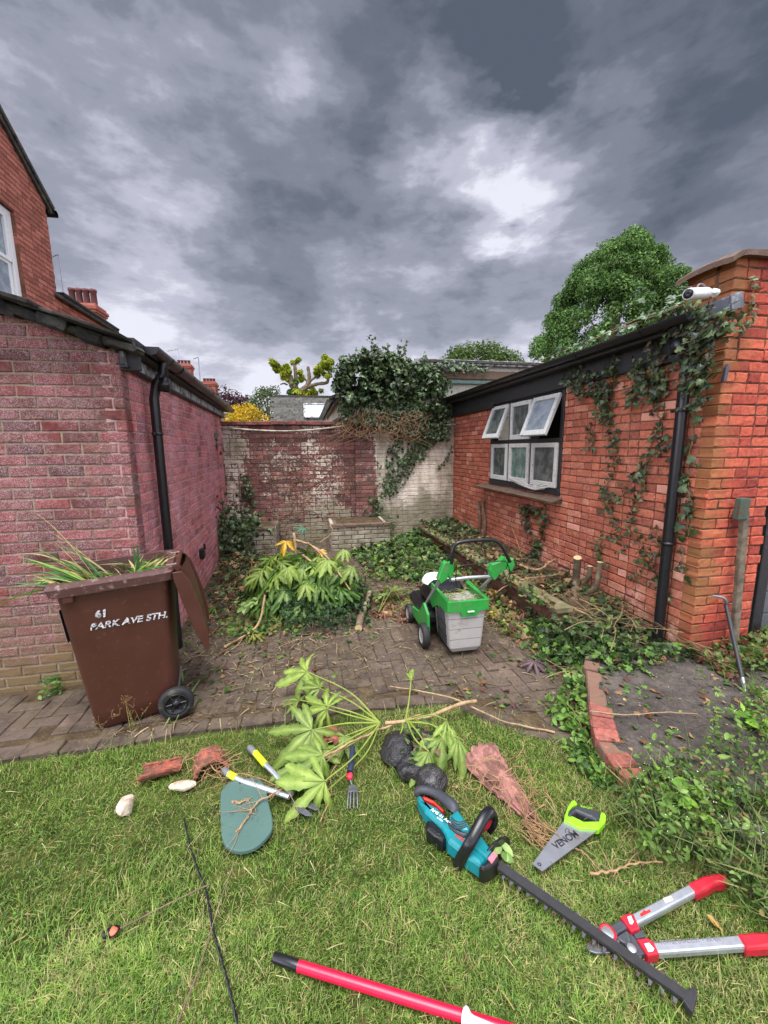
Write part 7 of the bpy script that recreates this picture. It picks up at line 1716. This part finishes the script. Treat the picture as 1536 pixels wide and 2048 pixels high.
hp = [G(915, 1732, .0), G(925, 1712, .06), G(938, 1690, .12), G(955, 1658, .16), G(970, 1632, .18), G(983, 1622, .17), G(989, 1632, .13), G(987, 1645, .10), G(978, 1658, .05)]
s_ = spline(hp, 5); tube(mb, s_, .013, 10, sq=1.7, up=(.7, -.6, 0)); mb.build('front_handle', MT['black'], t)
mb = MB(); s_ = spline([G(962, 1658, .08), G(972, 1652, .10), G(978, 1640, .13)], 4); tube(mb, s_, .010, 8, sq=1.5); mb.build('switch_lever', MT['red_pl'], t)
mb = MB(); trace(mb, zz2([(860, 1140), (960, 1055), (1030, 950), (1110, 1000), (1120, 1060), (1060, 1110), (1000, 1150), (920, 1185)]), .080, .07, .010)
a, b = G(963, 1748, .0), G(1018, 1681, .05); d = b - a; d[2] = 0; Ln = np.linalg.norm(d); M = frame(a + d / 2 + np.array([0, 0, .045]), d, (0, 0, 1)); prism(mb, [(Ln / 2 * math.cos(q) * 1.05, .055 * math.sin(q)) for q in np.linspace(0, 2 * PI, 24, endpoint=False)], -.004, .004, .002, M=M)
mb.build('hand_guard', MT['black'], t)
mb = MB(); trace(mb, zz2([(972, 1045), (1040, 955), (1105, 1000), (1025, 1110)]), .084, .006, .001); lb_ = mb.build('warning_label', mat('warning_label', rgb(212, 110, 124), .5), t)
mb = MB(); a, b = G(997, 1732, .045), G(1383, 2002, .028); d = (b - a) / np.linalg.norm(b - a); sd_ = np.cross(d, (0, 0, 1)); sd_ /= np.linalg.norm(sd_); Lb = np.linalg.norm(b - a)
M = frame(a, d, sd_); prism(mb, [(0, -.020), (Lb, -.017), (Lb, .013), (0, .016)], -.006, .008, .003, M=M); bl_ = mb.build('blade_bar', MT['bladeblack'], t)
mb = MB(); k = 0.03
while k < Lb - .03:
    for sg in (-1, 1):
        c_ = a + d * k + sd_ * sg * .026 - np.array([0, 0, .006]); prism(mb, [(-.006, 0), (.006, 0), (.003, .016), (-.003, .016)], -.0015, .0015, M=frame(c_ - sd_ * sg * .008, d, sd_ * sg))
    k += .032
mb.build('blade_teeth', MT['darksteel'], bl_)
mb = MB(); trace(mb, [(1355, 1972), (1375, 1978), (1392, 1970), (1395, 1992), (1385, 2024), (1374, 2010), (1366, 1998)], .034, .025, .004); mb.build('blade_tip', MT['bladeblack'], t)
def gtext(name, body, p, q, size, z, m_, parent, shear=0, weight=0, ext=.0005, fit=True):
    a, b = G(*p, z), G(*q, z); d = b - a; W = np.linalg.norm(d); M = frame(a, d, np.cross((0, 0, 1), d)); o = text(name, body, size, M, m_, parent, ext=ext, shear=shear, weight=weight)
    return o
gtext('model_lettering', "AHS 41 Accu", zz2([(205, 400)])[0], zz2([(370, 520)])[0], .021, .0762, MT['paint'], bd_, weight=.0004)
gtext('model_lettering', "Li-ion", zz2([(290, 505)])[0], zz2([(370, 560)])[0], .013, .0762, MT['paint'], bd_, weight=.0004)
gtext('brand_lettering', "BOSCH", zz2([(530, 745)])[0], zz2([(640, 830)])[0], .022, .0762, MT['printred'], bd_, weight=.0004)
# --- loppers
zz3 = lambda L: [(1160 + x / 2.532, 1720 + y / 2.532) for x, y in L]
t = empty('loppers', G(1270, 1880), 'open red and silver loppers lying on the grass under the trimmer blade', 'loppers')
mb = MB(); trace(mb, zz3([(240, 280), (550, 116), (594, 162), (290, 325)]), .035, .024, .009); h1 = mb.build('handle', MT['alu'], t)
mb = MB(); trace(mb, zz3([(350, 412), (802, 374), (842, 438), (380, 472)]), .035, .024, .009); h2 = mb.build('handle', MT['alu'], t)
mb = MB(); trace(mb, zz3([(545, 114), (620, 74), (690, 60), (738, 68), (750, 95), (740, 114), (692, 118), (652, 142), (596, 168)]), .042, .036, .010); mb.build('grip', MT['red_pl'], h1)
mb = MB(); trace(mb, zz3([(798, 368), (870, 358), (960, 358), (1060, 368), (1060, 432), (960, 440), (848, 446)]), .042, .036, .010); mb.build('grip', MT['red_pl'], h2)
for poly, ins, h in (([(205, 285), (250, 263), (274, 275), (304, 345), (262, 362)], [(240, 287), (258, 280), (272, 312), (264, 324), (252, 320)], h1), ([(288, 398), (340, 390), (374, 412), (402, 472), (345, 484)], [(326, 422), (350, 418), (376, 448), (370, 460), (346, 463)], h2)):
    mb = MB(); trace(mb, zz3(poly), .042, .034, .005); cl_ = mb.build('clamp', MT['red_pl'], h); mb = MB(); trace(mb, zz3(ins), .0445, .004, .001); mb.build('clamp_inset', MT['paint'], h)
mb = MB(); trace(mb, zz3([(108, 350), (205, 300), (248, 340), (200, 365), (165, 402), (125, 390)]), .032, .022, .005); trace(mb, zz3([(270, 372), (318, 348), (332, 388), (284, 398)]), .030, .018, .004); trace(mb, zz3([(245, 365), (275, 385), (335, 475), (285, 484), (262, 430)]), .030, .018, .004); trace(mb, zz3([(182, 388), (235, 354), (272, 392), (282, 440), (270, 468), (245, 462), (225, 420), (200, 405)]), .028, .014, .004); mb.build('hub', MT['grey_t'], t)
mb = MB()
for (q, r) in (((141, 369), .020), ((262, 445), .014)): mb = MB(); lathe(mb, [(0, .003), (r * .7, .003), (r, 0)], trm(*G(*zz3([q])[0], .034)), 18); mb.build('pivot_bolt', MT['silver'], t)
mb = MB(); c_ = G(*zz3([(141, 369)])[0], .033); lathe(mb, [(.020, -.002), (.020, .003), (.027, .003), (.027, -.002)], trm(*c_), 20); mb.build('pivot_ring', MT['red_pl'], t)
mb = MB(); trace(mb, zz3([(32, 438), (48, 405), (80, 385), (112, 398), (168, 450), (152, 470), (85, 472), (46, 460)]), .014, .007, .002); mb.build('cutting_blade', MT['darksteel'], t)
mb = MB(); trace(mb, zz3([(303, 272), (318, 262), (322, 250), (334, 258), (352, 248), (360, 262), (308, 288)]), .0356, .002, .0005); mb.build('handle_logo', MT['printred'], h1)
mb = MB(); trace(mb, zz3([(420, 192), (462, 180), (474, 202), (432, 218)]), .0356, .002, .0005); mb.build('price_sticker', mat('buff_sticker', rgb(196, 180, 160), .8), h1)
gtext('handle_lettering', "POWER DUAL CUT  \u2022  RR 400", zz3([(412, 428)])[0], zz3([(575, 418)])[0], .016, .0352, MT['greyrub'], h2, weight=.0003)
# --- hand saw
zz4 = lambda L: [(1040 + x / 7.68, 1580 + y / 7.68) for x, y in L]
t = empty('hand_saw', G(1140, 1670), 'short hand saw with a lime green handle and black grip on the lawn', 'saw')
mb = MB(); trace(mb, zz4([(190, 1135), (685, 460), (940, 560), (1230, 590), (340, 1248)]), .030, .003, .0); bl_ = mb.build('saw_blade', MT['sawsteel'], t)
mb = MB(); a, b = G(*zz4([(345, 1246)])[0], .0285), G(*zz4([(1205, 600)])[0], .0285); d = b - a; Ln = np.linalg.norm(d); d /= Ln; sd_ = np.cross(d, (0, 0, 1))
for k in range(56): c_ = a + d * (k + .5) * Ln / 56; prism(mb, [(-.0025, 0), (.0025, 0), (.0, .005)], -.0008, .0008, M=frame(c_, d, sd_))
mb.build('teeth', MT['darksteel'], bl_)
mb = MB(); trace(mb, zz4([(678, 462), (684, 390), (740, 240), (795, 158), (845, 155), (882, 208), (800, 255), (748, 320), (735, 392), (812, 400), (975, 480), (1212, 478), (1242, 335), (1298, 348), (1325, 395), (1312, 490), (1215, 600), (930, 592)]), .040, .026, .004); mb.build('handle', MT['lime'], t)
mb = MB(); trace(mb, zz4([(732, 395), (745, 320), (815, 245), (900, 222), (1245, 328), (1225, 440), (1180, 468), (1100, 420), (870, 322), (822, 352), (790, 402)]), .046, .036, .010); gr_ = mb.build('rubber_grip', MT['dgrip'], t)
gtext('blade_lettering', "VENOM", zz4([(560, 915)])[0], zz4([(850, 735)])[0], .040, .0303, MT['print'], bl_, weight=.0008)
gtext('blade_lettering', "GUARD", zz4([(590, 800)])[0], zz4([(640, 770)])[0], .009, .0303, MT['print'], bl_)
mb = MB(); tube(mb, spline([G(*q, .0308) for q in zz4([(705, 660), (695, 615), (725, 592), (757, 615), (745, 650), (790, 690), (860, 720)])], 5), .0011, 4); tube(mb, spline([G(*q, .0308) for q in zz4([(730, 640), (790, 660), (835, 700)])], 4), .0009, 4); mb.build('blade_emblem', MT['print'], bl_)
mb = MB(); c_ = G(*zz4([(298, 1142)])[0], .0302); lathe(mb, [(.0035, 0), (.0035, .0006), (.0075, .0006), (.0075, 0)], trm(*c_), 14); mb.build('hang_hole', MT['print'], bl_)
gtext('grip_lettering', "VENOM", zz4([(930, 262)])[0], zz4([(1140, 305)])[0], .014, .0464, MT['lime'], gr_)
# --- kneeling pad
zz5 = lambda L: [(180 + x / 2.648, 1380 + y / 2.648) for x, y in L]
t = empty('kneeling_pad', G(490, 1630), 'dark green foam kneeling pad with rounded ends lying on the grass', 'kneeling pad')
kp = zz5([(692, 545), (716, 505), (765, 478), (830, 466), (885, 468), (925, 505), (947, 600), (966, 680), (964, 735), (930, 785), (880, 828), (820, 850), (765, 848), (722, 825), (700, 780), (693, 700), (690, 620)])
kp = [tuple(q) for q in spline([(*q, 0) for q in kp + [kp[0]]], 4)[:-1, :2]]
mb = MB(); trace(mb, kp, .034, .018, .005); mb.build('foam_top', MT['foam'], t)
kc = np.mean(np.array(kp), 0); kp2 = [tuple(kc + (np.array(q) - kc) * .99) for q in kp]
mb = MB(); trace(mb, kp2, .0155, .006, .001); mb.build('foam_edge', MT['foam_e'], t); mb = MB(); trace(mb, kp, .0095, .014, .002); mb.build('foam_base', MT['foam'], t)
mb = MB(); trace(mb, zz5([(785, 482), (800, 476), (806, 490), (792, 498)]), .0348, .002, .0004); mb.build('hand_slot', MT['print'], t)
# --- shears
zz6 = lambda L: [(470 + x / 4.955, 1440 + y / 4.955) for x, y in L]
t = empty('garden_shears', G(560, 1560), 'garden shears with grey and yellow handles, blades hidden under a big leaf', 'shears')
for P in (((140, 270), (200, 330), (290, 430), (400, 540), (560, 740)), ((-110, 490), (-60, 540), (0, 570), (90, 610), (540, 760))):
    q = [G(*z_, .035) for z_ in zz6(P)]; mb = MB(); tube(mb, [q[2] + (q[3] - q[2]) * .05, q[3], (q[3] + q[4]) / 2, q[4]], .013, 10); a_ = mb.build('shaft', MT['alu'], t)
    mb = MB(); s_ = spline([q[0], q[1], q[2]], 4); tube(mb, s_, np.interp(np.linspace(0, 1, len(s_)), [0, .15, 1], [.014, .018, .015]), 12); mb.build('grip', MT['greyrub'], a_)
    mb = MB(); s_ = spline([q[1] + (q[2] - q[1]) * .0 + np.array([0, 0, .003]), q[2], q[2] + (q[3] - q[2]) * .12], 4); tube(mb, s_, .0165, 12); mb.build('grip_band', MT['yellow'], a_)
for P in (((560, 830), (620, 900), (700, 945), (775, 948), (730, 900), (660, 850), (600, 800)), ((640, 800), (720, 860), (790, 890), (838, 885), (790, 835), (730, 790), (660, 760))):
    mb = MB(); trace(mb, zz6(P), .022, .005, .001); mb.build('blade', MT['darksteel'], t)
# --- hand fork
t = empty('hand_fork', G(706, 1560), 'small hand fork with a navy and red handle standing in the lawn', 'hand fork')
q = [G(*z_, z) for z_, z in zip(zz6(((1165, 270), (1155, 400), (1138, 520), (1135, 570), (1158, 640))), (.075, .07, .06, .055, .035))]
mb = MB(); tube(mb, spline(q[:3], 5), np.linspace(.014, .0165, 11), 12); mb.build('handle', MT['navy'], t)
mb = MB(); V, F = rock(q[2] * .3 + q[3] * .7, (.018, .02, .018), 9, 0); mb.add(V, F, smooth=True); mb.build('handle_end', MT['red_pl'], t)
mb = MB(); tube(mb, [q[3], q[4]], .005, 8)
trace(mb, zz6([(1118, 690), (1130, 650), (1165, 640), (1205, 655), (1222, 690), (1215, 705), (1125, 708)]), .036, .004, .001)
for (x0, x1) in ((1128, 1112), (1150, 1140), (1178, 1178), (1212, 1215)): a, b = G(*zz6([(x0, 695)])[0], .033), G(*zz6([(x1, 878)])[0], .006); tube(mb, spline([a, (a + b) / 2 + np.array([0, 0, .008]), b], 3), np.linspace(.0052, .003, 7), 6)
mb.build('tines', MT['darksteel'], t)
# --- red pole, white flared tube
t = empty('red_pole', G(560, 1918), 'long glossy red pole with a black end cap lying at the bottom of the photo', 'pole')
rp = .0155; a, b = G(595, 1931, rp), G(916, 2029, rp); mb = MB(); tube(mb, [a, b + (b - a) * 1.2], rp, 20); mb.build('shaft', mat('glossy_red_tube', rgb(206, 20, 60), .3, var=.08, bump=.03), t)
c_ = G(547, 1914, rp); mb = MB(); d = (a - c_) / np.linalg.norm(a - c_); tube(mb, [c_, c_ + d * .006, a - d * .002, a + d * .003], [rp * .8, rp * .99, rp * 1.03, rp * 1.0], 20); mb.build('end_cap', MT['black'], t)
t = empty('white_tube', G(960, 2040), 'white plastic tube with a flared mouth at the bottom edge of the photo', 'tube')
a, b = G(930, 2038, .06), G(1030, 2052, .05); d = (b - a); d[2] = -.06; d /= np.linalg.norm(d); M = frame(a, (0, 0, 1), np.cross(d, (0, 0, 1))); M[:3, 2] = d; M[:3, 0] = (0, 0, 1); M[:3, 0] -= M[:3, 0].dot(d) * d; M[:3, 0] /= np.linalg.norm(M[:3, 0]); M[:3, 1] = np.cross(d, M[:3, 0])
mb = MB(); lathe(mb, [(.023, .003), (.025, 0), (.0265, .002), (.025, .006), (.018, .012), (.014, .024), (.0125, .4), (.011, .4), (.0115, .04), (.017, .011), (.023, .003)], M, 28); mb.build('tube', MT['white_pl'], t)
# --- wires and canes on the lawn
for P, r, m_, lab, nm in (([(368, 1636), (380, 1690), (398, 1745), (412, 1780), (428, 1865), (445, 1925), (462, 1990), (478, 2060)], .0042, 'black', 'twisted black wire running down the left of the lawn', 'wire'), ([(468, 1725), (452, 1770), (430, 1835), (402, 1925), (380, 1985), (345, 2070)], .003, 'bark', 'thin brown cane crossing the black wire', 'cane')):
    p3 = [G(u, v, .022) for u, v in P]; mb = MB(); s_ = spline(p3, 10)
    if nm == 'wire':
        for ph in (0, PI): k = np.arange(len(s_)); q = s_ + np.stack([np.cos(k * .9 + ph), np.zeros(len(k)), np.sin(k * .9 + ph)], 1) * .0035; tube(mb, q, r * .6, 6, jit=.1)
    else: tube(mb, s_, np.linspace(r * .6, r, len(s_)), 6, jit=.1)
    tag(mb.build(nm, MT[m_], loc=p3[0]), lab, nm)
t = empty('weeding_rod', G(222, 1866), 'thin dark rod with a dirty orange and black head lying in long grass', 'rod')
mb = MB(); tube(mb, spline([G(234, 1860, .02), G(290, 1832, .024), (G(340, 1806, .024)), G(420, 1768, .028)], 5), .0026, 6, jit=.1); mb.build('rod', MT['bark'], t)
V, F = rock(G(222, 1864, .022), (.030, .020, .018), 4, .2); mb = MB(); mb.add(V, F, smooth=True); hd_ = mb.build('rod_head', MT['black'], t)
V, F = rock(G(227, 1861, .032), (.014, .016, .010), 6, .2); mb = MB(); mb.add(V, F, smooth=True); mb.build('head_patch', mat('orange_patch', rgb(206, 104, 76), .5), hd_)

# ================================================================ THINGS ROUND THE PIER
t = empty('security_camera', AY(1436, 585, 2.34), 'white bullet security camera fixed to the brick pier', 'security camera')
pm = AY(1432, 585, 2.34); pc = AY(1376, 588, 2.18); d = pc - pm; d /= np.linalg.norm(d)
M = frame(pc, (0, 0, 1), np.cross(-d, (0, 0, 1))); M[:3, 2] = -d; M[:3, 0] = np.array([0, 0, 1]) - (-d[2]) * -d; M[:3, 0] /= np.linalg.norm(M[:3, 0]); M[:3, 1] = np.cross(M[:3, 2], M[:3, 0])
Lc = np.linalg.norm(pm - pc)
mb = MB(); lathe(mb, [(.0, .006), (.024, .004), (.031, .0), (.033, .01), (.033, Lc * .62), (.026, Lc * .70), (.012, Lc * .72)], M, 22); cb_ = mb.build('camera_body', MT['white_pl'], t)
mb = MB(); lathe(mb, [(0, -.001), (.012, -.003), (.026, -.001), (.028, .004)], M, 20); mb.build('lens', MT['black'], cb_)
mb = MB(); tube(mb, [(M @ np.array([0, 0, Lc * .70, 1]))[:3], pm], .009, 10); q = np.array([0, -1, 0]); lathe(mb, [(0, .03), (.014, .028), (.024, .012), (.03, 0)], frame(pm + np.array([0, .01, 0]), (1, 0, 0), (0, 0, 1)) , 18); mb.build('mount', MT['white_pl'], t)
mb = MB()
for dz in (.012, -.002): tube(mb, [pc + np.array([.02, 0, .03 + dz]), pc + np.array([-.09, -.02, .012 + dz])], .0018, 5)
tube(mb, spline([(M @ np.array([.03, 0, Lc * .3, 1]))[:3], (M @ np.array([.05, 0, Lc * .35, 1]))[:3], (M @ np.array([.052, 0, Lc * .5, 1]))[:3], (M @ np.array([.03, 0, Lc * .6, 1]))[:3]], 4), .005, 6); mb.build('antenna', MT['greyrub'], t)
t = empty('crowbar', G(1488, 1382, .1), 'black crowbar with a bent steel claw leaning against the brick pier', 'crowbar')
a = G(1490, 1382, .10); z1_ = AY(1452, 1210, 2.31); mb = MB(); d = z1_ - a
s_ = spline([a + d * .12, a + d * .5, a + d * .93, z1_ + np.array([0, 0, .015])], 6); tube(mb, s_, .014, 8); mb.build('shaft', MT['blackpaint'], t)
mb = MB(); s_ = spline([z1_ + np.array([0, 0, .012]), AY(1450, 1199, 2.30), AY(1442, 1194, 2.30), AY(1424, 1191, 2.31)], 5); tube(mb, s_, np.linspace(.012, .005, len(s_)), 8, sq=1.4); mb.build('claw', MT['steel'], t)
mb = MB(); tube(mb, [a - d * .01, a + d * .13], [.006, .012], 8, sq=1.6); mb.build('chisel_tip', mat('worn_steel', rgb(176, 178, 176), .5, metal=.5), t)
t = empty('timber_post', G(1462, 1335, .08), 'weathered grey timber batten leaning on the pier below a green painted bracket', 'batten')
a = AY(1462, 1340, 2.27); b = AY(1490, 1022, 2.31); d = b - a; Ln = np.linalg.norm(d); R = frame((0, 0, 0), np.cross(d, (0, -1, 0)), (0, -1, 0)); mb = MB(); c_ = (a + b) / 2; M = frame(c_, d, (0, 1, 0)); box(mb, c_, (Ln, .035, .055), .004, R=M, jit=.001); mb.build('batten', mat('grey_timber', rgb(116, 104, 84), .85, var=.4, nscale=30, bump=.5, dirt=rgb(74, 68, 56), dirt_amt=.5), t)
pb_ = AY(1483, 1018, 2.30); mb = MB(); box(mb, pb_, (.085, .05, .16), .006, R=rotm('Y', .05), jit=.002); tag(mb.build('green_bracket', mat('flaking_green_paint', rgb(52, 96, 80), .7, var=.3, bump=.5, dirt=rgb(92, 60, 48), dirt_amt=.6, dscale=30), loc=pb_), 'flaking green painted metal bracket screwed to the brick pier', 'bracket')
pb_ = AY(1450, 746, 2.34); mb = MB(); prism(mb, [(-.018, -.06), (.010, -.055), (.020, .03), (.006, .06), (-.008, .035)], -.008, .012, .003, M=frame(pb_, (1, 0, 0), (0, 0, 1))); tag(mb.build('wall_hook', MT['grey_t'], loc=pb_), 'dark pointed metal hook on the pier beside the downpipe', 'hook')
t = empty('black_gate', (3.5, 2.4, 0), 'black gate post with grey boards behind it at the right edge', 'gate')
mb = MB(); box(mb, (3.50, 2.40, .95), (.09, .09, 1.9), .006); mb.build('post', MT['blackpaint'], t)
mb = MB()
for k in range(9): box(mb, (4.1, 2.55, .16 + k * .20), (1.1, .03, .19), .004)
mb.build('boards', mat('grey_boards', rgb(92, 94, 98), .8, var=.3, nscale=14, bump=.3), t)
# pipes, cables and odd bits on the left wall
mb = MB(); q = onL(3.35, .05, .78); tube(mb, spline([onL(3.2, .01, .86), onL(3.25, .06, .80), onL(3.4, .07, .77), onL(3.6, .05, .82), onL(3.7, .06, .88)], 5), .008, 6); tag(mb.build('hose_hook', MT['black'], loc=q), 'small black curled hook sticking out of the crimson side wall', 'hook')
mb = MB(); q = onL(1.55, .10, .55); box(mb, q, (.05, .10, .12), .01, R=rotm('Z', .05)); box(mb, q + np.array([.03, 0, .08]), (.02, .03, .06), .004); tag(mb.build('drain_box', MT['black'], loc=q), 'little black plastic box on the crimson wall behind the bin lid', 'box')
# seedlings and grass heads near the bin
def tuft(label, p, n, h, w0, cols, spread=.5, heads=False, name='grass_tuft', cat='plant'):
    p = np.array(p); mb = MB()
    for k in range(n):
        a = RNG.uniform(0, 2 * PI); e = RNG.uniform(.6, 1.5); L0 = h * RNG.uniform(.5, 1.1); base = p + np.array([RNG.normal(0, .02), RNG.normal(0, .02), 0]); b = base + L0 * np.array([math.cos(a) * math.cos(e) * spread * 2, math.sin(a) * math.cos(e) * spread * 2, math.sin(e)])
        blade(mb, base, b, w0, .08, pick(cols, 1)[0], n=6)
        if heads:
            q = b + RNG.normal(0, .02, (6, 3)); scatter(mb, T_QUAD, q, rvec(6), RNG.uniform(-PI, PI, 6), .009, pick([rgb(170, 130, 90)], 6)); [tube(mb, [b - (b - base) * .12, x], .0006, 3, col=rgb(160, 140, 90), caps=False) for x in q]
    return tag(mb.build(name, MT['leaf'], loc=p), label, cat)
tuft('tall fine grass with brown seed heads in front of the bin', G(268, 1462), 9, .26, .002, [rgb(150, 150, 90)], .45, True)
tuft('small seedheads of grass leaning left in front of the bin', G(205, 1480), 5, .18, .002, [rgb(150, 150, 90)], .5, True)
mb = MB(); p = G(103, 1388); n = 60; q = p + np.stack([RNG.normal(0, .035, n), RNG.normal(0, .03, n), RNG.uniform(0, .14, n)], 1); scatter(mb, T_OVAL, q, rvec(n) * .5 + np.array([0, -.3, .8]), RNG.uniform(-PI, PI, n), RNG.uniform(.025, .05, n), pick(GR_MID, n)); tag(mb.build('weed', MT['leaf'], loc=p), 'small green weed growing at the foot of the left wall', 'weed')
mb = MB()
for (a, b, w_) in ((G(372, 1390, .01), G(322, 1465, .015), .012), (G(400, 1360, .01), G(345, 1455, .02), .010), (G(366, 1362, .01), G(362, 1330, .05), .012)): blade(mb, a, b, w_, .04, rgb(132, 158, 96), n=8)
tag(mb.build('strap_leaf', MT['leaf'], loc=G(360, 1430)), 'long pale green strap leaves dropped beside the bin wheel', 'leaf')
tuft('yellow green columbine seedling at the corner of the brick edging', G(1215, 1552), 14, .07, .012, [rgb(170, 170, 60), rgb(130, 150, 60)], .9, name='seedling')
tuft('spiky grass tuft beside the chisel end of the crowbar', G(1502, 1385, .09), 18, .14, .004, [rgb(110, 140, 60)], .5)
for (u, v, lab) in ((1500, 1455, 'glossy bright green rosette plant at the right edge'), (1385, 1620, 'broad leaved weed spreading over the slab edge')):
    mb = MB(); p = G(u, v, .08); n = 34; q = p + np.stack([RNG.normal(0, .05, n), RNG.normal(0, .05, n), RNG.uniform(0, .09, n)], 1); scatter(mb, T_OVAL, q, rvec(n) * .35 + np.array([0, -.2, .9]), RNG.uniform(-PI, PI, n), RNG.uniform(.05, .085, n), pick([rgb(126, 164, 60), rgb(96, 138, 50)], n), smooth=True); tag(mb.build('leafy_plant', MT['leaf'], loc=p), lab, 'plant')
